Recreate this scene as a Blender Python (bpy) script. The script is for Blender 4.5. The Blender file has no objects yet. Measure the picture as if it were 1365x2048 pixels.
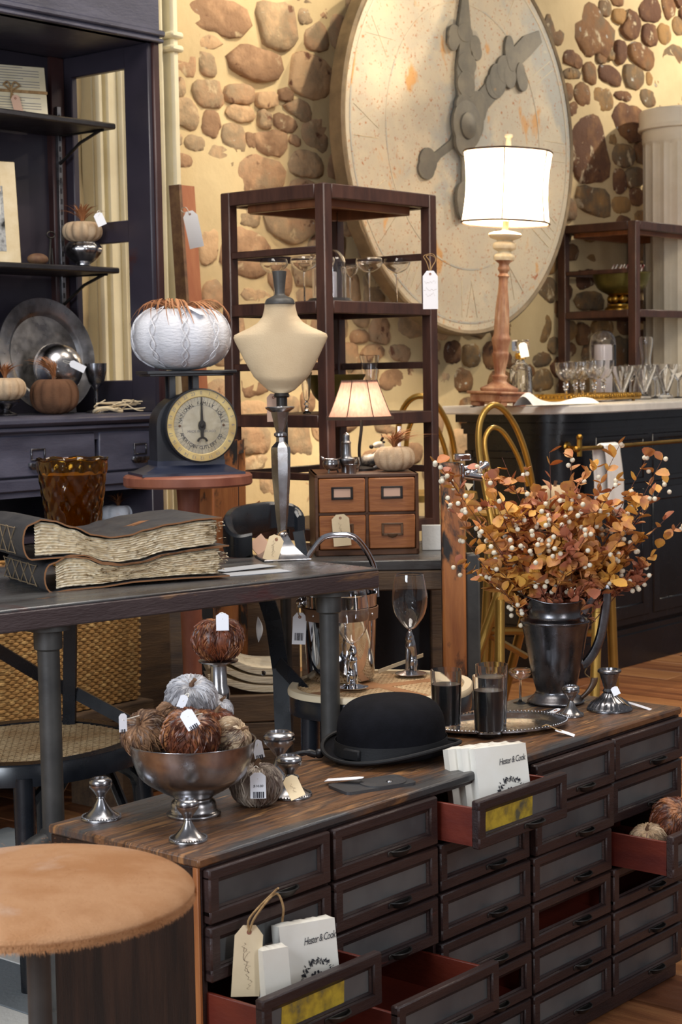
import bpy, bmesh, math, random
from mathutils import Vector, Matrix, Euler
random.seed(7)
PI=math.pi
scn=bpy.context.scene
col=scn.collection
# ---------------------------------------------------------------- camera
F=3478.0; TILT=math.radians(4.448); ROLL=math.radians(-0.963); CH=1.5
cd=bpy.data.cameras.new('camera'); cam=bpy.data.objects.new('camera',cd); col.objects.link(cam)
cd.sensor_fit='VERTICAL'; cd.sensor_height=36; cd.sensor_width=24; cd.lens=F/2048*36
cd.clip_start=.05; cd.clip_end=60
cam.matrix_world=Matrix.Translation((0,0,CH))@Matrix.Rotation(PI/2-TILT,4,'X')@Matrix.Rotation(ROLL,4,'Z')
cd.dof.use_dof=True; cd.dof.focus_distance=3.9; cd.dof.aperture_fstop=11
scn.camera=cam
# ---------------------------------------------------------------- light
w=bpy.data.worlds.new('room_air'); scn.world=w; w.use_nodes=True
w.node_tree.nodes['Background'].inputs[0].default_value=(.92,.93,1,1)
w.node_tree.nodes['Background'].inputs[1].default_value=.20
scn.view_settings.view_transform='Standard'; scn.view_settings.look='None'
scn.view_settings.gamma=1; scn.view_settings.exposure=0.30
scn.view_settings.use_curve_mapping=False
ANG=math.radians(50.2)
EV=Vector((math.cos(ANG),math.sin(ANG),0)); MV=Vector((-math.sin(ANG),math.cos(ANG),0))
def W(s,q,z=0): return EV*s+MV*q+Vector((0,0,z))
def lamp(name,kind,loc,energy,color,target=None,**k):
    l=bpy.data.lights.new(name,kind); l.energy=energy; l.color=color
    for a,b in k.items(): setattr(l,a,b)
    o=bpy.data.objects.new(name,l); col.objects.link(o); o.location=loc
    if target is not None: o.rotation_euler=(Vector(target)-Vector(loc)).to_track_quat('-Z','Y').to_euler()
    return o
WARM=(1,.85,.64); COOL=(.82,.90,1)
CLOCKPOOL=W(7.05,5.58,3.98)
# ceiling down lights on the stone wall and the clock
lamp('ceiling_spot','SPOT',W(8.3,3.7,5.7),300,WARM,CLOCKPOOL,spot_size=math.radians(30),spot_blend=.04,shadow_soft_size=.03)
lamp('ceiling_spot','SPOT',W(9.3,3.2,4.6),185,WARM,W(6.6,5.9,2.4),spot_size=math.radians(70),spot_blend=.6,shadow_soft_size=.05)
lamp('ceiling_spot','SPOT',W(11.4,3.9,4.6),320,(1,.87,.70),W(10.3,5.9,2.6),spot_size=math.radians(84),spot_blend=.5,shadow_soft_size=.06)
lamp('ceiling_spot','SPOT',W(6.9,4.3,4.6),120,WARM,W(6.0,5.9,2.9),spot_size=math.radians(74),spot_blend=.6,shadow_soft_size=.05)
lamp('ceiling_spot','SPOT',W(8.6,3.2,4.4),110,WARM,W(8.3,4.9,1.2),spot_size=math.radians(60),spot_blend=.4,shadow_soft_size=.05)
lamp('ceiling_spot','SPOT',W(5.2,2.6,4.4),90,WARM,W(5.0,4.3,1.0),spot_size=math.radians(70),spot_blend=.5,shadow_soft_size=.06)
# shop window daylight from behind and left of the camera, a soft ceiling panel over the floor, and two added tall strips for reflections
lamp('window_and_added_strip','AREA',(-2.6,-.6,2.7),120,COOL,(0,4,.8),shape='RECTANGLE',size=2.2,size_y=1.8)
lamp('ceiling_panel_light','AREA',(-.1,4.1,4.1),80,(1,.93,.85),(0,4.3,0),shape='RECTANGLE',size=1.8,size_y=1.8)
lamp('window_and_added_strip','AREA',(-1.9,1.2,1.9),26,COOL,(.2,3.8,.8),shape='RECTANGLE',size=.35,size_y=1.9)  # tall strip, added to put bright bands into the silver and pewter
lamp('window_and_added_strip','AREA',(2.4,.8,2.0),30,(.95,.96,1),(.2,3.9,.8),shape='RECTANGLE',size=.4,size_y=1.9)  # matching strip on the right, also added for the metal reflections
lamp('ceiling_panel_light','AREA',(2.6,5.9,4.2),60,(1,.86,.7),(2.2,6.6,0),shape='RECTANGLE',size=1.5,size_y=1.5)
# ---------------------------------------------------------------- pixel -> world
_ct,_st=math.cos(TILT),math.sin(TILT); _cr,_sr=math.cos(ROLL),math.sin(ROLL)
def ray(px,py):
    u,v=px-682.5,py-1024
    x=_cr*u+_sr*v; y=-_sr*u+_cr*v
    return Vector((x,F*_ct-y*_st,-F*_st-y*_ct))/F
def at(px,py,Y):
    r=ray(px,py); return Vector((0,0,CH))+r*(Y/r.y)
def onz(px,py,z):
    r=ray(px,py); return Vector((0,0,CH))+r*((z-CH)/r.z)
def onq(px,py,q):
    r=ray(px,py); return Vector((0,0,CH))+r*(q/(r@MV))
def up(px,Y,z):
    py=753
    for i in range(6):
        p=at(px,py,Y); py+=(p.z-z)*F/Y
    return at(px,py,Y)
def mp(px,Y): return px*Y/F
# ---------------------------------------------------------------- object helpers
def tag(o,label=None,cat=None,group=None,kind=None):
    if label: o['label']=label
    if cat: o['category']=cat
    if group: o['group']=group
    if kind: o['kind']=kind
    return o
def thing(name,loc=(0,0,0),rz=0,label=None,cat=None,group=None,scale=1):
    o=bpy.data.objects.new(name,None); col.objects.link(o); o.empty_display_size=.05
    o.location=loc; o.rotation_euler=(0,0,rz); o.scale=(scale,)*3
    return tag(o,label,cat,group)
def T(x=0,y=0,z=0): return Matrix.Translation((x,y,z))
def R(a,ax='Z'): return Matrix.Rotation(a,4,ax)
def S(x,y=None,z=None):
    if y is None: y=z=x
    return Matrix.Diagonal((x,y,z,1))
def TV(v): return Matrix.Translation(v)
class MB:
    def __init__(s): s.v=[];s.f=[];s.mi=[];s.cur=0
    def add(s,vs,fs,M=None):
        n=len(s.v)
        if M is None: s.v+= [tuple(p) for p in vs]
        else: s.v+=[tuple(M@Vector(p)) for p in vs]
        s.f+=[tuple(i+n for i in f) for f in fs]; s.mi+=[s.cur]*len(fs)
        return s
    def box(s,x0,x1,y0,y1,z0,z1,b=0,M=None):
        if x0>x1:x0,x1=x1,x0
        if y0>y1:y0,y1=y1,y0
        if z0>z1:z0,z1=z1,z0
        b=min(b,(x1-x0)*.45,(y1-y0)*.45,(z1-z0)*.45)
        if b<=0:
            vs=[(x,y,z) for z in(z0,z1) for y in(y0,y1) for x in(x0,x1)]
            return s.add(vs,[(0,2,3,1),(4,5,7,6),(0,1,5,4),(2,6,7,3),(0,4,6,2),(1,3,7,5)],M)
        vs=[];idx={}
        X=(x0,x1);Y=(y0,y1);Z=(z0,z1);sg=(1,-1)
        for i in(0,1):
            for j in(0,1):
                for k in(0,1):
                    for a in range(3):
                        p=[X[i]+sg[i]*b,Y[j]+sg[j]*b,Z[k]+sg[k]*b]
                        p[a]=(X,Y,Z)[a][(i,j,k)[a]]
                        idx[(i,j,k,a)]=len(vs);vs.append(tuple(p))
        fs=[]
        for a in range(3):
            o=[t for t in range(3) if t!=a]
            for e in(0,1):
                q=[]
                for (u,v) in((0,0),(1,0),(1,1),(0,1)):
                    c=[0,0,0];c[a]=e;c[o[0]]=u;c[o[1]]=v;q.append(idx[(*c,a)])
                fs.append(tuple(q))
            for (u,v) in((0,0),(1,0),(1,1),(0,1)):
                c=[0,0,0];c[o[0]]=u;c[o[1]]=v
                c0=list(c);c1=list(c);c0[a]=0;c1[a]=1
                fs.append((idx[(*c0,o[0])],idx[(*c1,o[0])],idx[(*c1,o[1])],idx[(*c0,o[1])]))
        for i in(0,1):
            for j in(0,1):
                for k in(0,1): fs.append(tuple(idx[(i,j,k,a)] for a in range(3)))
        return s.add(vs,fs,M)
    def lathe(s,prof,n=32,M=None,fn=None,cap=True,a0=0,a1=2*PI):
        full=abs(a1-a0-2*PI)<1e-6; m=n if full else n+1
        vs=[]
        for (r,z) in prof:
            for i in range(m):
                t=a0+(a1-a0)*i/n; k=fn(t,r,z) if fn else 1
                vs.append((r*k*math.cos(t),r*k*math.sin(t),z))
        fs=[]
        for j in range(len(prof)-1):
            for i in range(n):
                i2=(i+1)%m if full else i+1
                fs.append((j*m+i,j*m+i2,(j+1)*m+i2,(j+1)*m+i))
        if cap and full:
            if prof[0][0]>1e-5: fs.append(tuple(range(m))[::-1])
            if prof[-1][0]>1e-5: fs.append(tuple((len(prof)-1)*m+i for i in range(m)))
        return s.add(vs,fs,M)
    def tube(s,pts,r,n=8,closed=False,cap=True,M=None,flat=1.0,upv=None):
        pts=[Vector(p) for p in pts];L=len(pts)
        rs=r if isinstance(r,(list,tuple)) else [r]*L
        vs=[];prev=None
        for i,p in enumerate(pts):
            if closed: t=pts[(i+1)%L]-pts[i-1]
            else: t=pts[min(i+1,L-1)]-pts[max(i-1,0)]
            if t.length<1e-9: t=Vector((0,0,1))
            t.normalize()
            if prev is None:
                a=upv if upv is not None else (Vector((0,0,1)) if abs(t.z)<.9 else Vector((1,0,0)))
                u=t.cross(Vector(a)).normalized()
            else:
                u=prev-t*prev.dot(t)
                u=u.normalized() if u.length>1e-6 else t.orthogonal().normalized()
            prev=u; v=t.cross(u)
            for k in range(n):
                a=2*PI*k/n; vs.append(tuple(p+(u*math.cos(a)+v*math.sin(a)*flat)*rs[i]))
        fs=[]
        for i in range(L if closed else L-1):
            j=(i+1)%L
            for k in range(n):
                k2=(k+1)%n; fs.append((i*n+k,i*n+k2,j*n+k2,j*n+k))
        if cap and not closed:
            fs.append(tuple(range(n))[::-1]); fs.append(tuple((L-1)*n+k for k in range(n)))
        return s.add(vs,fs,M)
    def ball(s,c,r,n=10,m=6,M=None):
        rr=r if isinstance(r,(list,tuple)) else (r,r,r)
        vs=[(c[0],c[1],c[2]-rr[2])]
        for j in range(1,m):
            ph=-PI/2+PI*j/m
            for i in range(n):
                t=2*PI*i/n; vs.append((c[0]+rr[0]*math.cos(ph)*math.cos(t),c[1]+rr[1]*math.cos(ph)*math.sin(t),c[2]+rr[2]*math.sin(ph)))
        vs.append((c[0],c[1],c[2]+rr[2])); fs=[]
        for i in range(n): fs.append((0,1+(i+1)%n,1+i))
        for j in range(m-2):
            for i in range(n):
                a=1+j*n;fs.append((a+i,a+(i+1)%n,a+n+(i+1)%n,a+n+i))
        a=1+(m-2)*n
        for i in range(n): fs.append((a+i,a+(i+1)%n,len(vs)-1))
        return s.add(vs,fs,M)
    def prism(s,poly,z0,z1,M=None,inset=0):
        n=len(poly); vs=[(x,y,z0) for x,y in poly]+[(x,y,z1) for x,y in poly]
        fs=[tuple(range(n))[::-1],tuple(range(n,2*n))]+[(i,(i+1)%n,n+(i+1)%n,n+i) for i in range(n)]
        return s.add(vs,fs,M)
    def grid(s,fn,nu,nv,M=None,closeu=False):
        vs=[fn(i/(nu-(0 if closeu else 1)) if nu>1 else 0,j/(nv-1)) for j in range(nv) for i in range(nu)]
        fs=[]
        for j in range(nv-1):
            for i in range(nu if closeu else nu-1):
                i2=(i+1)%nu; fs.append((j*nu+i,j*nu+i2,(j+1)*nu+i2,(j+1)*nu+i))
        return s.add(vs,fs,M)
def mesh_of(mb,mats,smooth=True,ang=38):
    me=bpy.data.meshes.new('m'); me.from_pydata(mb.v,[],mb.f)
    for m_ in (mats if isinstance(mats,(list,tuple)) else [mats]): me.materials.append(m_)
    if any(mb.mi): me.polygons.foreach_set('material_index',mb.mi)
    bm=bmesh.new(); bm.from_mesh(me); bmesh.ops.recalc_face_normals(bm,faces=bm.faces); bm.to_mesh(me); bm.free()
    if smooth:
        me.shade_smooth(); me.set_sharp_from_angle(angle=math.radians(ang))
    me.update(); return me
def part(name,mb,mats,parent=None,smooth=True,ang=38,label=None,kind=None):
    me=mb if isinstance(mb,bpy.types.Mesh) else mesh_of(mb,mats,smooth,ang)
    me.name=name
    o=bpy.data.objects.new(name,me); col.objects.link(o)
    if parent is not None: o.parent=parent
    return tag(o,label,kind=kind)
def solo(name,mb,mats,label,cat,group=None,loc=(0,0,0),rz=0,smooth=True,ang=38,kind=None):
    o=part(name,mb,mats,None,smooth,ang); o.location=loc; o.rotation_euler=(0,0,rz)
    return tag(o,label,cat,group,kind)
def struct(name,mb,mats,smooth=False,label=None):
    o=part(name,mb,mats,None,smooth); o['kind']='structure'
    if label:o['label']=label
    return o
CH_={}
def dup(o,parent=None,loc=None,rz=None,label=None,scale=None):
    c=o.copy(); col.objects.link(c); c.parent=parent
    for ch in [x for x in bpy.data.objects if x.parent==o]: dup(ch,c)
    if loc is not None: c.location=loc
    if rz is not None: c.rotation_euler=(0,0,rz)
    if label: c['label']=label
    if scale: c.scale=(scale,)*3
    return c
def smoothpath(P,k=6,closed=False):
    P=[Vector(p) for p in P];n=len(P);out=[]
    rng=range(n if closed else n-1)
    for i in rng:
        p1=P[i];p2=P[(i+1)%n]
        p0=P[i-1] if (closed or i>0) else p1*2-p2
        p3=P[(i+2)%n] if (closed or i+2<n) else p2*2-p1
        for t in range(k):
            t/=k;out.append(.5*((2*p1)+(p2-p0)*t+(2*p0-5*p1+4*p2-p3)*t*t+(3*p1-p0-3*p2+p3)*t**3))
    if not closed: out.append(P[-1])
    return out
def sprof(P,k=5): # smooth lathe profile
    return [(max(v.x,0),v.y) for v in smoothpath([(a,b,0) for a,b in P],k)]
# ---------------------------------------------------------------- materials
def c4(c): return (c[0],c[1],c[2],1)
def srgb(r,g,b):
    f=lambda x:(x/255/12.92) if x/255<=.04045 else ((x/255+.055)/1.055)**2.4
    return (f(r),f(g),f(b))
def pm(name,base,rough=.5,metal=0,var=None,vs=6,st=(1,1,1),detail=6,ramp=(.35,.65),bump=0,bs=40,bst=None,wear=None,inst=False,dist=0,rvar=0,**k):
    m=bpy.data.materials.new(name); m.use_nodes=True; nt=m.node_tree; N=nt.nodes; L=nt.links
    b=N['Principled BSDF']; b.inputs['Base Color'].default_value=c4(base); b.inputs['Roughness'].default_value=rough; b.inputs['Metallic'].default_value=metal
    for a,vv in k.items(): b.inputs[a.replace('_',' ')].default_value=vv
    tc=N.new('ShaderNodeTexCoord'); oi=N.new('ShaderNodeObjectInfo'); ad=N.new('ShaderNodeVectorMath'); ad.operation='MULTIPLY_ADD'
    # offset by instance
    cx=N.new('ShaderNodeCombineXYZ')
    for i in range(3): L.new(oi.outputs['Random'],cx.inputs[i])
    ad.inputs[1].default_value=(9,9,9)
    L.new(cx.outputs[0],ad.inputs[0]); L.new(tc.outputs['Object'],ad.inputs[2])
    V=ad.outputs[0]
    def noise(scale,stv=(1,1,1),det=6,off=0,dst=0):
        mp_=N.new('ShaderNodeMapping'); mp_.inputs['Scale'].default_value=stv; mp_.inputs['Location'].default_value=(off,off*.7,off*.3)
        L.new(V,mp_.inputs[0]); nn=N.new('ShaderNodeTexNoise'); nn.inputs['Scale'].default_value=scale; nn.inputs['Detail'].default_value=det; nn.inputs['Distortion'].default_value=dst
        nn.inputs['Roughness'].default_value=.6
        L.new(mp_.outputs[0],nn.inputs[0]); return nn.outputs['Fac']
    colr=None
    if var:
        cols=[base]+(list(var) if isinstance(var[0],(tuple,list)) else [var])
        r=N.new('ShaderNodeValToRGB'); el=r.color_ramp.elements
        el[0].position=ramp[0]; el[0].color=c4(cols[0]); el[1].position=ramp[1]; el[1].color=c4(cols[-1])
        for i in range(1,len(cols)-1):
            e_=el.new(ramp[0]+(ramp[1]-ramp[0])*i/(len(cols)-1)); e_.color=c4(cols[i])
        nf=noise(vs,st,detail,0,dist)
        if inst:
            a_=N.new('ShaderNodeMath');a_.operation='MULTIPLY_ADD';L.new(oi.outputs['Random'],a_.inputs[0]);a_.inputs[1].default_value=inst if not isinstance(inst,bool) else .5
            s_=N.new('ShaderNodeMath');s_.operation='SUBTRACT';L.new(nf,s_.inputs[0]);s_.inputs[1].default_value=a_.inputs[1].default_value*.5
            L.new(s_.outputs[0],a_.inputs[2]); nf=a_.outputs[0]
        L.new(nf,r.inputs[0]); colr=r.outputs[0]
    if wear:
        for wi,(wc,th,ws,wst) in enumerate(wear if isinstance(wear,list) else [wear]):
            nf=noise(ws,wst,8,13.7+7*wi,.3); r=N.new('ShaderNodeValToRGB'); el=r.color_ramp.elements
            el[0].position=th; el[0].color=(0,0,0,1); el[1].position=th+.06; el[1].color=(1,1,1,1); L.new(nf,r.inputs[0])
            mx=N.new('ShaderNodeMixRGB'); L.new(r.outputs[0],mx.inputs[0])
            if colr is None: mx.inputs[1].default_value=c4(base)
            else: L.new(colr,mx.inputs[1])
            mx.inputs[2].default_value=c4(wc); colr=mx.outputs[0]
    if colr is not None: L.new(colr,b.inputs['Base Color'])
    if rvar:
        nf=noise(vs*2.3,st,5,31); a_=N.new('ShaderNodeMapRange'); a_.inputs[1].default_value=.3;a_.inputs[2].default_value=.7
        a_.inputs[3].default_value=max(rough-rvar,0.02);a_.inputs[4].default_value=rough+rvar; L.new(nf,a_.inputs[0]);L.new(a_.outputs[0],b.inputs['Roughness'])
    if bump:
        nf=noise(bs,bst or st,6,5); bp=N.new('ShaderNodeBump'); bp.inputs['Strength'].default_value=min(bump,1); bp.inputs['Distance'].default_value=.004*max(1,bump)
        L.new(nf,bp.inputs['Height']); L.new(bp.outputs[0],b.inputs['Normal'])
    return m
def wavebump(m,scale,st=(1,1,1),kind='BANDS',dirn='X',strength=.6,dist=.002,distort=0):
    nt=m.node_tree;N=nt.nodes;L=nt.links;b=N['Principled BSDF'];tc=N.new('ShaderNodeTexCoord')
    mp_=N.new('ShaderNodeMapping');mp_.inputs['Scale'].default_value=st;L.new(tc.outputs['Object'],mp_.inputs[0])
    wv=N.new('ShaderNodeTexWave');wv.wave_type=kind;wv.bands_direction=dirn;wv.inputs['Scale'].default_value=scale;wv.inputs['Distortion'].default_value=distort
    L.new(mp_.outputs[0],wv.inputs[0]);bp=N.new('ShaderNodeBump');bp.inputs['Strength'].default_value=strength;bp.inputs['Distance'].default_value=dist
    L.new(wv.outputs['Fac'],bp.inputs['Height'])
    if b.inputs['Normal'].links: L.new(b.inputs['Normal'].links[0].from_socket,bp.inputs['Normal'])
    L.new(bp.outputs[0],b.inputs['Normal']); return m
def glassmat(name,tint=(1,1,1),rough=0,ior=1.45):
    m=bpy.data.materials.new(name);m.use_nodes=True;b=m.node_tree.nodes['Principled BSDF']
    b.inputs['Base Color'].default_value=c4(tint);b.inputs['Roughness'].default_value=rough;b.inputs['IOR'].default_value=ior
    b.inputs['Transmission Weight'].default_value=1; return m
M={}
M['mortar']=pm('mortar',srgb(220,200,156),.9,var=srgb(198,176,134),vs=1.4,bump=1,bs=11)
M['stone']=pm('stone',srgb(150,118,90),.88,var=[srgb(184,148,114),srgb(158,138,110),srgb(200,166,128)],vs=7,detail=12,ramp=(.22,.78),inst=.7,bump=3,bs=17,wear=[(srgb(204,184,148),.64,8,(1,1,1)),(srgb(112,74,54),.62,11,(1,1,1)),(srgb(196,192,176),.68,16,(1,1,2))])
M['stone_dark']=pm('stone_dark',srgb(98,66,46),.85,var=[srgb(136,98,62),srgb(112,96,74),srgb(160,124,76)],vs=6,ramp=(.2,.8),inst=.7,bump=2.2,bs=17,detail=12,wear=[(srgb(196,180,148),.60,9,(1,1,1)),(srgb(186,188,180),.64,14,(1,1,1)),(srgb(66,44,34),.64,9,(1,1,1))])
M['floorwood']=pm('floor_wood',srgb(96,56,34),.38,var=[srgb(138,88,54),srgb(168,118,74)],vs=3,st=(6,.5,6),ramp=(.3,.75),inst=.45,bump=.5,bs=20,bst=(10,.7,10),rvar=.08)
M['black_wood']=pm('black_painted_wood',srgb(22,21,25),.42,var=srgb(38,36,42),vs=4,bump=.3,bs=60,rvar=.08)
M['hutch_blue']=pm('dark_blue_grey_paint',srgb(56,56,70),.38,var=srgb(82,82,98),vs=3,st=(1,1,3),bump=.25,bs=50,rvar=.1,wear=(srgb(92,58,44),.70,4,(1,1,2)))
M['hutch_dark']=pm('hutch_interior_paint',srgb(40,37,46),.35,var=srgb(56,50,60),vs=2,rvar=.08,wear=(srgb(66,34,30),.66,2,(1,1,1)))
M['hutch_brown']=pm('hutch_inner_wood',srgb(48,26,26),.4,var=srgb(66,40,38),vs=5)
M['bar_black']=pm('bar_black_paint',srgb(12,12,15),.26,var=srgb(20,20,26),vs=4,rvar=.06)
M['cab_dark']=pm('cabinet_frame_wood',srgb(38,26,25),.40,Specular_IOR_Level=.35,var=srgb(58,38,34),vs=7,st=(1,4,4),bump=.4,bs=60,wear=(srgb(104,52,38),.68,7,(.6,2,2)),rvar=.1)
M['cab_front']=pm('drawer_front_wood',srgb(40,28,28),.40,Specular_IOR_Level=.4,var=srgb(60,43,39),vs=6,st=(.6,3,3),bump=.35,bs=70,wear=(srgb(98,46,36),.65,5,(.5,3,3)),inst=.25,rvar=.08)
M['cab_top']=pm('cabinet_top_wood',srgb(56,38,28),.36,var=[srgb(118,80,50),srgb(66,50,42),srgb(150,106,66)],vs=7,st=(.5,5,1),ramp=(.34,.66),bump=.5,bs=40,dist=.8,wear=[(srgb(62,60,60),.49,2.2,(.6,1.6,1)),(srgb(176,130,82),.62,14,(.5,3,1))],rvar=.12)
M['cab_end']=pm('cabinet_end_wood',srgb(24,15,12),.5,Specular_IOR_Level=.25,var=srgb(46,29,21),vs=6,st=(6,6,.5),bump=.5,bs=50)
M['orange_wood']=pm('worn_orange_wood',srgb(176,112,60),.5,var=srgb(138,80,42),vs=5,st=(5,5,.6),wear=(srgb(34,30,28),.50,9,(1,1,.5)),bump=.4,bs=40)
M['red_inside']=pm('red_brown_drawer_side',srgb(112,44,28),.45,var=srgb(84,30,24),vs=4,st=(1,1,3),bump=.2)
M['dust_glass']=pm('dusty_glass',srgb(66,68,70),.36,var=srgb(92,94,94),vs=7,ramp=(.3,.75),inst=.3,rvar=.08,Specular_IOR_Level=.6)
M['iron']=pm('dark_iron',srgb(44,42,42),.45,metal=.7,var=srgb(66,62,58),vs=10)
M['steel_pipe']=pm('grey_steel_pipe',srgb(56,55,54),.5,metal=.3,var=srgb(76,74,71),vs=8,bump=.2)
M['table_top']=pm('dark_tabletop_paint',srgb(54,50,49),.3,var=srgb(84,84,84),vs=4,st=(1,3,3),wear=[(srgb(78,40,34),.60,1.6,(1,1,1)),(srgb(140,104,70),.69,5,(1,3,3))],bump=.3,bs=30,rvar=.08)
M['table_edge']=pm('worn_table_edge',srgb(58,44,44),.42,var=srgb(74,60,60),vs=3,st=(1,1,5),wear=[(srgb(116,86,62),.52,3.2,(1,1,5)),(srgb(74,40,40),.58,1.8,(1,1,3)),(srgb(190,180,165),.72,13,(1,1,2))],bump=.5,bs=40)
M['walnut']=pm('dark_walnut',srgb(52,30,24),.4,var=srgb(76,47,36),vs=6,st=(4,4,.8),bump=.15,bs=60,rvar=.06)
M['walnut2']=pm('shelf_walnut',srgb(110,64,36),.4,var=srgb(140,86,50),vs=4,st=(1,6,1))
M['oak']=pm('golden_oak',srgb(128,74,38),.42,var=srgb(156,98,54),vs=9,st=(.6,1,5),bump=.25,bs=60,dist=1.5)
M['oak_dark']=pm('oak_case',srgb(70,42,26),.45,var=srgb(96,62,38),vs=8,st=(1,1,4))
M['silver']=pm('tarnished_silver',srgb(178,178,182),.24,metal=1,var=srgb(128,122,118),vs=14,ramp=(.4,.7),rvar=.06)
M['pewter']=pm('dark_pewter',srgb(134,134,138),.27,metal=1,var=srgb(92,90,92),vs=8,rvar=.08,bump=.1,bs=30)
M['chrome']=pm('polished_chrome',srgb(210,210,214),.06,metal=1)
M['pewterbright']=pm('worn_pewter_plate',srgb(160,160,164),.34,metal=1,var=srgb(110,108,108),vs=9,rvar=.1)
M['brass']=pm('brushed_brass',srgb(176,138,62),.32,metal=1,var=srgb(150,114,48),vs=6,rvar=.05)
M['gold_paint']=pm('gold_painted_tube',srgb(186,150,78),.34,metal=.75,var=srgb(160,126,62),vs=5)
M['green_bowl']=pm('olive_metal_bowl',srgb(112,104,50),.4,metal=.7,var=srgb(88,82,40),vs=8)
M['marble']=pm('white_marble',srgb(226,222,214),.2,var=srgb(198,194,188),vs=3,ramp=(.45,.75),dist=1.2)
M['cream_paint']=pm('cream_trim_paint',srgb(234,226,196),.5,var=srgb(218,208,176),vs=3,bump=.15)
M['radiator']=pm('chipped_cream_column',srgb(242,232,210),.5,var=srgb(226,214,188),vs=3,wear=(srgb(84,70,52),.74,16,(1,1,.6)),bump=.2)
M['clock']=None
M['hand']=pm('clock_hand_metal',srgb(84,82,76),.6,metal=.3,var=srgb(112,106,94),vs=6,bump=.4,bs=20,wear=(srgb(150,116,70),.7,9,(1,1,1)))
M['clock_edge']=pm('clock_rim_metal',srgb(92,80,62),.6,metal=.3,var=srgb(130,112,86),vs=6)
M['felt']=pm('black_wool_felt',srgb(14,14,18),.85,var=srgb(19,19,24),vs=30,bump=.25,bs=220,Specular_IOR_Level=.12)
M['ribbon']=pm('grosgrain_ribbon',srgb(26,26,28),.6,Specular_IOR_Level=.3,bump=.2,bs=150,st=(1,1,6))
M['hide']=pm('tan_cowhide',srgb(166,116,76),.75,var=[srgb(188,140,100),srgb(172,120,78)],vs=6,detail=12,bump=.9,bs=230,bst=(1,2.5,1),Specular_IOR_Level=.2,wear=(srgb(190,152,124),.54,3,(1,1,1)))
M['leather']=pm('dark_waxed_leather',srgb(50,50,53),.45,var=srgb(66,64,64),vs=7,bump=.35,bs=35,wear=(srgb(88,82,76),.70,8,(1,1,1)),rvar=.08)
M['leather_edge']=pm('raw_leather_edge',srgb(132,88,52),.6)
M['pages']=pm('deckle_pages',srgb(232,212,174),.9,var=[srgb(246,232,204),srgb(198,168,124)],vs=26,st=(.35,1,6),ramp=(.3,.72),bump=2,bs=38,bst=(.4,1,7))
M['page_torn']=pm('torn_page_paper',srgb(232,218,190),.9,var=srgb(204,182,146),vs=20)
M['amber']=glassmat('amber_glass',(.62,.36,.05),.04)
M['glass']=glassmat('clear_glass')
M['wine']=pm('black_candle_wax',srgb(8,8,12),.35)
M['linen']=pm('cream_linen',srgb(206,184,150),.85,var=srgb(196,172,138),vs=8,bump=.3,bs=260)
M['white_knit']=pm('white_plaster_knit',srgb(222,222,226),.7,var=srgb(208,208,214),vs=6,bump=.9,bs=46,bst=(1,1,3))
M['cream_knit']=wavebump(pm('cream_knit_wool',srgb(206,180,148),.9,var=srgb(180,150,118),vs=14,bump=.4,bs=120),95,dirn='Z',strength=.7,dist=.002,distort=2)
M['brown_knit']=wavebump(pm('brown_knit_wool',srgb(122,84,58),.9,var=srgb(98,66,44),vs=10,bump=.4,bs=120),90,dirn='Z',strength=.7,dist=.002,distort=2)
M['stem_brown']=pm('dry_stem',srgb(84,54,40),.7,var=srgb(120,90,60),vs=20,bump=.5,bs=50)
M['feather_rust']=pm('rust_feather',srgb(58,26,18),.42,var=[srgb(122,64,36),srgb(66,34,24),srgb(158,100,58),srgb(88,78,72)],vs=22,st=(1,1,.6),ramp=(.28,.74),bump=.4,bs=60)
M['feather_brown']=pm('brown_feather',srgb(72,46,32),.45,var=[srgb(150,112,80),srgb(60,38,28),srgb(176,146,116)],vs=18,st=(1,1,.6),ramp=(.25,.75),bump=.4,bs=60)
M['feather_grey']=pm('grey_feather',srgb(150,150,156),.6,var=[srgb(192,190,192),srgb(112,110,114),srgb(206,204,204)],vs=14,st=(1,1,.6),ramp=(.25,.75),bump=.3,bs=60)
M['feather_cream']=pm('cream_brown_feather',srgb(222,208,184),.6,var=[srgb(196,170,136),srgb(98,66,48),srgb(226,214,194)],vs=11,st=(1,1,.5),ramp=(.3,.75),bump=.3,bs=60)
M['feather_pheasant']=pm('natural_feather_mix',srgb(156,142,126),.6,var=[srgb(84,64,54),srgb(172,158,142),srgb(60,38,32)],vs=13,st=(1,1,.3),ramp=(.3,.7),bump=.3,bs=60)
M['hackle']=pm('ginger_hackle',srgb(184,128,84),.6,var=srgb(140,88,54),vs=10)
M['paper']=pm('white_tag_card',srgb(236,236,240),.7)
M['manila']=pm('manila_tag_card',srgb(226,206,170),.75,var=srgb(216,194,156),vs=12)
M['pink_card']=pm('faded_pink_card',srgb(196,160,138),.8)
M['eyelet']=pm('brown_eyelet',srgb(142,92,72),.7)
M['string']=pm('white_string',srgb(226,222,210),.8)
M['twine']=pm('jute_twine',srgb(168,136,92),.9,var=srgb(136,104,66),vs=60,st=(1,1,1),bump=.6,bs=200)
M['ink']=pm('black_ink',srgb(44,44,52),.8)
M['ink_soft']=pm('faded_ink',srgb(120,116,118),.8)
M['pencil']=pm('pencil_grey',srgb(130,110,92),.8)
M['yellow_print']=pm('yellow_print',srgb(196,168,50),.6,var=[srgb(160,136,44),srgb(92,88,66)],vs=22,ramp=(.42,.66))
M['napkin']=pm('napkin_paper',srgb(232,228,218),.45,var=srgb(222,214,198),vs=5,Coat_Weight=.5,Coat_Roughness=.12)
M['wicker']=pm('seagrass',srgb(186,140,80),.85,var=[srgb(150,108,56),srgb(206,166,104)],vs=24,st=(1,1,2),bump=1,bs=60)
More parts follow.
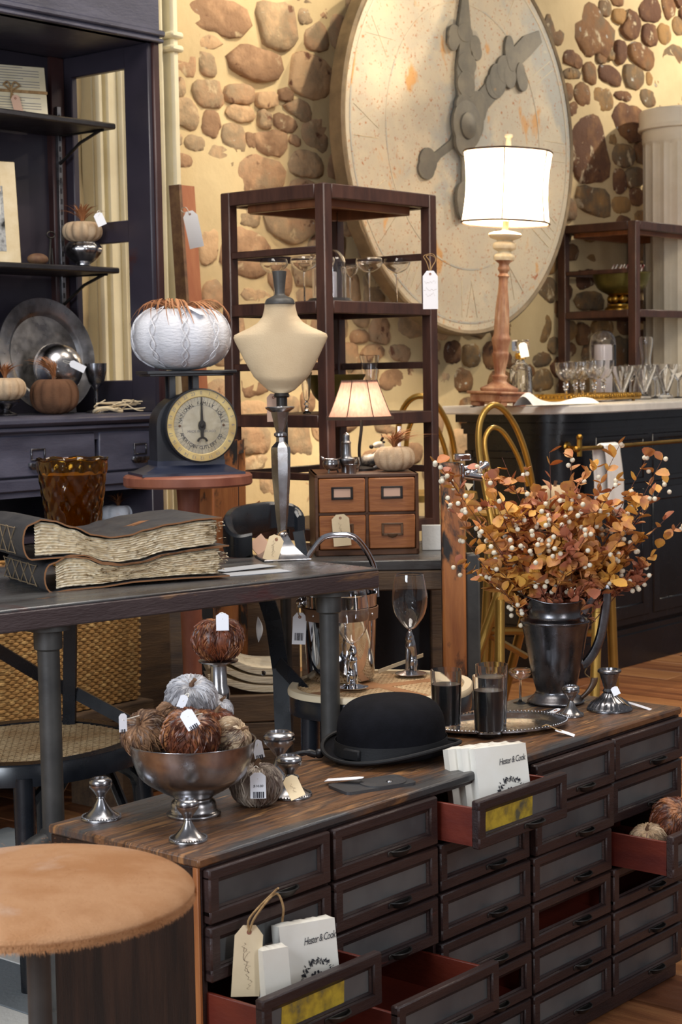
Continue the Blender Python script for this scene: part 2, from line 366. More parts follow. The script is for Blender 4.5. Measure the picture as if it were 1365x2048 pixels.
M['cane']=pm('woven_cane',srgb(206,178,136),.5,var=srgb(172,136,94),vs=9)
M['cane_band']=pm('rattan_band',srgb(136,92,54),.6,var=srgb(160,112,70),vs=10)
M['rim_cream']=pm('pale_wood_rim',srgb(214,196,164),.5)
M['leaf']=pm('autumn_leaf',srgb(178,102,44),.55,var=[srgb(204,134,60),srgb(222,166,70),srgb(176,106,78)],vs=9,ramp=(.15,.85),inst=1.0,bump=.3,bs=60)
M['twig']=pm('brown_twig',srgb(92,52,36),.7)
M['berry']=pm('cream_berry',srgb(232,222,200),.55,var=srgb(212,196,166),vs=40)
M['red_wood']=pm('redwood_stool',srgb(120,66,50),.45,var=srgb(152,94,72),vs=6,st=(.8,5,1),wear=(srgb(70,40,34),.68,6,(1,1,1)),rvar=.08)
M['towel']=pm('white_towel_cloth',srgb(232,230,228),.9,bump=.4,bs=90)
M['rug_light']=pm('pale_floor_cloth',srgb(206,204,198),.9,bump=.4,bs=80)
M['rug_grey']=pm('grey_floor_cloth',srgb(112,118,122),.9,bump=.4,bs=80)
M['dial']=pm('aged_dial_enamel',srgb(216,206,180),.35,var=srgb(198,184,150),vs=12,Coat_Weight=.4,Coat_Roughness=.15)
M['dial_ring']=pm('yellowed_dial_ring',srgb(204,182,122),.4,var=srgb(170,140,84),vs=14)
M['scale_black']=pm('black_enamel',srgb(28,29,33),.38,var=srgb(40,42,48),vs=8,rvar=.06)
M['scale_blue']=pm('blue_enamel_base',srgb(38,44,66),.32,var=srgb(48,52,66),vs=6)
M['photo_dark']=pm('old_photo_print',srgb(60,60,60),.3,var=[srgb(170,170,168),srgb(30,30,30)],vs=14,ramp=(.35,.65))
M['bluebw']=pm('oiled_black_chair',srgb(18,20,24),.28,var=srgb(32,35,41),vs=6,rvar=.06)
M['horn']=pm('carved_horn',srgb(90,64,44),.4)
M['leather_tan']=pm('tan_leather_band',srgb(134,96,68),.6,var=srgb(112,80,58),vs=8)
M['crate']=pm('old_plank',srgb(70,54,42),.7,var=srgb(106,82,58),vs=5,st=(.6,5,5),bump=.5,bs=40)
M['candle']=pm('ivory_candle',srgb(226,218,222),.5)
M['ceramic']=pm('mottled_grey_ceramic',srgb(200,190,172),.4,var=srgb(52,52,56),vs=7,ramp=(.45,.55))
M['lampgold']=pm('distressed_gilt',srgb(150,96,68),.5,var=[srgb(190,146,112),srgb(220,200,170)],vs=14,st=(1,1,.4),ramp=(.45,.8),bump=.3,bs=50)
M['gilt_white']=pm('white_gesso',srgb(232,220,190),.45,var=srgb(200,170,110),vs=16,ramp=(.5,.75))
M['trim_brown']=pm('brown_shade_trim',srgb(74,56,44),.7)
def shademat(name,c,tr,emit=None,es=0,patch=0):
    m=bpy.data.materials.new(name);m.use_nodes=True;nt=m.node_tree;N=nt.nodes;L=nt.links;N.remove(N['Principled BSDF'])
    d=N.new('ShaderNodeBsdfDiffuse');t=N.new('ShaderNodeBsdfTranslucent');mx=N.new('ShaderNodeMixShader')
    tc=N.new('ShaderNodeTexCoord');mpn=N.new('ShaderNodeMapping');mpn.inputs['Scale'].default_value=(1,1,.35);L.new(tc.outputs['Object'],mpn.inputs[0])
    nn=N.new('ShaderNodeTexNoise');nn.inputs['Scale'].default_value=120;nn.inputs['Detail'].default_value=3;L.new(mpn.outputs[0],nn.inputs[0])
    r=N.new('ShaderNodeValToRGB');r.color_ramp.elements[0].position=.35;r.color_ramp.elements[1].position=.65
    r.color_ramp.elements[0].color=c4([x*.8 for x in c]);r.color_ramp.elements[1].color=c4(c);L.new(nn.outputs[0],r.inputs[0])
    L.new(r.outputs[0],d.inputs[0]);L.new(r.outputs[0],t.inputs[0]);mx.inputs[0].default_value=tr
    L.new(d.outputs[0],mx.inputs[1]);L.new(t.outputs[0],mx.inputs[2]);L.new(mx.outputs[0],N['Material Output'].inputs[0]); return m
M['shade_white']=shademat('white_silk_shade',srgb(250,240,222),.6)
M['shade_brown']=shademat('brown_linen_shade',srgb(196,150,132),.5)
def clockmat():
    m=pm('weathered_clock_face',srgb(180,166,142),.7,var=[srgb(166,158,142),srgb(192,180,156)],vs=1.8,ramp=(.3,.7),bump=.6,bs=9,
       wear=[(srgb(150,150,144),.54,1.3,(1,1,1)),(srgb(178,136,86),.60,4.6,(1,1,.7)),(srgb(150,96,54),.60,60,(1,1,1)),(srgb(140,78,44),.68,14,(1,1,.8))]); return m
M['clock']=clockmat()
M['spine_lace']=pm('spine_cord',srgb(118,100,76),.8)
# ================================================================ STRUCTURE
WQ=5.9
def frame(name,s,q,z,label=None,cat=None,group=None,rz=0): return thing(name,W(s,q,z),ANG+rz,label,cat,group)
# wall core with uneven mortar
g=MB()
nx,nz=150,52
def wallpt(u,v):
    s=-1.5+15.5*u; z=4.6*v
    y=WQ+.012*math.sin(s*5.1+z*2)+.012*math.sin(z*7.3-s*3.1)+random.uniform(-.006,.006)
    return (s,y,z)
g.grid(wallpt,nx,nz); 
wall=struct('wall_back',g,M['mortar'],smooth=True); wall.rotation_euler=(0,0,ANG)
b=MB(); b.box(-1.5,14,WQ+.05,WQ+.3,0,4.6); wc=struct('wall_back',b,M['mortar']); wc.rotation_euler=(0,0,ANG); wc.name='wall_back_core'
ST=[(427,36,156,75),(553,53,75,92),(610,32,30,30),(632,72,42,56),(644,22,20,32),(395,80,120,30),(509,125,117,58),(365,125,61,53),(412,128,36,48),(618,153,82,88),(350,170,38,36),(417,187,62,56),(484,189,60,38),(534,200,40,30),(596,219,56,36),(366,223,56,58),(482,228,56,30),(422,249,33,53),(532,240,28,33),(571,246,46,31),(465,276,53,56),(500,281,15,28),(544,283,66,56),(589,281,22,18),(632,270,57,60),(351,278,22,26),(390,287,42,28),(434,317,58,50),(362,321,44,26),(518,345,117,80),(417,366,66,48),(612,330,68,52),(674,334,40,50),(494,431,48,40),(585,443,118,72),(496,503,100,90),(415,427,46,40),(415,491,36,66),(427,590,40,50),(613,546,50,56),(514,594,70,26),(613,594,40,30),(720,673,30,24),(759,661,36,54),(823,649,52,46),(747,704,46,26),(801,706,36,30),(787,760,50,38),(830,756,44,46),(510,760,60,60),(577,811,44,36),(735,800,44,26),(510,882,56,60),(597,878,50,64),(510,926,54,26),(775,851,60,30),(810,800,52,22),(826,906,34,40),(1125,21,36,50),(1105,60,36,56),(1190,69,96,96),(1211,16,23,30),(1239,31,25,28),(1262,48,42,54),(1301,20,44,44),(1300,71,28,42),(1358,52,26,32),(1345,113,50,46),(1285,113,46,48),(1145,123,38,36),(1243,104,18,44),(1222,110,13,19),(1203,117,17,20),(1143,147,40,20),(1179,146,30,38),(1220,150,44,32),(1268,152,36,48),(1298,159,13,24),(1315,171,19,26),(1345,172,28,30),(1165,190,31,46),(1205,200,40,42),(1247,192,36,17),(1296,197,30,32),(1178,299,80,156),(1260,246,82,62),(1247,311,50,40),(1287,305,26,42),(1241,359,24,46),(1272,357,36,40),(1189,403,74,50),(1243,410,34,30),(1274,392,26,34),(1346,207,38,14),(1137,185,14,36),(1141,505,38,28),(1190,470,60,24),(1198,520,60,20),(1172,558,38,34),(1180,601,64,34),(1131,585,22,34),(1135,662,32,38),(1168,668,20,38),(1135,700,30,26),(1207,655,40,30),(906,705,32,40),(940,712,36,42),(884,668,24,20),(885,757,24,24),(925,760,38,42),(990,708,46,52),(1081,656,36,56),(1081,719,46,26),(1085,759,40,40),(1070,627,30,24),(1022,660,30,40),(1022,715,34,40)]
stones=[]
RM=Matrix.Rotation(-ANG,4,'Z')
for (px,py,w_,h_) in ST:
    a_=RM@onq(px-w_/2,py,WQ); b_=RM@onq(px+w_/2,py,WQ); t_=RM@onq(px,py-h_/2,WQ); u_=RM@onq(px,py+h_/2,WQ); c_=RM@onq(px,py,WQ)
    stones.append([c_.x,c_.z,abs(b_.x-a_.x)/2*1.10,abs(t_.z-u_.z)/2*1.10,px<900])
rs=random.Random(5)
def free(s,z,a,b,gap=.008):
    for t in stones:
        d=math.hypot((s-t[0])/(a+t[2]+gap),(z-t[1])/(b+t[3]+gap))
        if d<.86: return False
    return True
for lim,(amin,amax),tries in ((298,(.10,.16),6000),(298,(.055,.10),12000),(298,(.03,.055),14000)):
    for i in range(tries):
        if len(stones)>=lim: break
        s=rs.uniform(5.3,10.9); z=rs.uniform(.9,4.2); a=rs.uniform(amin,amax); b_=a*rs.uniform(.55,1.0)
        P_=W(s,WQ,z)-Vector((0,0,CH)); yy_=P_.y*_ct-P_.z*_st; X_=682.5+F*P_.x/yy_; Y_=1024-F*(P_.y*_st+P_.z*_ct)/yy_
        if X_<290 or X_>1400 or Y_<-40 or Y_>1150: continue
        if math.hypot((X_-910)/190,(Y_-285)/330)<1: continue
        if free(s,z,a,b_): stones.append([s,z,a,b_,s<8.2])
def stone_mesh(i,s,z,a,b_):
    n=18; r0=[]
    NB=[(o[0]-s,o[1]-z,o[2],o[3]) for j,o in enumerate(stones) if j!=i and math.hypot(o[0]-s,o[1]-z)<1.1*(max(a,b_)+max(o[2],o[3]))]
    ex=rs.uniform(2.5,5); tilt=rs.uniform(-.12,.12); ph=[rs.uniform(0,6.28) for _ in range(3)]
    for k in range(n):
        t=2*PI*k/n; c,sn=math.cos(t),math.sin(t)
        r=(abs(c/a)**ex+abs(sn/b_)**ex)**(-1/ex)
        r*=1+.05*math.sin(2*t+ph[0])+.06*math.sin(3*t+ph[1])+.04*math.sin(5*t+ph[2])
        r*=1.06
        for it in range(40):
            x_,z_=r*c,r*sn; fi=math.hypot(x_/a,z_/b_); ok=True
            for o in NB:
                fj=math.hypot((x_-o[0])/o[2],(z_-o[1])/o[3])
                if fj*min(o[2],o[3])-fi*min(a,b_)*1.0 < .007 and fj<1.25: ok=False;break
            if ok or r<.012: break
            r*=.955
        r0.append((r*math.cos(t+tilt),r*math.sin(t+tilt)))
    # smooth outline
    r0=[((r0[k-1][0]+r0[k][0]*3+r0[(k+1)%n][0])/5,(r0[k-1][1]+r0[k][1]*3+r0[(k+1)%n][1])/5) for k in range(n)]
    h=min(.026,.008+.10*min(a,b_)); vs=[];
    for (f,d) in ((1,.03),(.985,-h*.25),(.90,-h*.8),(.5,-h)):
        for (x,y) in r0:
            vs.append((x*f+rs.uniform(-.004,.004)*(f<1),d+rs.uniform(-.22,.22)*h*(f<1),y*f+rs.uniform(-.004,.004)*(f<1)))
    vs.append((0,-h*1.02,0)); fs=[]
    for j in range(3):
        for k in range(n): fs.append((j*n+k,j*n+(k+1)%n,(j+1)*n+(k+1)%n,(j+1)*n+k))
    for k in range(n): fs.append((3*n+k,3*n+(k+1)%n,4*n))
    mb=MB(); mb.add(vs,fs); return mb
for i,(s,z,a,b_,lt) in enumerate(stones):
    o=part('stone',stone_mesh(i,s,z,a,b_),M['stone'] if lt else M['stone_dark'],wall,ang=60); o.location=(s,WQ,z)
# door casing / fluted pilaster on the wall beside the hutch
def sq_at(px,py,q):
    p=RM@onq(px,py,q); return p.x,p.z
s0=sq_at(200,400,WQ-.1)[0]; s1=sq_at(352,300,WQ-.1)[0]
b=MB(); wd=s1-s0
b.box(s0,s1,WQ-.07,WQ+.02,0,4.6,.01)
for (a_,c_,d_) in ((0,.08,.10),(.12,.16,.10),(.30,.36,.09),(.42,.50,.105),(.56,.62,.09),(.70,.76,.12),(.80,.86,.11),(.90,1.0,.14)):
    b.box(s0+wd*a_,s0+wd*c_,WQ-d_,WQ-.06,.25,4.6,.012)
b.box(s0-.02,s1+.02,WQ-.15,WQ,0,.25,.01)
for zz in (3.0,3.06): b.box(s1-wd*.14,s1+.015,WQ-.16,WQ,zz,zz+.03,.01)
tr=struct('trim_1',b,M['cream_paint'],smooth=True); tr.rotation_euler=(0,0,ANG)
# floor planks
b=MB(); b.box(-2,14.5,-4,6.2,-.12,-.022); fl=struct('floor',b,M['stem_brown']); fl.rotation_euler=(0,0,ANG)
s=-1.6; pk=0
while s<13.5:
    wd=rs.uniform(.19,.235)
    q=-2.6+rs.uniform(-.8,0)
    while q<5.95:
        ln=rs.uniform(1.8,3.2); q2=min(q+ln,5.95)
        vis=True
        pb=MB(); pb.box(0,wd-.006,0,q2-q-.004,-.022,rs.uniform(-.0025,0),.003)
        o=part('plank',pb,M['floorwood'],fl); o.location=(s,q,0); pk+=1
        q=q2
    s+=wd
# ================================================================ giant clock
QC=5.58
cl,cz=sq_at(678,275,QC); cr2,_=sq_at(1142,295,QC); cbz=sq_at(948,672,QC)[1]
CS=(cl+cr2)/2; CR=(cr2-cl)/2; CZ=cbz+CR
ck=thing('wall_clock',W(CS,QC,CZ),ANG,'giant round weathered metal wall clock with ornate grey hands','clock')
b=MB(); b.lathe([(0,0),(CR-.05,0),(CR-.045,.012),(CR-.03,.016)],96,R(PI/2,'X')); part('clock_face',b,M['clock'],ck,ang=30)
b=MB(); b.lathe([(CR-.03,-.02),(CR-.03,.02),(CR-.012,.026),(CR,.016),(CR,-.06),(CR-.03,-.07),(0,-.07)],96,R(PI/2,'X'),cap=False); part('rim',b,M['clock_edge'],ck,ang=30)
b=MB(); b.box(-.5,-.3,.07,WQ-QC+.01,-.05,.05,.01); b.box(.3,.5,.07,WQ-QC+.01,-.05,.05,.01); part('bracket',b,M['iron'],ck)
def clk(px,py): # pixel to clock-plane coordinates
    s,z=sq_at(px,py,QC-.03); return s-CS,z-CZ
M['clock_num']=pm('faded_numeral',srgb(180,168,142),.7,var=[srgb(206,192,162),srgb(172,146,108)],vs=5)
num=['XII','I','II','III','IIII','V','VI','VII','VIII','IX','X','XI']
for i in range(12):
    cu=bpy.data.curves.new('numeral','FONT'); cu.body=num[i]; cu.size=.27; cu.align_x='CENTER'; cu.align_y='CENTER'; cu.extrude=.002; cu.offset=-.012
    to=bpy.data.objects.new('numeral',cu); col.objects.link(to)
    dg=bpy.context.evaluated_depsgraph_get(); me=bpy.data.meshes.new_from_object(to.evaluated_get(dg)); bpy.data.objects.remove(to)
    me.materials.clear(); me.materials.append(M['clock_num'])
    o=part('numeral',me,None,ck); a=-PI*2*i/12
    r=CR*.80; o.location=(-r*math.sin(a),-.016,r*math.cos(a)); o.rotation_euler=Euler((PI/2,0,0)).to_matrix().to_4x4().to_euler()
    o.matrix_basis=Matrix.Translation(o.location)@Matrix.Rotation(-a,4,'Y')@Matrix.Rotation(PI/2,4,'X')@S(.8,1.25,1)
b=MB(); b.lathe([(CR*.93,.0),(CR*.93,.004),(CR*.94,.004),(CR*.94,0)],96,T(0,-.014,0)@R(PI/2,'X'),cap=False)
b.lathe([(CR*.66,.0),(CR*.66,.004),(CR*.668,.004),(CR*.668,0)],96,T(0,-.014,0)@R(PI/2,'X'),cap=False); part('minute_track',b,M['clock'],ck)
def flatshape(pts_w,y0,y1,b):
    # ribbon polygon from centre line with widths, lying in xz plane
    L=[];Rr=[]
    for i,(x,z,w_) in enumerate(pts_w):
        x0,z0,_=pts_w[max(i-1,0)];x1,z1,_=pts_w[min(i+1,len(pts_w)-1)]
        d=math.hypot(x1-x0,z1-z0) or 1; nx_,nz_=-(z1-z0)/d,(x1-x0)/d
        L.append((x+nx_*w_/2,z+nz_*w_/2));Rr.append((x-nx_*w_/2,z-nz_*w_/2))
    n=len(L); vs=[(x,y0,z) for x,z in L]+[(x,y0,z) for x,z in Rr]+[(x,y1,z) for x,z in L]+[(x,y1,z) for x,z in Rr]
    fs=[]
    for i in range(n-1):
        fs+=[(i,i+1,n+i+1,n+i),(2*n+i,3*n+i,3*n+i+1,2*n+i+1),(i,2*n+i,2*n+i+1,i+1),(n+i,n+i+1,3*n+i+1,3*n+i)]
    fs+=[(0,n,3*n,2*n),(n-1,3*n-1,4*n-1,2*n-1)]
    b.add(vs,fs)
def disc(cx,cz_,rx,rz_,y0,y1,b,rot=0):
    n=20; vs=[]
    for y,k in ((y1,1),(y0+.001,1),(y0,.97)):
        for i in range(n):
            t=2*PI*i/n; x=rx*k*math.cos(t); z=rz_*k*math.sin(t)
            vs.append((cx+x*math.cos(rot)-z*math.sin(rot),y,cz_+x*math.sin(rot)+z*math.cos(rot)))
    fs=[tuple(2*n+i for i in range(n)),tuple(range(n))]
    for j in range(2):
        for i in range(n): fs.append((j*n+i,j*n+(i+1)%n,(j+1)*n+(i+1)%n,(j+1)*n+i))
    b.add(vs,fs)
def hand(name,L,blobs,y0):
    b=MB(); P=[(clk(px,py)+(w_,)) for px,py,w_ in L]
    flatshape(P,y0,y0+.012,b)
    for i,(px,py,wx,wz) in enumerate(blobs):
        x,z=clk(px,py); disc(x,z,wx,wz,y0-.001-.0006*i,y0+.012,b)
    part(name,b,M['hand'],ck,ang=15)
hand('minute_hand',[(927,-120,.05),(927,0,.06),(926,60,.12),(926,90,.09),(928,140,.16),(930,200,.15),(932,250,.2),(928,290,.14),(926,320,.045),(925,380,.045),(924,400,.08)],
     [(906,72,.055,.06),(903,85,.045,.045),(947,92,.05,.055),(950,105,.045,.045),(926,66,.07,.05),(930,128,.085,.06),(928,170,.08,.07),(924,212,.075,.06),(930,250,.13,.13),(926,285,.09,.08),(923,398,.065,.09),(922,418,.05,.06)],-.045)
hand('hour_hand',[(858,330,.08),(880,308,.045),(905,288,.05),(935,255,.17),(950,235,.16),(968,200,.12),(985,180,.12),(1004,150,.14),(1030,118,.11),(1055,92,.12),(1082,73,.07)],
     [(858,322,.075,.07),(854,338,.07,.055),(945,240,.11,.12),(957,215,.08,.09),(990,172,.085,.07),(996,160,.08,.09),(1012,140,.09,.08),(1020,152,.06,.07),(1019,100,.045,.08),(1024,118,.05,.07),(1041,150,.045,.07),(1045,165,.05,.05)],-.030)
b=MB(); x,z=clk(930,252); b.lathe([(.07,0),(.07,.02),(.05,.03),(0,.034)],24,T(x,-.04,z)@R(PI/2,'X')); part('hub',b,M['hand'],ck)
# ================================================================ fluted cream column at right
pc=sq_at(1350,400,5.6)
u0=sq_at(1293,240,5.62)[0]
fc=thing('fluted_column',W(u0+.36,5.55,0),ANG,'chipped cream fluted column standing against the stone wall at right','column')
ztop=sq_at(1340,216,5.55)[1]
b=MB()
def flut(t,r,z): return 1-.05*(abs(math.sin(t*9))**.6 if z<ztop-.22 else 0)
b.lathe([(.30,0),(.30,.2),(.26,.22),(.26,ztop-.23),(.26,ztop-.21),(.265,ztop-.2),(.265,ztop-.12),(.285,ztop-.11),(.285,ztop-.012),(.275,ztop),(0,ztop)],108,fn=flut); part('shaft',b,M['radiator'],fc,ang=30)
b=MB(); b.lathe([(.27,ztop-.13),(.292,ztop-.125),(.292,ztop-.1),(.27,ztop-.095)],48,cap=False); part('collar',b,M['radiator'],fc)
# ================================================================ leaning wooden frame with tag
lf=thing('leaning_board',at(372,560,7.2)*1,0,'tall reddish wooden board leaning on the stone wall beside the hutch','board')
lf.location=(0,0,0)
p0=at(368,372,7.4);p1=at(398,760,7.15); p1b=Vector((p1.x+(p1.x-p0.x)*1.0,p1.y-.12,.02))
def slab(b,A,B,wv,dv,w_,d_):
    A,B,wv,dv=Vector(A),Vector(B),Vector(wv).normalized(),Vector(dv).normalized()
    vs=[]
    for P in (A,B):
        for i,j in ((-1,-1),(1,-1),(1,1),(-1,1)): vs.append(P+wv*w_/2*i+dv*d_/2*j)
    b.add(vs,[(0,1,2,3),(4,7,6,5),(0,4,5,1),(1,5,6,2),(2,6,7,3),(3,7,4,0)])
b=MB(); slab(b,p0,p1b,EV,MV,.085,.04); part('board_face',b,pm('reddish_plank',srgb(150,84,50),.6,var=srgb(168,104,66),vs=5,st=(4,4,.5)),lf)
b=MB(); slab(b,p0-EV*.052+MV*.0,p1b-EV*.052,EV,MV,.016,.06); part('board_edge',b,M['stem_brown'],lf)
# ================================================================ tags helper
def textmesh(body,size,mat,shear=0,ext=0,sp=1):
    cu=bpy.data.curves.new('t','FONT'); cu.body=body; cu.size=size; cu.align_x='CENTER'; cu.align_y='CENTER'; cu.shear=shear; cu.resolution_u=2; cu.space_character=sp; cu.extrude=ext
    to=bpy.data.objects.new('t',cu); col.objects.link(to)
    dg=bpy.context.evaluated_depsgraph_get(); me=bpy.data.meshes.new_from_object(to.evaluated_get(dg)); bpy.data.objects.remove(to); bpy.data.curves.remove(cu)
    me.materials.clear(); me.materials.append(mat); return me
def tagcard(name,h,w_,mat,label,kind='plain',cat='price tag',curl=0,eyelet=True,lines=None,hole_bottom=False):
    """card hanging in the xz plane, hole at the origin, facing -y"""
    t=thing(name,(0,0,0),0,label,cat)
    b=MB(); n=10; th=.0007
    def prof(v): # half width by height
        return w_/2*(.45+.55*min(1,v/.14)) if v<.14 else w_/2
    pts=[]
    for j in range(n+1):
        v=0 if j==0 else (.14 if j==1 else .14+.86*(j-1)/(n-1)); pts.append((prof(v),v))
    vs=[];fs=[]
    for y0 in (-th/2,th/2):
        for (hw,v) in pts:
            cy=curl*(v**2)*h
            vs+=[(-hw,y0+cy,.012-v*h),(hw,y0+cy,.012-v*h)]
    m_=len(pts)*2
    for j in range(n):
        a=2*j; fs+=[(a,a+1,a+3,a+2),(m_+a,m_+a+2,m_+a+3,m_+a+1),(a,a+2,m_+a+2,m_+a),(a+1,m_+a+1,m_+a+3,a+3)]
    fs+=[(0,m_,m_+1,1),(m_-2,m_-1,2*m_-1,2*m_-2)]
    b.add(vs,fs); part('card',b,mat,t,ang=50)
    if eyelet:
        b=MB(); b.lathe([(.0016,0),(.0045,0),(.0045,.0006),(.0016,.0006)],16,T(0,-th/2,0)@R(PI/2,'X'),cap=False); part('eyelet',b,M['eyelet'],t)
    def ypos(z): v=(.012-z)/h; return curl*(v**2)*h-th/2-.0006
    if kind=='barcode':
        b=MB(); x=-w_*.32; rr=random.Random(3)
        while x<w_*.3:
            ww=rr.choice((.0012,.002,.0028)); zc=-h*.62
            b.add([(x,ypos(zc+h*.1),zc+h*.12),(x+ww,ypos(zc+h*.1),zc+h*.12),(x+ww,ypos(zc-h*.1),zc-h*.12),(x,ypos(zc-h*.1),zc-h*.12)],[(0,1,2,3)]); x+=ww+rr.choice((.0012,.0018))
        part('barcode',b,M['ink'],t,smooth=False)
    for k,(tx,sz,zz,rot) in enumerate(lines or []):
        if tx.startswith('$'): me=textmesh(tx,sz,M['ink'],.2)
        else:
            sb=MB(); rq=random.Random(k+len(tx)); x=-len(tx)*sz*.25; P=[]
            while x<len(tx)*sz*.25: P.append((x,rq.uniform(-.45,.45)*sz)); x+=sz*rq.uniform(.12,.3)
            for (xa,ya),(xb,yb) in zip(P,P[1:]):
                sb.add([(xa,ya-.0004,0),(xb,yb-.0004,0),(xb,yb+.0004,0),(xa,ya+.0004,0)],[(0,1,2,3)])
            me=mesh_of(sb,M['pencil'],smooth=False)
        o=part('handwriting',me,None,t); o.matrix_basis=T(0,ypos(zz),zz)@R(rot,'Y')@R(PI/2,'X')
    return t
def string(b,pts,r=.0009): b.tube(smoothpath(pts,5),r,6)
t=tagcard('hanging_tag',.145,.058,M['paper'],'white card tag tied to the reddish leaning board',curl=.25); t.location=at(380,428,7.0); t.rotation_euler=(0,math.radians(-12),math.radians(8))
b=MB(); pp=at(380,428,7.0); string(b,[pp,at(372,415,7.0),at(362,418,7.05),at(366,424,7.05),pp],.0015); part('string',b,M['string'],None)
bpy.data.objects['string'].parent=t; bpy.data.objects['string'].matrix_parent_inverse=(Matrix.Translation(t.location)@t.rotation_euler.to_matrix().to_4x4()).inverted()
# ================================================================ HUTCH (display cabinet at left)
HS,HQ=4.60,4.70
h=frame('display_hutch',HS,HQ,0,'tall dark blue-black painted display hutch with open shelves at left','cabinet')
HW=2.0; D_=.52
b=MB(); b.box(-HW,.02,-.02,D_,2.74,3.35,.006); b.box(-HW,.03,-.03,.02,2.74,2.755,.004); b.box(-HW,.035,-.035,.02,2.762,2.785,.006)
part('frieze',b,M['hutch_blue'],h)
b=MB(); b.box(-HW,0,D_-.03,D_,1.38,2.74); b.box(-.62,-.585,D_-.045,D_-.02,1.38,2.74,.004); b.box(-1.3,-1.26,D_-.045,D_-.02,1.38,2.74,.004); b.box(-HW,-.09,D_-.045,D_-.02,2.60,2.74,.004);part('back_panel',b,M['hutch_dark'],h)
b=MB(); b.box(-.10,-.03,D_-.06,D_-.02,1.38,2.74,.004); part('back_stile',b,M['hutch_brown'],h)
b=MB() # right side panel with two openings
for (y0,y1,z0,z1) in ((0,.13,1.38,2.74),(D_-.10,D_,1.38,2.74),(.12,D_-.09,1.38,1.50),(.12,D_-.09,2.02,2.10),(.12,D_-.09,2.66,2.74)): b.box(-.03,0,y0,y1,z0,z1,.004)
part('side_panel',b,M['hutch_dark'],h)
b=MB(); b.box(-.012,.022,-.012,.03,1.38,2.75,.005); part('corner_stile',b,M['hutch_brown'],h)
b=MB(); b.box(-.085,-.065,D_-.075,D_-.06,1.45,2.55,.001); o=part('shelf_track',b,M['pewterbright'],h)
b=MB()
for i in range(26): b.box(-.079,-.071,D_-.0765,D_-.0748,1.5+i*.04,1.52+i*.04)
part('slots',b,M['black_wood'],o)
for zz,zl in ((2.462,'upper'),(1.925,'lower')):
    b=MB(); b.box(-HW,-.035,.17,D_-.05,zz-.022,zz,.005); o=part('shelf',b,M['black_wood'],h)
    b=MB(); b.tube([(-.075,D_-.07,zz-.13),(-.075,.33,zz-.06),(-.075,.22,zz-.026)],.006,6); b.tube([(-.075,D_-.07,zz-.02),(-.075,.2,zz-.026)],.005,6); part('shelf_bracket',b,M['iron'],o)
b=MB(); b.box(-HW,.02,-.04,D_,1.345,1.38,.012); part('counter',b,M['hutch_blue'],h)
b=MB(); b.box(-HW,.0,-.025,D_,1.325,1.345,.006); b.box(-HW,0,0,D_,1.29,1.325); b.box(-HW,0,.02,D_,1.165,1.29); b.box(-HW,.0,-.012,D_,1.12,1.165,.006); b.box(-HW,.0,0,D_,1.10,1.12)
part('drawer_case',b,M['hutch_blue'],h)
b=MB(); b.box(-HW,0,D_-.03,D_,.0,1.1); b.box(-.06,0,0,D_-.03,0,1.1,.003); b.box(-HW,-.06,.02,D_-.03,.30,.335,.003); b.box(-HW,-.06,.05,D_-.03,.93,.955,.003); part('base',b,M['hutch_dark'],h)
for i,(x0,x1) in enumerate(((-.325,-.02),(-.845,-.345),(-1.37,-.865),(-1.9,-1.39))):
    b=MB(); b.box(x0,x1,-.006,.02,1.172,1.315,.004); dr=part('drawer',b,M['hutch_blue'],h)
    xc=(x0+x1)/2-.02 if i else x0+.20
    b=MB()
    for (a1_,a2_,a3_,a4_) in ((-.032,.032,1.262,1.268),(-.032,.032,1.226,1.231),(-.032,-.027,1.228,1.266),(.027,.032,1.228,1.266)): b.box(xc+a1_,xc+a2_,-.011,-.005,a3_,a4_,.001)
    b.lathe([(.03,-.012),(.04,.0),(.04,.012),(.036,.012),(.03,-.006)],14,T(xc,-.006,1.207)@S(1.1,.6,1),a0=PI,a1=2*PI,cap=False); part('label_pull',b,M['pewter'],dr)
# ================================================================ BAR
bar=frame('bar_counter',7.12,4.5,0,'long black panelled bar counter with a white marble top','bar')
BL=6.4; BD=.66; BH=1.302
def barfoot(o,rad):
    P=[(BL,-o),(rad-o,-o)]
    for k in range(1,9):
        a=-PI/2-PI/2*k/9; P.append((rad-o+rad*math.cos(a),rad-o+rad*math.sin(a)))
    P+=[(-o,rad-o),(-o,BD+o),(BL,BD+o)]
    return P
b=MB(); b.prism(barfoot(-.035,.22),.0,BH); part('carcass',b,M['bar_black'],bar,ang=30)
b=MB(); b.prism(barfoot(-.022,.22),BH-.10,BH-.075); b.prism(barfoot(-.014,.22),BH-.075,BH-.045); b.prism(barfoot(.006,.24),BH-.04,BH); part('moulding',b,M['bar_black'],bar,ang=30)
b=MB(); b.prism(barfoot(-.01,.2),0,.16); b.prism(barfoot(-.025,.2),.16,.19); b.prism(barfoot(-.035,.2),.19,.21); part('plinth',b,M['bar_black'],bar,ang=30)
x=.3
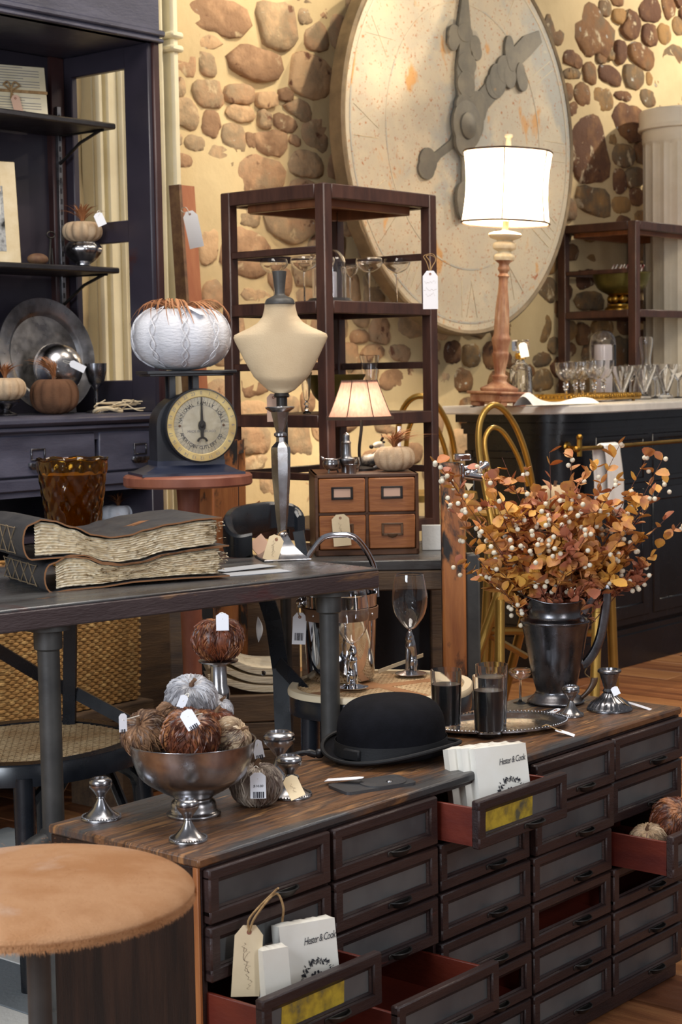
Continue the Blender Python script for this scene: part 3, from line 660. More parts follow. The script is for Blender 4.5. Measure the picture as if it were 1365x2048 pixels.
while x<BL-.5:
    pn=MB(); wd=.52; z0,z1=.28,.86
    for (a,c,e_,f_) in ((0,.07,z0-.04,z1+.04),(wd-.07,wd,z0-.04,z1+.04),(.06,wd-.06,z0-.04,z0+.03),(.06,wd-.06,z1-.03,z1+.04)): pn.box(x+a,x+c,.028,.055,e_,f_,.006)
    for k in range(4): pn.box(x+.085+k*.09,x+.165+k*.09,.04,.056,z0+.05,z1-.05,.006)
    part('panel',pn,M['bar_black'],bar)
    pn=MB()
    for (a,c,e_,f_) in ((0,.06,.93,BH-.12),(wd-.06,wd,.93,BH-.12),(.05,wd-.05,.93,.96),(.05,wd-.05,BH-.15,BH-.12)): pn.box(x+a,x+c,.03,.055,e_,f_,.005)
    part('panel',pn,M['bar_black'],bar); x+=.56
pn=MB()
for (a,c,e_,f_) in ((.27,.33,.25,1.12),(.58,.64,.25,1.12),(.3,.6,.25,.31),(.3,.6,.8,.86),(.3,.6,1.08,1.12)): pn.box(.03,.055,a,c,e_,f_,.005)
part('panel',pn,M['bar_black'],bar)
b=MB(); P=barfoot(.05,.28); b.prism(P,BH,BH+.008); b.prism(barfoot(.058,.285),BH+.006,BH+.036); b.prism(barfoot(.052,.28),BH+.034,BH+.042); part('marble_top',b,M['marble'],bar,ang=35)
BT=BH+.042
rp=RM@Vector(onq(1160,898,4.40)); rl=1.2
b=MB(); xr=rp.x-7.12; zr=rp.z
b.tube([(xr-.02,-.1,zr),(xr+3.5,-.1,zr)],.011,10)
for k in range(3):
    X=xr+.12+k*1.6; b.tube([(X,-.1,zr),(X,.045,zr)],.009,8); b.lathe([(.03,0),(.026,.008),(0,.012)],16,T(X,.045,zr)@R(PI/2,'X'))
b.tube([(xr+.0,-.1,zr+.045),(xr+.0,-.1,zr-.035)],.012,8); b.ball((xr,-.1,zr+.055),.016); b.ball((xr-.03,-.1,zr),.015)
part('foot_rail',b,M['brass'],bar)
# towel over the rail
tx=(RM@onq(1228,960,4.38)).x-7.12
b=MB(); zt=zr
def tw(u,v):
    x=tx-.075+.15*u+.008*math.sin(v*9); 
    if v<.47: return (x+.01*math.sin(v*7),-.118-.006*math.sin(u*8+v*5),zt-.33+.33*v/.47)
    if v<.55: a=(v-.47)/.08*PI; return (x,-.1-.018*math.cos(a),zt+.018*math.sin(a))
    return (x-.045,-.082+.004*math.sin(u*9),zt-.26*(v-.55)/.45)
b.grid(tw,12,26)
tob=solo('bar_towel',b,M['towel'],'white towel folded over the brass rail of the bar','towel',loc=bar.location,rz=ANG)
md=tob.modifiers.new('s','SOLIDIFY'); md.thickness=.006; md.offset=0
# ================================================================ ETAGERES
def etagere(loc,wd,dp,ht,label,shelves,rails,bar_w=.045):
    t=thing('open_shelf_unit',loc,ANG,label,'shelf'); r=bar_w/2
    for (x,y) in ((0,0),(wd-bar_w,0),(0,dp-bar_w),(wd-bar_w,dp-bar_w)):
        b=MB(); b.box(x,x+bar_w,y,y+bar_w,0,ht,.004); part('post',b,M['walnut'],t)
    b=MB(); b.box(bar_w,wd-bar_w,0,bar_w,ht-.05,ht,.003); b.box(bar_w,wd-bar_w,dp-bar_w,dp,ht-.05,ht,.003); b.box(0,bar_w,bar_w,dp-bar_w,ht-.05,ht,.003); b.box(wd-bar_w,wd,bar_w,dp-bar_w,ht-.05,ht,.003); part('top_frame',b,M['walnut'],t)
    b=MB(); b.box(bar_w,wd-bar_w,bar_w,dp-bar_w,ht-.035,ht-.012); b.box(.09,wd-.09,.06,.085,ht-.075,ht-.03,.003);b.box(.09,wd-.09,dp-.085,dp-.06,ht-.075,ht-.03,.003); b.box(.06,.085,.08,dp-.08,ht-.075,ht-.03,.003); b.box(wd-.085,wd-.06,.08,dp-.08,ht-.075,ht-.03,.003); part('top_panel',b,M['walnut2'],t)
    for z in shelves:
        b=MB(); b.box(.006,wd-.006,.006,dp-.006,z-.022,z,.003); b.box(bar_w,wd-bar_w,.0,.02,z-.045,z-.0,.003); b.box(bar_w,wd-bar_w,dp-.02,dp,z-.045,z,.003); b.box(.0,.02,bar_w,dp-bar_w,z-.045,z,.003); b.box(wd-.02,wd,bar_w,dp-bar_w,z-.045,z,.003)
        part('shelf',b,M['walnut'],t)
    for z in rails:
        for args in ((.008,.03,bar_w,dp-bar_w),(wd-.03,wd-.008,bar_w,dp-bar_w),(bar_w,wd-bar_w,dp-.03,dp-.008)):
            b=MB(); b.box(*args,z-.026,z,.003); part('rail',b,M['walnut'],t)
    return t
E1=at(655,365,6.15); E1D=.50; E1W=.66
zE=lambda py,Y=6.15: at(655,py,Y).z
et1=etagere((E1.x-EV.x*.02,E1.y-EV.y*.02,0),E1W,E1D,E1.z,'tall walnut open shelf unit in the middle, holding glassware',[zE(600),zE(830),zE(1060),.35],[zE(490),zE(724),zE(948)])
E2=at(1270,440,10.0)
print('et2 q',E2.dot(MV),'s',E2.dot(EV))
E2=W((RM@onq(1272,440,5.31)).x,5.31,(RM@onq(1272,440,5.31)).z)
zE2=lambda py:(RM@onq(1272,py,5.31)).z
et2=etagere((E2.x,E2.y,0),.9,.55,E2.z,'walnut open shelf unit behind the bar at right',[zE2(618),zE2(840),.6],[zE2(535)],.055)
# ================================================================ DRAWER CABINET (foreground)
CA=math.radians(49.9); CL=1.68; CDp=.385; CHh=.675; A0=onz(394,1716,CHh)
CE=Vector((math.cos(CA),math.sin(CA),0)); CM=Vector((-math.sin(CA),math.cos(CA),0))
cb=thing('drawer_cabinet',(A0.x,A0.y,0),CA,'long low dark wooden haberdashery cabinet with thirty glass-fronted drawers','cabinet')
def C(x,y,z=CHh): return Vector((A0.x,A0.y,0))+CE*x+CM*y+Vector((0,0,z))
b=MB(); b.box(-.004,CL+.006,-.008,CDp+.004,CHh-.018,CHh,.004); part('top',b,M['cab_top'],cb)
b=MB(); b.box(0,.018,.006,CDp,0,CHh-.018,.002); part('end_panel',b,M['cab_end'],cb)
b=MB(); b.box(CL-.018,CL,.006,CDp,0,CHh-.018,.002); part('end_panel',b,M['cab_end'],cb)
b=MB(); b.box(-.002,.005,-.002,.010,0,CHh-.018,.001); part('corner_strip',b,M['orange_wood'],cb)
b=MB(); b.box(.017,CL-.018,CDp-.012,CDp-.002,0,CHh-.02); part('back_panel',b,M['cab_end'],cb)
b=MB(); b.box(.0,CL,.0,.02,CHh-.026,CHh-.017,.002); b.box(.01,CL-.01,.0,.02,.0,.036,.003)
DW=.334; DH=.103
for c in range(6):
    x=.012+c*DW-.006 if c else .010
    b.box(x,x+.012,.002,.02,.03,CHh-.02,.001)
part('front_rails',b,M['cab_dark'],cb)
b=MB()
for c in range(1,5): b.box(.006+c*DW,.012+c*DW,.02,CDp-.014,.03,CHh-.02)
for r in range(1,6): b.box(.018,CL-.018,.02,CDp-.014,.6555-r*DH-.002,.6555-r*DH+.002)
part('dividers',b,M['cab_end'],cb)
def frame_front(x0,x1,z0,z1):
    b=MB(); f=.021
    b.box(x0,x1,-.014,.006,z1-f,z1,.003); b.box(x0,x1,-.014,.006,z0,z0+f+.004,.003)
    b.box(x0,x0+f+.004,-.0138,.006,z0+.012,z1-.012,.003); b.box(x1-f-.004,x1,-.0138,.006,z0+.012,z1-.012,.003)
    # inner chamfer slope
    i0,i1,k0,k1=x0+f,x1-f,z0+f,z1-f
    vs=[(i0,-.011,k0),(i1,-.011,k0),(i1,-.011,k1),(i0,-.011,k1),(i0+.008,-.004,k0+.008),(i1-.008,-.004,k0+.008),(i1-.008,-.004,k1-.008),(i0+.008,-.004,k1-.008)]
    b.add(vs,[(0,1,5,4),(1,2,6,5),(2,3,7,6),(3,0,4,7)])
    return b
def frontmeshes():
    w_,h_=DW-.010,DH-.005
    fr=mesh_of(frame_front(0,w_,0,h_),M['cab_front'])
    g=MB(); g.box(.024,w_-.024,-.003,0,.024,h_-.024); gl=mesh_of(g,M['dust_glass'])
    # cup pull below the glass
    p=MB(); xc=w_*.60
    n=12; vs=[]
    for (k,dz) in ((1,.0),(1.08,.0015),(.95,-.004),(.7,-.011),(.35,-.0145)):
        for i in range(n+1):
            t=PI+PI*i/n; vs.append((xc+.027*k*math.cos(t),-.014+.019*k*math.sin(t),.019+dz))
    fs=[]
    for j in range(4):
        for i in range(n): a=j*(n+1)+i; fs.append((a,a+1,a+n+2,a+n+1))
    p.add(vs,fs); p.tube([(xc+.0285*math.cos(PI+PI*i/n),-.014+.0200*math.sin(PI+PI*i/n),.0195) for i in range(n+1)],.0018,6)
    p.box(xc-.036,xc+.036,-.0162,-.0135,.010,.020,.001)
    pl=mesh_of(p,M['iron'])
    bx=MB(); bx.box(.004,w_-.004,.006,.32,.004,.010); bx.box(.004,.012,.006,.32,.004,h_-.016,.001); bx.box(w_-.012,w_-.004,.006,.32,.004,h_-.016,.001); bx.box(.01,w_-.01,.312,.32,.004,h_-.016,.001)
    return fr,gl,pl,mesh_of(bx,M['red_inside'])
FR,GL,PL,BX=frontmeshes()
PULL={(0,2):.122,(2,0):.097,(1,3):.150,(4,2):.158}
NOGLASS={(2,4),(3,3),(4,3)}
LOOSE={(3,0):.012,(3,1):.01,(4,0):.006}
for c in range(5):
    for r in range(6):
        d=PULL.get((c,r),LOOSE.get((c,r),rs.uniform(0,.004)))
        o=part('drawer',BX,None,cb); o.location=(.014+c*DW,-d,.6555-(r+1)*DH+.002)
        part('frame',FR,None,o); part('cup_pull',PL,None,o)
        if (c,r) not in NOGLASS: part('glass_pane',GL,None,o)
        if (c,r) in ((0,2),(2,0)):
            y=MB(); x0=.034 if r==0 else .055
            y.add([(x0,-.0036,.022),(x0+.17,-.0036,.028),(x0+.172,-.0036,.078),(x0+.004,-.0036,.074)],[(0,1,2,3)]); part('label_card',y,M['yellow_print'],o,smooth=False)
def D3(c,r,x,y,z): # point inside a pulled drawer
    d=PULL.get((c,r),0); return C(.014+c*DW+x,-d+y,.6555-(r+1)*DH+.002+z)
# ================================================================ napkin packets
def script_logo(parent,x,z,sz,y):
    me=textmesh('Hester & Cook',sz,M['ink'],.45,sp=.84); o=part('lettering',me,None,parent); o.matrix_basis=T(x,y,z)@R(-.08,'Y')@S(.8,1,1.25)@R(PI/2,'X')
def wreath(parent,x,z,r,y):
    b=MB(); rr=random.Random(8)
    for k in range(110):
        a=rr.uniform(-.35,PI+.35); q=r*rr.uniform(.80,1.12); cx,cz_=x+q*math.cos(a),z+q*math.sin(a); l=r*rr.uniform(.06,.14); th=a+rr.uniform(-1,1)
        dx,dz=math.cos(th)*l,math.sin(th)*l; nx_,nz_=-math.sin(th)*l*.3,math.cos(th)*l*.3
        b.add([(cx-dx,y,cz_-dz),(cx+nx_,y,cz_+nz_),(cx+dx,y,cz_+dz),(cx-nx_,y,cz_-nz_)],[(0,1,2,3)])
    for k in range(10):
        a=rr.uniform(.3,PI-.3);q=r*rr.uniform(.1,.5);b.add([(x+q*math.cos(a)+r*.07*math.cos(t),y,z+q*math.sin(a)*.8+r*.1*math.sin(t)) for t in (0,1,2,3,4,5)],[(0,1,2,3,4,5)])
    part('wreath_print',b,M['ink'],parent,smooth=False)
def packet(loc,rz,lean,w_,h_,d_,label,logo=True,printed=None):
    t=thing('napkin_packet',loc,0,label,'napkins','paper napkin packets in the open drawers'); t.rotation_euler=(lean,0,rz)
    b=MB(); n=8
    # soft stack with crimped cellophane top
    vs=[];fs=[]
    prof=[(0,.0),(.02,-.003),(.5,-.002),(.93,.0),(1,.004)]
    def rg(u,v):
        # u around, v height
        a=u*4; sx=[(-1,-1),(1,-1),(1,1),(-1,1)][int(a)%4]; ex=[(1,-1),(1,1),(-1,1),(-1,-1)][int(a)%4]; f=a-int(a)
        X=sx[0]+(ex[0]-sx[0])*f; Y=sx[1]+(ex[1]-sx[1])*f
        return (X*w_/2,Y*d_/2 ,h_*v+0)
    b.grid(rg,24,10,closeu=True)
    def top(u,v): return ((u-.5)*w_,(v-.5)*d_,h_+(.004*math.sin(PI*v)+.0012*math.sin(u*26+v*5))*(1 if 0<u<1 and 0<v<1 else 0))
    b.grid(top,14,8)
    part('folded_napkins',b,M['napkin'],t,ang=50)
    if logo:
        script_logo(t,w_*.19,h_*.80,.0125*h_/.13,-d_/2-.0016); wreath(t,w_*.12,h_*.36,.026*h_/.13,-d_/2-.0016)
    return t
Pz=D3(2,0,.06,.05,.012)
lab='{} white napkin packet in the open top-row drawer, {}'
packet(D3(2,0,.178,.046,.012),CA-.42,-.20,.125,.158,.024,'foremost white napkin packet with script lettering and wreath in the open top-row drawer')
packet(D3(2,0,.170,.074,.012),CA-.42,-.20,.125,.156,.024,'middle plain white napkin packet behind the lettered one in the top-row drawer',False)
packet(D3(2,0,.160,.101,.012),CA-.42,-.20,.125,.153,.022,'rearmost white napkin packet in the open top-row drawer, behind two others',False)
packet(D3(0,2,.195,.050,.012),CA-.40,-.17,.112,.158,.034,'cream napkin packet with script lettering and wreath in the open lower drawer')
packet(D3(0,2,.098,.044,.012),CA-.38,-.14,.050,.138,.034,'narrow plain cream napkin packet leaning at the left in the open lower drawer',False)
# tag hanging on twine from the first drawer pull
t=tagcard('hanging_tag',.125,.052,M['manila'],'large manila tag on jute twine hanging before the lower napkin packets',curl=.0,lines=[('Haberdashery',.014,-.06,1.4),('Cabinet',.014,-.05,1.4)])
hp=C(.012+.5*DW-.02,-.036,.580); tl=C(.085,-.040,.530); t.location=tl; t.rotation_euler=(math.radians(-4),math.radians(6),CA-.55)
b=MB(); string(b,[tl,tl+Vector((.012,0,.028)),hp,hp+Vector((.014,-.004,-.022)),hp+Vector((.012,-.004,-.05))],.0022); string(b,[tl,tl+Vector((.002,0,.026)),hp+Vector((-.002,-.003,.004)),hp+Vector((.006,-.006,.012))],.0022)
tw_=part('twine',b,M['twine']); 
def attach(o,root):
    bpy.context.view_layer.update(); o.parent=root; o.matrix_parent_inverse=root.matrix_world.inverted(); return o
attach(tw_,t)
# ================================================================ TALL WORK TABLE
TZ=1.0; TA=math.radians(40.5); T0=onz(758,1136,TZ); TD=.80; TL=1.5; TH=.052
tb=thing('work_table',(T0.x,T0.y,0),TA,'tall dark painted work table with worn edge and grey pipe legs, holding two journals','table')
def TP(x,y,z=TZ):
    return Vector((T0.x+math.cos(TA)*x-math.sin(TA)*y,T0.y+math.sin(TA)*x+math.cos(TA)*y,z))
b=MB(); b.box(-TL,0,0,TD,TZ-.008,TZ,.003); part('tabletop',b,M['table_top'],tb)
b=MB(); b.box(-TL-.002,.002,-.002,TD+.002,TZ-TH,TZ-.006,.004); part('edge_band',b,M['table_edge'],tb)
def tleg(px,y):
    # find local x along line y such that it projects at px
    best=None
    for i in range(600):
        x=-TL+i*TL/600; p=TP(x,y,.85); r=p-Vector((0,0,CH)); yy=r.y*_ct-r.z*_st
        xi=682.5+F*r.x/yy
        if best is None or abs(xi-px)<best[0]: best=(abs(xi-px),x)
    return best[1]
lx1=tleg(93,.06); lx2=tleg(655,.06)
for (lx,ly) in ((lx1,.06),(lx2,.06),(lx1,TD-.06),(lx2,TD-.06)):
    if (lx,ly)==(lx2,TD-.06): continue
    b=MB(); b.lathe([(.05,.0),(.05,.012),(.034,.016),(.034,.05),(.0255,.055),(.0255,.42),(.032,.425),(.032,.47),(.0255,.475),(.0255,TZ-TH-.06),(.033,TZ-TH-.055),(.033,TZ-TH-.016),(.052,TZ-TH-.012),(.052,TZ-TH)],20,T(lx,ly,0)); part('leg',b,M['steel_pipe'],tb,ang=30)
b=MB(); b.tube(smoothpath([(lx1,.06,.45),(lx1-.05,.06,.44),(lx1-.2,.06,.38),(lx1-.5,.06,.36)]),.024,12); part('stretcher',b,M['steel_pipe'],tb)
# ================================================================ LEATHER JOURNALS
def journal(loc,rz,w_,dpt,prof_lo,prof_hi,label,name='leather_journal',cover_over=.02):
    """prof_lo/hi: list of (x,z) along the long edge; spine at x=0"""
    t=thing(name,loc,rz,label,'book')
    n=40
    def itp(P,x):
        P=sorted(P)
        for (x0,z0),(x1,z1) in zip(P,P[1:]):
            if x0<=x<=x1:
                f=(x-x0)/(x1-x0); f=f*f*(3-2*f); return z0+(z1-z0)*f
        return P[-1][1] if x>P[-1][0] else P[0][1]
    lo=lambda x:itp(prof_lo,x); hi=lambda x:itp(prof_hi,x)
    th=.004
    # pages block: rows of uneven sheets
    b=MB(); rr=random.Random(int(w_*1e4)); rows=22; colsN=70
    off=[[rr.uniform(-.004,.003)+.0015*math.sin(i*.9+j) for i in range(colsN+1)] for j in range(rows+1)]
    def front(u,v):
        x=.012+(w_-.012)*u; j=int(round(v*rows)); i=int(round(u*colsN)); z0,z1=lo(x)+th,hi(x)-th
        ex=(-.004 if j%2 else .003)
        return (x+(rr.uniform(-.010,.004) if u>.995 else 0),ex+off[j][i],z0+(z1-z0)*v)
    b.grid(front,colsN+1,rows+1)
    def right(u,v):
        y=.0+dpt*u; z0,z1=lo(w_)+th,hi(w_)-th; return (w_+rr.uniform(-.008,.006),y,z0+(z1-z0)*v)
    b.grid(right,24,rows+1)
    def topp(u,v): x=.012+(w_-.012)*u; return (x,dpt*v,hi(x)-th)
    b.grid(topp,40,2)
    part('page_block',b,M['pages'],t,ang=25)
    # loose torn leaf corners
    b=MB()
    for k in range(70):
        x=w_*rr.uniform(.15,1.0) if k<45 else w_*rr.uniform(.93,1.02); v=rr.uniform(.06,.94); z=lo(x)+th+(hi(x)-lo(x)-2*th)*v; l=rr.uniform(.006,.022); h_=rr.uniform(.001,.0028); y=-.004-rr.uniform(0,.007)
        b.add([(x,0.004,z),(x+l,0.004,z+.001),(x+l*.8,y,z+rr.uniform(-.002,.002)),(x+l*.4,y-.002,z+h_),(x+.001,y,z)],[(0,1,2,3,4)])
    part('torn_leaves',b,M['page_torn'],t,smooth=False,kind='stuff')
    # cover
    def coverpts(): 
        pts=[]
        for i in range(n+1):
            x=(w_+cover_over)*(1-i/n); pts.append((x,hi(min(x,w_)) if x<=w_ else hi(w_)))
        z1,z0=hi(0),lo(0); m_=8
        for i in range(1,m_):
            a=PI/2+PI*i/m_; pts.append((.0+ .018*math.cos(a),(z0+z1)/2+(z1-z0)/2*math.sin(a)))
        for i in range(n+1):
            x=(w_+cover_over)*i/n; pts.append((x,lo(min(x,w_))))
        return pts
    cp=coverpts(); L=len(cp)
    def cover(y0,y1,b,thk,shift=0):
        ins=[]
        for i,(x,z) in enumerate(cp):
            x0,z0=cp[max(i-1,0)];x1,z1=cp[min(i+1,L-1)];d=math.hypot(x1-x0,z1-z0) or 1
            nx_,nz_=-(z1-z0)/d,(x1-x0)/d; ins.append((x+nx_*thk,z+nz_*thk))
        vs=[(x,y,z) for y in (y0,y1) for (x,z) in cp]+[(x,y,z) for y in (y0,y1) for (x,z) in ins]
        fs=[]
        for i in range(L-1):
            fs+=[(i,i+1,L+i+1,L+i),(2*L+i,3*L+i,3*L+i+1,2*L+i+1),(i,2*L+i,2*L+i+1,i+1),(L+i,L+i+1,3*L+i+1,3*L+i)]
        fs+=[(0,L,3*L,2*L),(L-1,3*L-1,4*L-1,2*L-1)]
        b.add(vs,fs)
    b=MB(); cover(-.012,dpt+.01,b,-.003); part('cover',b,M['leather'],t,ang=50)
    b=MB(); cover(-.0135,-.0115,b,-.0036); part('cover_edge',b,M['leather_edge'],t,ang=50)
    return t,lo,hi
bp0=onz(103,1183,TZ); bp1=onz(441,1158,TZ); BA=math.atan2(bp1.y-bp0.y,bp1.x-bp0.x); BW=(bp1-bp0).length
BA2=BA-.0
low=[(0,0.0),(.1,.004),(.25,.005),(.5,.012),(.75,.012),(1,.010)]
hi1=[(0,.066),(.10,.083),(.18,.081),(.30,.060),(.40,.053),(.52,.056),(.68,.071),(.85,.078),(1,.082)]
k1=BW
j1,lo1,hi1f=journal(bp0,BA,BW,.30,[(x*k1,z) for x,z in low],[(x*k1,z) for x,z in hi1],'lower thick leather journal with cream deckle pages and laced spine on table')
p2=bp0+Vector((math.cos(BA),math.sin(BA),0))*(-.050)+Vector((0,0,.0))
hiS=[(0,.082),(.11,.083),(.22,.083),(.30,.078),(.42,.060),(.50,.055),(.60,.058),(.78,.074),(.92,.079),(1.05,.083)]
hiT=[(0,.162),(.06,.172),(.12,.168),(.24,.150),(.36,.128),(.46,.120),(.56,.123),(.66,.134),(.80,.144),(1,.152),(1.1,.153)]
j2,lo2,hi2f=journal(p2,BA,BW+.040,.31,[(x*k1,z) for x,z in hiS],[(x*k1,z) for x,z in hiT],'upper thick leather journal with wavy cover and torn deckle pages, stacked on top',cover_over=.012)
# laced crosses on the spines
for (j,zb,zt) in ((j1,.008,.06),(j2,.09,.155)):
    b=MB()
    for k in range(4):
        y=.05+k*.07
        for (a,c) in ((0,1),(1,0)):
            b.tube([(-.0205,y,zb+(zt-zb)*a),(-.0215,y+.03,zb+(zt-zb)*.5),(-.0205,y+.06,zb+(zt-zb)*c)],.0016,5)
        b.tube([(-.0205,y,zb+.003),(-.0212,y+.06,zb+.002)],.0014,5); b.tube([(-.0205,y,zt-.002),(-.0212,y+.06,zt-.002)],.0014,5)
    part('spine_lacing',b,M['spine_lace'],j)
# leather tie on the top cover
b=MB()
for (x,y) in ((.26,.10),(.275,.11)): b.add([(x,y,hi2f(x)+.004),(x+.05,y+.015,hi2f(x+.05)+.006),(x+.075,y+.01,hi2f(x+.07)+.004),(x+.045,y-.006,hi2f(x+.045)+.004)],[(0,1,2,3)])
part('leather_tie',b,M['leather_edge'],j2)
# ================================================================ COWHIDE STOOL
SZ=.820; sc=onz(72,1757,SZ); SR=mp(322,sc.y)
st=thing('fur_stool',(sc.x,sc.y,0),0,'round bar stool with tan cowhide seat in the left foreground','stool')
prof=[(0,SZ+.012),(SR*.45,SZ+.010),(SR*.75,SZ+.003),(SR*.92,SZ-.006),(SR*1.0,SZ-.019),(SR*.985,SZ-.028),(SR*.95,SZ-.033),(SR*.5,SZ-.034),(0,SZ-.034)]
b=MB(); b.lathe(sprof(prof,5),96); part('seat',b,M['hide'],st,ang=60)
M['hair']=pm('short_tan_hair',srgb(168,116,74),.7,Specular_IOR_Level=.2,var=srgb(188,138,96),vs=12)
b=MB(); rh=random.Random(3)
for k in range(15000):
    a=rh.uniform(0,2*PI); e=rh.random()
    if e<.02: r=SR*math.sqrt(rh.random())*.97; z=SZ+.0115-.012*(r/SR)**4; lift=.0012; l=rh.uniform(.003,.006)
    else: z=SZ-rh.uniform(.022,.033); r=SR*(1.0-.05*((z-SZ+.03)/.035)**2); lift=.0015; l=rh.uniform(.003,.006)
    x,y=r*math.cos(a),r*math.sin(a)
    if e<.45: d=Vector((math.cos(a*.3-.9)+rh.uniform(-.3,.3),math.sin(a*.3-.9)+rh.uniform(-.3,.3),.03))
    else: d=Vector((math.cos(a)*.22+rh.uniform(-.2,.2),math.sin(a)*.22+rh.uniform(-.2,.2),-1))
    d.normalize(); p=Vector((x,y,z)); s_=d.cross(Vector((math.cos(a),math.sin(a),.3))).normalized()*.00028
    b.add([p-s_,p+s_,p+d*l],[(0,1,2)])
for k in range(30):
    a=-1.45+rh.uniform(-.5,.4); p=Vector((SR*.985*math.cos(a),SR*.985*math.sin(a),SZ-.030)); d=Vector((rh.uniform(-.4,.4),-.15,-1)).normalized(); s_=Vector((.0006,0,0)); l=rh.uniform(.006,.012)
    b.add([p-s_,p+s_,p+d*l],[(0,1,2)])
part('hair',b,M['hair'],st,smooth=False,kind='stuff')
b=MB(); b.lathe([(SR*.5,SZ-.034),(SR*.5,SZ-.044),(.055,SZ-.048),(.024,SZ-.054),(.0165,SZ-.08),(.0165,.30),(.026,.29),(.026,.02),(.05,.0)],32); part('column',b,M['steel_pipe'],st,ang=30)
b=MB()
for k in range(4):
    a=.4+k*PI/2; b.tube(smoothpath([(0.03*math.cos(a),.03*math.sin(a),.26),(.12*math.cos(a),.12*math.sin(a),.22),(.22*math.cos(a),.22*math.sin(a),.02)]),.014,10)
part('feet',b,M['steel_pipe'],st)
b=MB(); b.tube([(.2*math.cos(2*PI*k/32),.2*math.sin(2*PI*k/32),.3) for k in range(32)],.012,8,closed=True)
for k in range(4):
    a=.4+k*PI/2;b.tube([(.03*math.cos(a),.03*math.sin(a),.3),(.2*math.cos(a),.2*math.sin(a),.3)],.009,8)
part('foot_ring',b,M['steel_pipe'],st)
# striped floor cloth at lower left
fcl=thing('floor_rug',onz(20,1990,0)+Vector((-.12,.25,0)),CA+PI/2,'grey and white striped floor rug at lower left','rug')
y=-.9
k=0
while y<.9:
    b=MB(); b.box(-1,1,y,y+.215,.002,.010,.002); part('stripe',b,M['rug_light'] if k%2 else M['rug_grey'],fcl); y+=.218; k+=1
# ================================================================ CANE CHAIRS
def ringpts(cx,cy,a,b_,z,n=48,p=2.3,rot=0):
    out=[]
    for i in range(n):
        t=2*PI*i/n; c,s_=math.cos(t),math.sin(t); x=a*abs(c)**(2/p)*(1 if c>0 else -1); y=b_*abs(s_)**(2/p)*(1 if s_>0 else -1)
        out.append((cx+x*math.cos(rot)-y*math.sin(rot),cy+x*math.sin(rot)+y*math.cos(rot),z))
    return out
def canemesh(a,b_,z,step,r,rot=0,p=2.3,band=True):
    b=MB(); 
    def ext(y,a,b_): # half extent in x at y
        v=1-abs(y/b_)**p; return a*v**(1/p) if v>0 else 0
    for fam in (0,1):
        A_,B_=(a,b_) if fam==0 else (b_,a)
        y=-B_+step/2
        k=0
        while y<B_:
            e=ext(y,A_,B_)
            if e>.01:
                for o in (-r*1.2,r*1.2):
                    pts=[]
                    for x in (-e,e): pts.append((x,y+o) if fam==0 else (y+o,x))
                    (x0,y0),(x1,y1)=pts; zz=z+(.0008 if fam else 0)
                    if fam==0: b.box(x0,x1,y0-r*.8,y0+r*.8,zz,zz+.0012)
                    else: b.box(x0-r*.8,x0+r*.8,y0,y1,zz,zz+.0012)
            y+=step;k+=1
    # diagonals
    for sg in (1,-1):
        y=-a-b_
        while y<a+b_:
            # line points x=t, yy=y+sg*t clipped
            ts=[t for t in [i*(2*a)/60-a for i in range(61)] if abs((t)/a)**p+abs((y+sg*t)/b_)**p<.97]
            if len(ts)>1: b.tube([(ts[0],y+sg*ts[0],z+.0018),(ts[-1],y+sg*ts[-1],z+.0018)],r*.8,4,cap=False)
            y+=step*1.42
    return b
def seatring(a,b_,z,h_,wi,mat,t,p=2.3,name='seat_frame'):
    b=MB(); n=56; o=ringpts(0,0,a,b_,0,n,p); i_=ringpts(0,0,a-wi,b_-wi,0,n,p)
    vs=[(x,y,z-h_) for x,y,_ in o]+[(x*1.0,y,z-.006) for x,y,_ in o]+[(x*.985,y*.985,z) for x,y,_ in o]+[(x,y,z) for x,y,_ in i_]+[(x,y,z-h_) for x,y,_ in i_]
    fs=[]
    for j in range(5):
        for k in range(n): fs.append((j*n+k,j*n+(k+1)%n,((j+1)%5)*n+(k+1)%n,((j+1)%5)*n+k))
    b.add(vs,fs); return part(name,b,mat,t)
# chair 1 : left, black with cane seat, under the table
c1p=onz(60,1488,.555)
ch1=thing('cane_chair',(c1p.x,c1p.y,0),TA+.2,'black cross-back chair with cane seat beneath the table at left','chair')
seatring(.30,.28,.565,.055,.045,M['bluebw'],ch1)
part('cane_seat',canemesh(.262,.242,.558,.016,.0014),M['cane'],ch1,smooth=False)
b=MB(); b.prism([(x,y) for x,y,_ in ringpts(0,0,.262,.242,0,40)],.545,.5475); part('cane_backing',b,M['cane_band'],ch1)
for (x,y) in ((.2,-.2),(-.2,-.2),(.22,.2),(-.22,.2)):
    b=MB(); b.tube([(x,y,.53),(x*1.08,y*1.08,.25),(x*1.18,y*1.18,0)],[.028,.024,.02],12); part('leg',b,M['bluebw'],ch1)
b=MB(); b.tube([(.0+.24*math.cos(2*PI*k/32),.24*math.sin(2*PI*k/32),.2) for k in range(32)],.012,8,closed=True); part('stretcher_ring',b,M['bluebw'],ch1)
b=MB()
b.tube(smoothpath([(-.2,-.2,.36),(-.17,-.2,.47),(0,-.21,.53),(.17,-.2,.47),(.2,-.2,.36)]),.014,8)
part('arch_brace',b,M['bluebw'],ch1)
b=MB(); b.tube(smoothpath([(.2,-.18,.30),(.22,0,.5),(.21,.18,.30)]),.014,8); part('arch_brace',b,M['bluebw'],ch1)
def wbar(b,p,q,w_,d_,dv=MV): 
    p,q=Vector(p),Vector(q); ax=(q-p).normalized(); wv=ax.cross(dv).normalized(); slab(b,p,q,wv,dv,w_,d_)
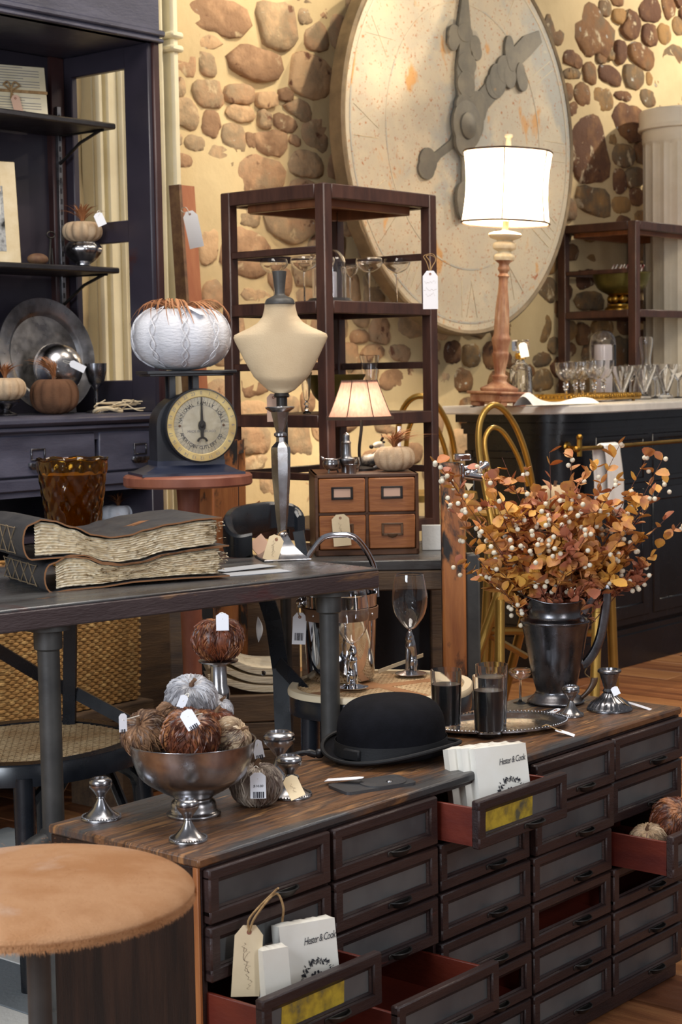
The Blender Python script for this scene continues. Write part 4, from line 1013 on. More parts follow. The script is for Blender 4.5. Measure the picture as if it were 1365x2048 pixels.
def bar_part(name,segs,root,mat,w_=.03,d_=.02,dv=None):
    b=MB()
    for (p,q) in segs: wbar(b,p,q,w_,d_,dv or Vector((0,1,0)))
    o=part(name,b,mat); return attach(o,root)
Yb=c1p.y+.24
bar_part('back_post',[(at(141,1225,Yb),at(139,1450,Yb-.0))],ch1,M['bluebw'],.034,.03)
bar_part('back_post',[(at(-60,1225,Yb-.05),at(-60,1450,Yb-.05))],ch1,M['bluebw'],.034,.03)
bar_part('cross_brace',[(at(-55,1270,Yb-.05),at(70,1345,Yb-.02)),(at(70,1345,Yb-.02),at(158,1392,Yb)),(at(150,1385,Yb),at(262,1445,Yb-.05))],ch1,M['bluebw'],.034,.012)
bar_part('top_rail',[(at(-65,1228,Yb-.05),at(146,1228,Yb))],ch1,M['bluebw'],.03,.03)
# chair 2 : right, cane seat holding the bucket and glasses
c2p=onz(762,1372,.655); 
ch2=thing('cane_chair',(c2p.x,c2p.y,0),-.15,'black low-back chair with pale-rimmed cane seat holding the ice bucket','chair')
a2=mp(186,c2p.y)
seatring(a2,a2*.92,.662,.016,.024,M['rim_cream'],ch2,p=2.5,name='seat_rim')
seatring(a2-.004,a2*.92-.004,.646,.05,.03,M['bluebw'],ch2,p=2.5)
part('cane_seat',canemesh(a2-.022,a2*.92-.022,.652,.0125,.0013,p=2.5),M['cane'],ch2,smooth=False)
b=MB(); b.prism([(x,y) for x,y,_ in ringpts(0,0,a2-.022,a2*.92-.022,0,40,2.5)],.6475,.6498); part('cane_backing',b,M['wicker'],ch2)
b=MB(); b.box(-.02,.02,-a2*.86,a2*.86,.6535,.6556,.0005,R(-.9)); b.box(-.02,.02,-a2*.86,a2*.86,.6535,.6552,.0005,R(.75));part('rattan_band',b,M['cane_band'],ch2)
for (x,y) in ((.16,-.15),(-.17,-.15),(.17,.16),(-.17,.16)):
    b=MB(); b.tube([(x,y,.63),(x*1.05,y*1.05,.3),(x*1.15,y*1.15,0)],[.026,.022,.018],12); part('leg',b,M['bluebw'],ch2)
YB=c2p.y+.13
lowp=at(585,1470,YB-.1); 
bar_part('back_post',[(at(519,1150,YB+.12),at(548,1245,YB+.08)),(at(547,1240,YB+.08),at(562,1340,YB)),(at(562,1335,YB),at(568,1490,YB-.05))],ch2,M['bluebw'],.046,.03)
bar_part('back_post',[(at(597,1062,YB+.32),at(622,1200,YB+.25)),(at(622,1195,YB+.25),at(640,1330,YB+.2))],ch2,M['bluebw'],.032,.03)
b=MB(); pts=[at(505,1088,YB+.02),at(478,1096,YB+.02),at(462,1086,YB+.05),at(456,1066,YB+.10),at(468,1050,YB+.18),at(500,1040,YB+.28),at(545,1032,YB+.36),at(588,1034,YB+.40),at(603,1052,YB+.38)]
pts=smoothpath(pts,6); ww=[]
b2=MB(); vs=[]
for i,p in enumerate(pts):
    f=i/(len(pts)-1); hh=.032+.016*math.sin(PI*f)
    p=Vector(p); t_=(Vector(pts[min(i+1,len(pts)-1)])-Vector(pts[max(i-1,0)])); t_.z=0; t_.normalize(); nrm=Vector((-t_.y,t_.x,0))*.014
    for (a_,z_) in ((-1,-.8),(-1,.8),(-.5,1),(.5,1),(1,.8),(1,-.8),(.5,-1),(-.5,-1)): vs.append(p+nrm*a_+Vector((0,0,z_*hh)))
n_=8; fs=[tuple(range(8)),tuple(len(vs)-8+k for k in range(8))]
for i in range(len(pts)-1):
    for k in range(8): fs.append((i*8+k,i*8+(k+1)%8,(i+1)*8+(k+1)%8,(i+1)*8+k))
b2.add(vs,fs); attach(part('back_rail',b2,M['bluebw']),ch2)
bar_part('back_splat',[(at(483,1085,YB+.06),at(520,1180,YB+.06))],ch2,M['bluebw'],.036,.016)
bar_part('side_brace',[(at(556,1325,YB),at(600,1372,YB-.10)),(at(598,1370,YB-.10),at(645,1425,YB-.20))],ch2,M['bluebw'],.034,.014)
b=MB(); q=at(527,1346,YB-.02); b.lathe([(0,0),(.007,.0),(.007,.006),(.004,.009),(0,.009)],12,TV(q)@R(PI/2,'X')); attach(part('bolt',b,M['chrome']),ch2)
# ================================================================ WICKER BASKET under hutch
bk=at(276,1398,6.0); zb=bk.z; bk2=W((RM@bk).x,(RM@bk).y,0)
bt=thing('wicker_basket',(bk.x,bk.y,zb),ANG,'large rectangular woven seagrass basket standing under the hutch','basket')
wd,dp,ht=.62,.26,.50
b=MB(); zz=.0; ri=0
while zz<ht:
    pts=[]; bul=.012*math.sin(PI*zz/ht)
    for (x0,y0,x1,y1) in ((0,0,-wd,0),(-wd,0,-wd,dp),(-wd,dp,0,dp),(0,dp,0,0)):
        m_=int((abs(x1-x0)+abs(y1-y0))/.018)
        for k in range(m_):
            f=k/m_; x=x0+(x1-x0)*f; y=y0+(y1-y0)*f; o=.0045*(1 if (k+ri)%2 else -1)+bul
            nx_,ny_=(0,-1) if y0==y1==0 else ((-1,0) if x0==x1==-wd else ((0,1) if y0==y1 else (1,0)))
            pts.append((x+nx_*o,y+ny_*o,zz+.007))
    b.tube(pts,.0064,5,closed=True); zz+=.0112; ri+=1
part('woven_courses',b,M['wicker'],bt,ang=60,kind='stuff')
b=MB(); b.box(-wd+.01,-.01,.01,dp-.01,0,ht-.01); part('lining',b,M['stem_brown'],bt)
# plank platform carrying the basket
b=MB(); b.box(-1.3,.0,-.04,.28,zb-.05,zb-.002,.004); b.box(-1.25,-1.18,0,.27,0,zb-.05); b.box(-.12,-.05,0,.27,0,zb-.05)
pf=thing('low_bench',(bk.x+EV.x*.04,bk.y+EV.y*.04,0),ANG,'low dark plank bench under the seagrass basket','bench'); part('bench',b,M['crate'],pf)
# brown upright panel right of basket
pnb=thing('upright_panel',(0,0,0),0,'dark brown upright cupboard panel right of the seagrass basket','cupboard'); a_=at(303,1300,6.25)
b=MB(); b.box(-.12,.10,0,.06,0,at(303,1048,6.25).z,.004); o=part('panel',b,M['crate'],pnb); pnb.location=(a_.x,a_.y,0); pnb.rotation_euler=(0,0,ANG)
# ================================================================ WOODEN STAND / ROUND STOOL with scale
SY=5.45; rt=at(376,948,SY); RZ=rt.z; RR=mp(129,SY)
rs_=thing('round_stool',(rt.x,rt.y,0),0,'tall wooden stool with thick round reddish top, under the kitchen scale','stool')
b=MB(); b.lathe([(0,RZ),(RR-.006,RZ),(RR,RZ-.006),(RR,RZ-.030),(RR-.006,RZ-.036),(0,RZ-.036)],64); part('stool_top',b,M['red_wood'],rs_,ang=30)
b=MB(); b.lathe([(.035,0),(.035,.3),(.030,.6),(.036,.85),(.040,RZ-.16),(.032,RZ-.15),(.038,RZ-.035)],24); part('post',b,M['red_wood'],rs_,ang=40)
b=MB()
for k in range(3):
    a=.5+k*2*PI/3; b.tube([(.03*math.cos(a),.03*math.sin(a),.40),(.12*math.cos(a),.12*math.sin(a),0)],.016,8)
part('feet',b,M['red_wood'],rs_)
# old orange painted chair frames behind the stool
oc=thing('rustic_frame',(0,0,0),0,'old orange and black worn wooden frame behind the round stool','frame')
for (x0,y0,x1,y1,w_,Y) in ((410,940,404,1160,30,5.75),(452,880,446,1180,46,5.9),(484,900,484,1120,12,6.0)):
    b=MB(); slab(b,at(x0,y0,Y),Vector((at(x1,y1,Y).x,Y,.02)),(1,0,0),(0,1,0),mp(w_,Y),.05); part('upright',b,M['orange_wood'],oc)
b=MB(); slab(b,at(430,905,5.9),at(488,892,5.98),(0,0,1),(0,1,0),.045,.05); part('cross_rail',b,M['orange_wood'],oc)
b=MB(); slab(b,at(450,1055,5.86),at(520,1010,5.86),(0,0,1),(0,1,0),.03,.02); part('cross_rail',b,M['orange_wood'],oc)
sc2=thing('dark_backing',(0,0,0),0,'added dark brown backing for the darkness behind the low crate of papers','screen')  # added dark boards, standing in for the darkness seen under the table
for k_,(xa,xb) in enumerate(((338,402),(406,470),(474,538),(542,598))):
    b=MB(); b.box(at(xa,1200,6.06).x,at(xb,1200,6.06).x,6.05,6.09,0,at(470,1150,6.06).z,.004); part('panel',b,M['crate'],sc2)
# open journals / paper stack on a low crate, seen under the table
pc_=at(535,1400,5.55); cz_=pc_.z+.02
cr=thing('low_crate',(pc_.x-.02,pc_.y,0),.15,'low weathered wooden crate holding a pile of open papers','crate')
for k in range(5):
    b=MB(); b.box(-.20,.085,-.02,.0,cz_-.09*(k+1)+.004,cz_-.09*k,.003); part('slat',b,M['crate'],cr)
b=MB(); b.box(-.20,.085,0,.28,cz_-.02,cz_,.003); b.box(-.20,-.17,0,.28,0,cz_-.02); b.box(.055,.085,0,.28,0,cz_-.02); part('box',b,M['crate'],cr)
for k,(nm,hh,zo) in enumerate((('lower','lowest wavy open stack of cream pages on the low crate',0),('middle','middle wavy open stack of cream pages on the low crate',.028),('upper','topmost wavy open stack of cream pages on the low crate',.056))):
    b=MB()
    def pg(u,v,top=0): x=-.19+.27*u; return (x,.0+.25*v,zo+.004+.045*math.exp(-((x+.19)/.10)**2)*(1+.3*k)+top)
    b.grid(lambda u,v:pg(u,v,0),30,2); b.grid(lambda u,v:pg(u,v,.022),30,2)
    b.grid(lambda u,v:(pg(u,0)[0],-.001*(int(v*6)%2),pg(u,0,.022*v)[2]),30,7)
    b.grid(lambda u,v:(.08,.25*u,pg(1,0,.022*v)[2]),4,7)
    o=solo('page_stack',b,M['pages'],hh,'papers','open page stacks',loc=(pc_.x,pc_.y,cz_),rz=.15)
# ================================================================ ON THE CABINET
def beads(b,r,z,n,br=.0016,M_=None):
    for k in range(n):
        a=2*PI*k/n; b.ball((r*math.cos(a),r*math.sin(a),z),br,5,4,M_)
def short_stick(loc,w_,h_,label,mat='silver',fluted=False,top=.30,group='short silver candlesticks on the cabinet'):
    t=thing('candlestick',loc,rs.uniform(0,3),label,'candlestick',group); r=w_/2
    b=MB(); b.lathe(sprof([(r,0),(r,.003),(r*.93,.006),(r*.72,h_*.14),(r*.42,h_*.28),(r*.22,h_*.44),(r*.16,h_*.50)],4),48,fn=(lambda t_,rr,z:1+(.035*math.cos(22*t_) if z>.006 and z<h_*.3 else 0)) if fluted else None)
    beads(b,r*.95,.006,44); part('base',b,M[mat],t,ang=35)
    b=MB(); k=r*top/.30
    b.lathe([(r*.16,h_*.49),(r*.24,h_*.52),(k*.8*.45,h_*.55),(k*.62,h_*.66),(k*.98,h_*.78),(k*1.02,h_*.84),(k*.9,h_*.86),(k*1.0,h_*.88),(k*1.0,h_*.93),(k*.92,h_*.96),(k*.7,h_),(k*.55,h_),(k*.5,h_*.9),(0,h_*.88)],36); part('socket',b,M[mat],t,ang=40)
    return t
def px_thing(px,py,z): return onz(px,py,z)
p=px_thing(203,1637,CHh); short_stick(p,mp(82,p.y),mp(82,p.y)+.002,'short beaded silver candlestick at the back left corner of the cabinet',top=.17*1.0)
p=px_thing(377,1681,CHh); short_stick(p,mp(80,p.y),mp(86,p.y),'short beaded silver candlestick standing before the feather bowl',top=.17)
p=px_thing(580,1592,CHh); short_stick(p,mp(92,p.y),mp(84,p.y),'short silver candlestick half hidden behind its curled manila tag',top=.17); k3=p
p=px_thing(560,1560,CHh); short_stick(p,mp(80,p.y),mp(100,p.y),'short flared silver candlestick behind the one with the manila tag',top=.24)
p=px_thing(1143,1432,CHh); short_stick(p,mp(52,p.y),mp(63,p.y),'smallest silver candlestick with white tag, before the pitcher',top=.20)
p=px_thing(1220,1420,CHh); k5=p
t=thing('candlestick',p,0,'wide fluted pewter candlestick with tag at the right end of the cabinet','candlestick'); r=mp(46,p.y); h_=mp(84,p.y)
b=MB(); b.lathe(sprof([(r,0),(r,.004),(r*.92,.010),(r*.74,.022),(r*.42,.034),(r*.25,.044)],4),72,fn=lambda t_,rr,z:1+(.03*math.cos(26*t_) if z>.008 else 0)); beads(b,r*.95,.006,50); part('base',b,M['pewter'],t)
b=MB(); b.lathe([(r*.25,.042),(r*.30,.048),(r*.24,.054),(r*.28,.06),(r*.36,h_*.75),(r*.44,h_*.9),(r*.52,h_*.93),(r*.52,h_*.97),(r*.46,h_),(r*.34,h_),(r*.3,h_*.9),(0,h_*.9)],32); part('socket',b,M['pewter'],t)
# feathered pumpkins
def feather_pumpkin(loc,R_,mat,label,rz=0,tilt=(0,0),sq=.80,seed=1,stem=True,tagkind=None,nf=460,cat='pumpkin',group='feathered pumpkins',flen=.50,drape=False):
    rr=random.Random(seed); t=thing('feather_pumpkin',loc,rz,label,cat,group); t.rotation_euler=(tilt[0],tilt[1],rz)
    def surf(th,ph): # ph from top 0..pi
        k=1-.055*(abs(math.cos(4*th))**2.0)
        rad=R_*math.sin(ph)**.85*k; z=R_*sq*(1+math.cos(ph)*(1 if ph>1 else 1)) - (R_*.16*math.exp(-(ph/.35)**2))
        return Vector((rad*math.cos(th),rad*math.sin(th),z))
    b=MB(); b.grid(lambda u,v:tuple(surf(u*2*PI,.02+v*(PI-.04))),48,24,closeu=True); part('body',b,M[mat],t,ang=80)
    b=MB()
    for i in range(nf):
        th=rr.uniform(0,2*PI); ph=.15+2.2*(i/nf)+rr.uniform(-.1,.1); L=R_*flen*rr.uniform(.7,1.25); w_=L*rr.uniform(.10,.20); lift=R_*rr.uniform(.01,.05)
        dphi=L/R_; tw=rr.uniform(-.28,.28)
        vs=[];n=5
        for j in range(n):
            f=j/(n-1); ww=w_*math.sin(PI*min(max(f*.9+.06,0),1))**.7*(1-.3*f); c=surf(th+tw*f,min(ph+dphi*f,PI-.05)); cc=Vector((c.x,c.y,c.z-R_*sq)).normalized()
            lf=lift*(.25+ (1.0 if rr.random()<.5 else .5)*f); c=c+cc*(R_*.008+lf*(.5+.5*f))
            tn=Vector((-math.sin(th),math.cos(th),0)); vs+= [c-tn*ww*.5-cc*.0006,c+cc*.0012,c+tn*ww*.5-cc*.0006]
        fs=[]
        for j in range(n-1):
            for k in range(2): a=j*3+k; fs.append((a,a+1,a+4,a+3))
        b.add(vs,fs)
    part('feathers',b,M[mat],t,ang=80,kind='stuff')
    if stem:
        b=MB(); z0=R_*sq*2-R_*.16; b.tube(smoothpath([(0,0,z0-.004),(R_*.03,0,z0+R_*.14),(R_*.14,R_*.03,z0+R_*.30)],4),[R_*.10]*4+[R_*.075]*4+[R_*.085],8); part('stem',b,M['stem_brown'],t)
    return t,surf
def hang_tag(root,world,h_,w_,label,kind='barcode',face=0,lean=0,mat='paper',roll=0,lines=None,tie=None,curl=0,eyelet=False):
    t=tagcard('price_tag',h_,w_,M[mat],label,kind,curl=curl,eyelet=eyelet,lines=lines); t.location=world; t.rotation_euler=(lean,roll,face)
    b=MB(); w0=Vector(world)
    tie=Vector(tie) if tie is not None else w0+Vector((0,.01,.02))
    mid=(w0+tie)/2
    side=Vector((.006,0,.002))
    string(b,[w0+Vector((0,-.001,.0)),mid+side+Vector((0,-.004,0)),tie+side*.4,tie-side*.6,mid-side+Vector((0,-.003,0)),w0+Vector((0,.001,0))],.0009)
    attach(part('string',b,M['string']),t); return t
# silver bowl
bp=onz(388,1630,CHh); br=mp(129,bp.y-.0); bh=mp(152,bp.y)
bw=thing('silver_bowl',bp,0,'large tarnished silver footed bowl heaped with feather balls','bowl')
b=MB()
pr=[(br*.42,0),(br*.43,.006),(br*.37,.012),(br*.35,.026),(br*.30,.034),(br*.36,.040),(br*.62,.058),(br*.83,bh*.55),(br*.95,bh*.8),(br*1.0,bh),(br*1.012,bh+.002),(br*.985,bh+.002)]
inn=[(br*.965,bh-.002),(br*.92,bh*.8),(br*.80,bh*.57),(br*.6,.066),(br*.3,.052),(0,.050)]
b.lathe(sprof(pr,4)+sprof(inn,3),72,cap=False); part('bowl',b,M['silver'],bw,ang=50)
zb_=CHh+bh
def inbowl(px,py,dy): return at(px,py,bp.y+dy)
def ball_at(px,py,Y,rpx,mat,label,seed,tilt=(0,0),rz=0,sq=.8,**k):
    c=at(px,py,Y); R_=mp(rpx,Y)
    Mx=Euler((tilt[0],tilt[1],rz)).to_matrix(); off=Mx@Vector((0,0,R_*sq)); return feather_pumpkin(c-off,R_,mat,label,rz,tilt,sq,seed,**k)
ball_at(292,1468,bp.y-.0,52,'feather_brown','brown speckled feather pumpkin at the left in the silver bowl',11,(.5,-.6),.3)
ball_at(382,1470,bp.y-.045,61,'feather_rust','copper brown feather pumpkin at the front of the silver bowl',12,(.45,.2),0)
ball_at(464,1474,bp.y+.0,42,'feather_cream','cream and brown feather pumpkin at the right in the silver bowl',13,(.2,.9),0)
ball_at(352,1440,bp.y+.07,46,'feather_brown','brown feather pumpkin at the back left of the silver bowl',14,(.1,.2),0)
ball_at(428,1452,bp.y+.07,46,'feather_rust','reddish feather pumpkin at the back of the silver bowl',17,(.1,.2),0)
ball_at(382,1398,bp.y+.10,54,'feather_grey','large pale grey feather pumpkin heaped highest behind the silver bowl',15,(.5,.1),0)
ball_at(432,1420,bp.y+.12,36,'feather_grey','small pale grey feather pumpkin at the right of the heap',16,(.2,.5),0)
hang_tag(None,at(246,1440,bp.y-.09),.034,.016,'narrow white barcode tag hanging off the left of the silver bowl',tie=at(276,1432,bp.y-.03),face=.6)
hang_tag(None,at(376,1433,bp.y-.115),.036,.026,'white barcode tag tilted on the front copper feather pumpkin',tie=at(402,1428,bp.y-.06),roll=-.55,lean=-.2)
hang_tag(None,at(366,1402,bp.y+.02),.026,.016,'small white tag on the large grey feather pumpkin',tie=at(375,1388,bp.y+.04),roll=.4)
# pumpkin on pewter pedestal candlestick
pp=onz(442,1500,CHh); pYY=3.62
pq=up(442,pYY,CHh)
pz=at(442,1320,pYY).z
t=thing('candlestick',pq,0,'tall pewter pedestal candlestick carrying a rust feather pumpkin','candlestick'); hh=pz-CHh; r=mp(34,pYY)
b=MB(); b.lathe(sprof([(r*1.2,0),(r*1.15,.008),(r*.5,.025),(r*.3,.05),(r*.42,.07),(r*.28,.09)],4)+[(r*.45,hh*.55),(r*.60,hh*.62),(r*.66,hh*.70),(r*.62,hh*.74),(r*.50,hh*.78),(r*.48,hh*.95),(r*.6,hh*.975),(r*1.15,hh*.985),(r*1.2,hh),(0,hh)],40); part('pedestal',b,M['silver'],t,ang=35)
R_=mp(54,pYY); feather_pumpkin((pq.x,pq.y,pz),R_,'feather_rust','rust brown feather pumpkin raised on the pewter pedestal',sq=.80,seed=21)
hang_tag(None,at(445,1238,pYY-R_-.004),.036,.026,'blank white tag on the pedestal feather pumpkin',kind='plain',tie=at(443,1226,pYY-.03))
# grey feather pumpkin on the cabinet
gp=onz(514,1610,CHh); R_=mp(54,gp.y); feather_pumpkin(gp,R_,'feather_pheasant','grey and dark striped feather pumpkin with barcode tag beside the bowl',sq=.80,seed=31,tilt=(0,0),flen=.6)
hang_tag(None,gp+Vector((.006,-R_-.004,R_*1.25)),.050,.030,'white barcode tag on the grey striped feather pumpkin',tie=gp+Vector((0,-.01,R_*1.5)),lines=[('$14.00',.007,-.014,0)])
hang_tag(None,at(515,1492,gp.y+.02),.036,.020,'small white tag at the right rim of the silver bowl',tie=at(506,1480,gp.y+.03),roll=-.2)
b=MB(); b.tube(smoothpath([at(478,1475,gp.y-.01),at(498,1478,gp.y-.01),at(512,1490,gp.y-.01)],4),.006,8); 
# curled manila tag on the third stick
t=tagcard('price_tag',.060,.030,M['manila'],'curled manila tag lying beside the half hidden candlestick',curl=-.35,eyelet=False,lines=[('pair 28',.007,-.02,1.4),('silver',.006,-.03,1.4)]); t.location=k3+Vector((.004,-.045,.040)); t.rotation_euler=(math.radians(-40),math.radians(-22),.15)
# tags on right candlesticks
t=tagcard('price_tag',.040,.020,M['paper'],'white tag lying beside the smallest candlestick',eyelet=True); t.location=onz(1112,1421,CHh+.012); t.rotation_euler=(-1.25,0,-1.15)
t=tagcard('price_tag',.105,.018,M['paper'],'long white paper tag trailing over the cabinet right end',eyelet=False,curl=.05); t.location=onz(1262,1406,CHh+.012); t.rotation_euler=(-1.38,0,1.05)
t=tagcard('price_tag',.022,.018,M['paper'],'tiny tag on the fluted pewter candlestick',eyelet=False); t.location=k5+Vector((.010,-.032,.052)); t.rotation_euler=(-.5,-.4,0)
b=MB(); string(b,[k5+Vector((.012*math.cos(a),.012*math.sin(a),.045)) for a in (0,1.2,2.4,3.6,4.8,6.2)]+[k5+Vector((.02,-.01,.052))],.0018); string(b,[k5+Vector((.012,-.012,.045)),k5+Vector((.03,-.03,.025)),k5+Vector((.045,-.02,.012))],.0012); attach(part('twine',b,M['twine']),t)
# brown curled leather tag behind
b=MB(); q0=C(1.61,.30); b.grid(lambda u,v:(.018*(u-.5)+.05*(1-v)**2-.0,-.004*math.sin(PI*u),.062*v),6,14); o=solo('leather_tag',b,M['horn'],'brown curled leather tag standing behind the right candlesticks','tag',loc=onz(1190,1404,CHh),rz=0); o.scale=(-1,1,1)
md=o.modifiers.new('s','SOLIDIFY'); md.thickness=.0015
b=MB(); string(b,[(.0,0,0),(-.012,0,.012),(-.006,.0,.03),(-.018,0,.045)],.0018); solo('twine_loop',b,M['twine'],'loop of jute twine beside the pitcher handle','twine',loc=at(1180,1355,4.35))
# ---------------------------------------------------------------- bowler hat
hp_=C(.835,.232); 
ht=thing('bowler_hat',hp_,CA,'black felt bowler hat with ribbon band on the cabinet','hat')
Yh=hp_.y; ra=mp(145,Yh); 
b=MB(); n=64
def brim(u,v):
    t_=2*PI*u; r=.76+.24*v; a_=ra*1.02; c_=ra*.93
    z=.012+ .006*v + (.012*max(0,(v-.55)/.45)**1.6)*(.55+.45*math.cos(2*t_+PI)) 
    x=a_*r*math.cos(t_); y=c_*r*math.sin(t_); z+=.006*math.cos(2*t_)*(v)*-1
    return (x,y,z)
b.grid(brim,n,10,closeu=True)
b.grid(lambda u,v:(lambda p:(p[0],p[1],p[2]-.0035))(brim(u,v)),n,10,closeu=True); part('brim',b,M['felt'],ht,ang=60)
b=MB(); b.tube([brim(k/64,1.0) for k in range(64)],.0045,8,closed=True); part('brim_binding',b,M['ribbon'],ht)
cr_=mp(124,Yh); chh=.113
cp_=[(1.03,.010),(1.0,.020),(.985,.040),(.975,.062),(.93,.080),(.83,.096),(.66,.107),(.40,.1125),(.18,.114),(0,.1145)]
b=MB(); b.lathe([(r*1,z) for r,z in sprof(cp_,4)],64,S(cr_*.97,cr_*.86,1.16)@T(0,0,0)); part('crown',b,M['felt'],ht,ang=70)
b=MB(); b.lathe([(1.036,.012),(1.030,.014),(1.012,.036),(1.005,.036)],64,S(cr_*.975,cr_*.865,1.16),cap=False); part('ribbon_band',b,M['ribbon'],ht)
b=MB(); b.box(-.006,.006,-.022,.022,.013,.037,.003,T(0,0,0)@R(0)); o=part('ribbon_bow',b,M['ribbon'],ht); o.location=(-cr_*1.0,0,0)
# black trinket by the brim
b=MB(); b.tube(smoothpath([(0,0,.012),(-.02,-.004,.018),(-.045,.0,.014),(-.06,.01,.01)],5),[.008]*5+[.005]*5+[.004]*6,10); b.ball((.008,0,.014),.011); solo('turned_gavel',b,M['black_wood'],'small black turned gavel head lying left of the hat brim','gavel',loc=onz(632,1520,CHh))
# leather spectacle pouch
pt=thing('leather_pouch',onz(745,1572,CHh),CA-.35,'flat dark leather pouch with snap and white tag beside the hat','pouch')
def rr_poly(w_,h_,r,n=5,cx=0,cy=0):
    P=[]
    for (sx,sy,a0) in ((1,1,0),(-1,1,PI/2),(-1,-1,PI),(1,-1,1.5*PI)):
        for k in range(n+1):
            a=a0+PI/2*k/n; P.append((cx+sx*(w_/2-r)+r*math.cos(a),cy+sy*(h_/2-r)+r*math.sin(a)))
    return P
b=MB(); b.prism(rr_poly(.165,.085,.012),0,.006); part('body',b,M['leather'],pt,ang=30)
b=MB(); b.prism(rr_poly(.095,.070,.03,cx=.02,cy=-.008),.006,.0085); part('flap',b,M['leather'],pt,ang=30)
b=MB(); b.lathe([(0,.012),(.004,.0115),(.0065,.010),(.007,.008),(0,.008)],14,T(.03,-.018,0)); part('snap',b,M['pewter'],pt)
t=tagcard('price_tag',.080,.024,M['paper'],'white tag lying across the leather pouch',eyelet=False); t.location=onz(716,1556,CHh+.016); t.rotation_euler=(-1.45,0,-1.9)
# ---------------------------------------------------------------- oval tray with tumblers
tc_=C(1.215,.215); tr_=thing('silver_tray',tc_,CA-.62,'oval tarnished silver gallery tray holding dark filled tumblers','tray')
ta=mp(146,tc_.y); tb_=ta*.70
b=MB(); pf_=[(0,.004),(.72,.004),(.80,.006),(.87,.012),(.97,.014),(1.0,.015),(1.0,.011),(.9,.008),(.80,.0),(0,.0)]
b.lathe(pf_,72,S(ta,tb_,1)); part('tray',b,M['silver'],tr_,ang=50)
b=MB()
for k in range(110):
    a=2*PI*k/110; b.ball((ta*.99*math.cos(a),tb_*.99*math.sin(a),.0165),.0022,6,4)
part('beaded_rim',b,M['silver'],tr_)
def tumbler(px,py,w_,h_,fill,label):
    p=onz(px,py,CHh+.005); r=mp(w_/2,p.y); H_=mp(h_,p.y)
    t=thing('tumbler',p,0,label,'glass','dark filled tumblers on the tray')
    b=MB(); b.lathe([(0,0),(r*.84,0),(r*.88,.004),(r*1.0,H_),(r*.965,H_),(r*.84,.012),(0,.010)],40,cap=False); part('glass',b,M['glass'],t,ang=40)
    b=MB(); b.lathe([(0,.0125),(r*.825,.0135),(r*(.84+.125*fill-.012),H_*fill),(r*.9*.9,H_*fill-.001),(0,H_*fill-.001)],40,cap=False); part('filling',b,M['wine'],t,ang=40)
    return t
tumbler(985,1448,66,122,.80,'dark filled glass tumbler hidden behind the front tumbler on the tray')
tumbler(894,1458,64,122,.76,'dark filled glass tumbler nearest the hat on the tray')
tumbler(979,1470,66,122,.76,'dark filled glass tumbler at the front middle of the tray')
t=tagcard('price_tag',.045,.026,M['paper'],'white tag with curled end lying right of the oval tray',eyelet=False,curl=.1); t.location=onz(1122,1462,CHh+.010); t.rotation_euler=(-1.4,0,1.35)
b=MB(); string(b,[onz(1085,1453,CHh+.02),onz(1095,1450,CHh+.022),onz(1108,1456,CHh+.018),onz(1124,1462,CHh+.01)],.0014); attach(part('twine',b,M['twine']),t)
# ---------------------------------------------------------------- pitcher with bouquet
pc2=C(1.555,.275); pY=pc2.y; pr_=mp(69,pY)
pi=thing('pewter_pitcher',pc2,0,'large tarnished pewter water pitcher holding autumn branches','pitcher')
Hh=mp(212,pY); k=pr_
P_=[(k*.80,0),(k*.84,.006),(k*.74,.014),(k*.62,.024),(k*.58,.034),(k*.66,.060),(k*.80,Hh*.45),(k*.92,Hh*.66),(k*1.0,Hh*.77)]
N_=[(k*1.0,Hh*.77),(k*1.02,Hh*.785),(k*1.0,Hh*.80),(k*.84,Hh*.825),(k*.79,Hh*.87),(k*.80,Hh*.93),(k*.88,Hh*1.0)]
def lip(t_,r,z):
    f=max(0,(z-Hh*.84)/(Hh*.16)); d=math.cos(t_-PI); return 1+(.30*max(0,d)**6)*f
b=MB(); b.lathe(sprof(P_,5),56); b.cur=0; part('body',b,M['pewter'],pi,ang=35)
b=MB()
def neck(u,v):
    t_=2*PI*u; pts_=NP; i=int(v*(len(pts_)-1)+.5); r,z=pts_[i]; r*=lip(t_,r,z); f=max(0,(z-Hh*.84)/(Hh*.16)); z+=f*.022*max(0,math.cos(t_-PI))**3+f*.008*max(0,math.cos(t_))**4-f*.004; return (r*math.cos(t_),r*math.sin(t_),z)
NP=sprof(N_,5); b.grid(neck,56,len(NP),closeu=True)
b.grid(lambda u,v:(lambda p:(p[0]*.965,p[1]*.965,p[2]))(neck(u,v)),56,len(NP),closeu=True)
rim=[neck(i/56,1) for i in range(56)]; b.tube(rim,.0022,6,closed=True); part('neck',b,M['pewter'],pi,ang=60)
b=MB(); hx=[(k*.80,Hh*.86),(k*1.12,Hh*1.02),(k*1.42,Hh*1.10),(k*1.50,Hh*1.06),(k*1.47,Hh*.9),(k*1.34,Hh*.66),(k*1.16,Hh*.50),(k*.9,Hh*.38),(k*.78,Hh*.36)]
b.tube(smoothpath([(x,0,z) for x,z in hx],6),[.008]*49,8,flat=1.5); part('handle',b,M['pewter'],pi)
b=MB(); b.ball((-k*1.22,0,Hh*.98),(.016,.010,.008)); 
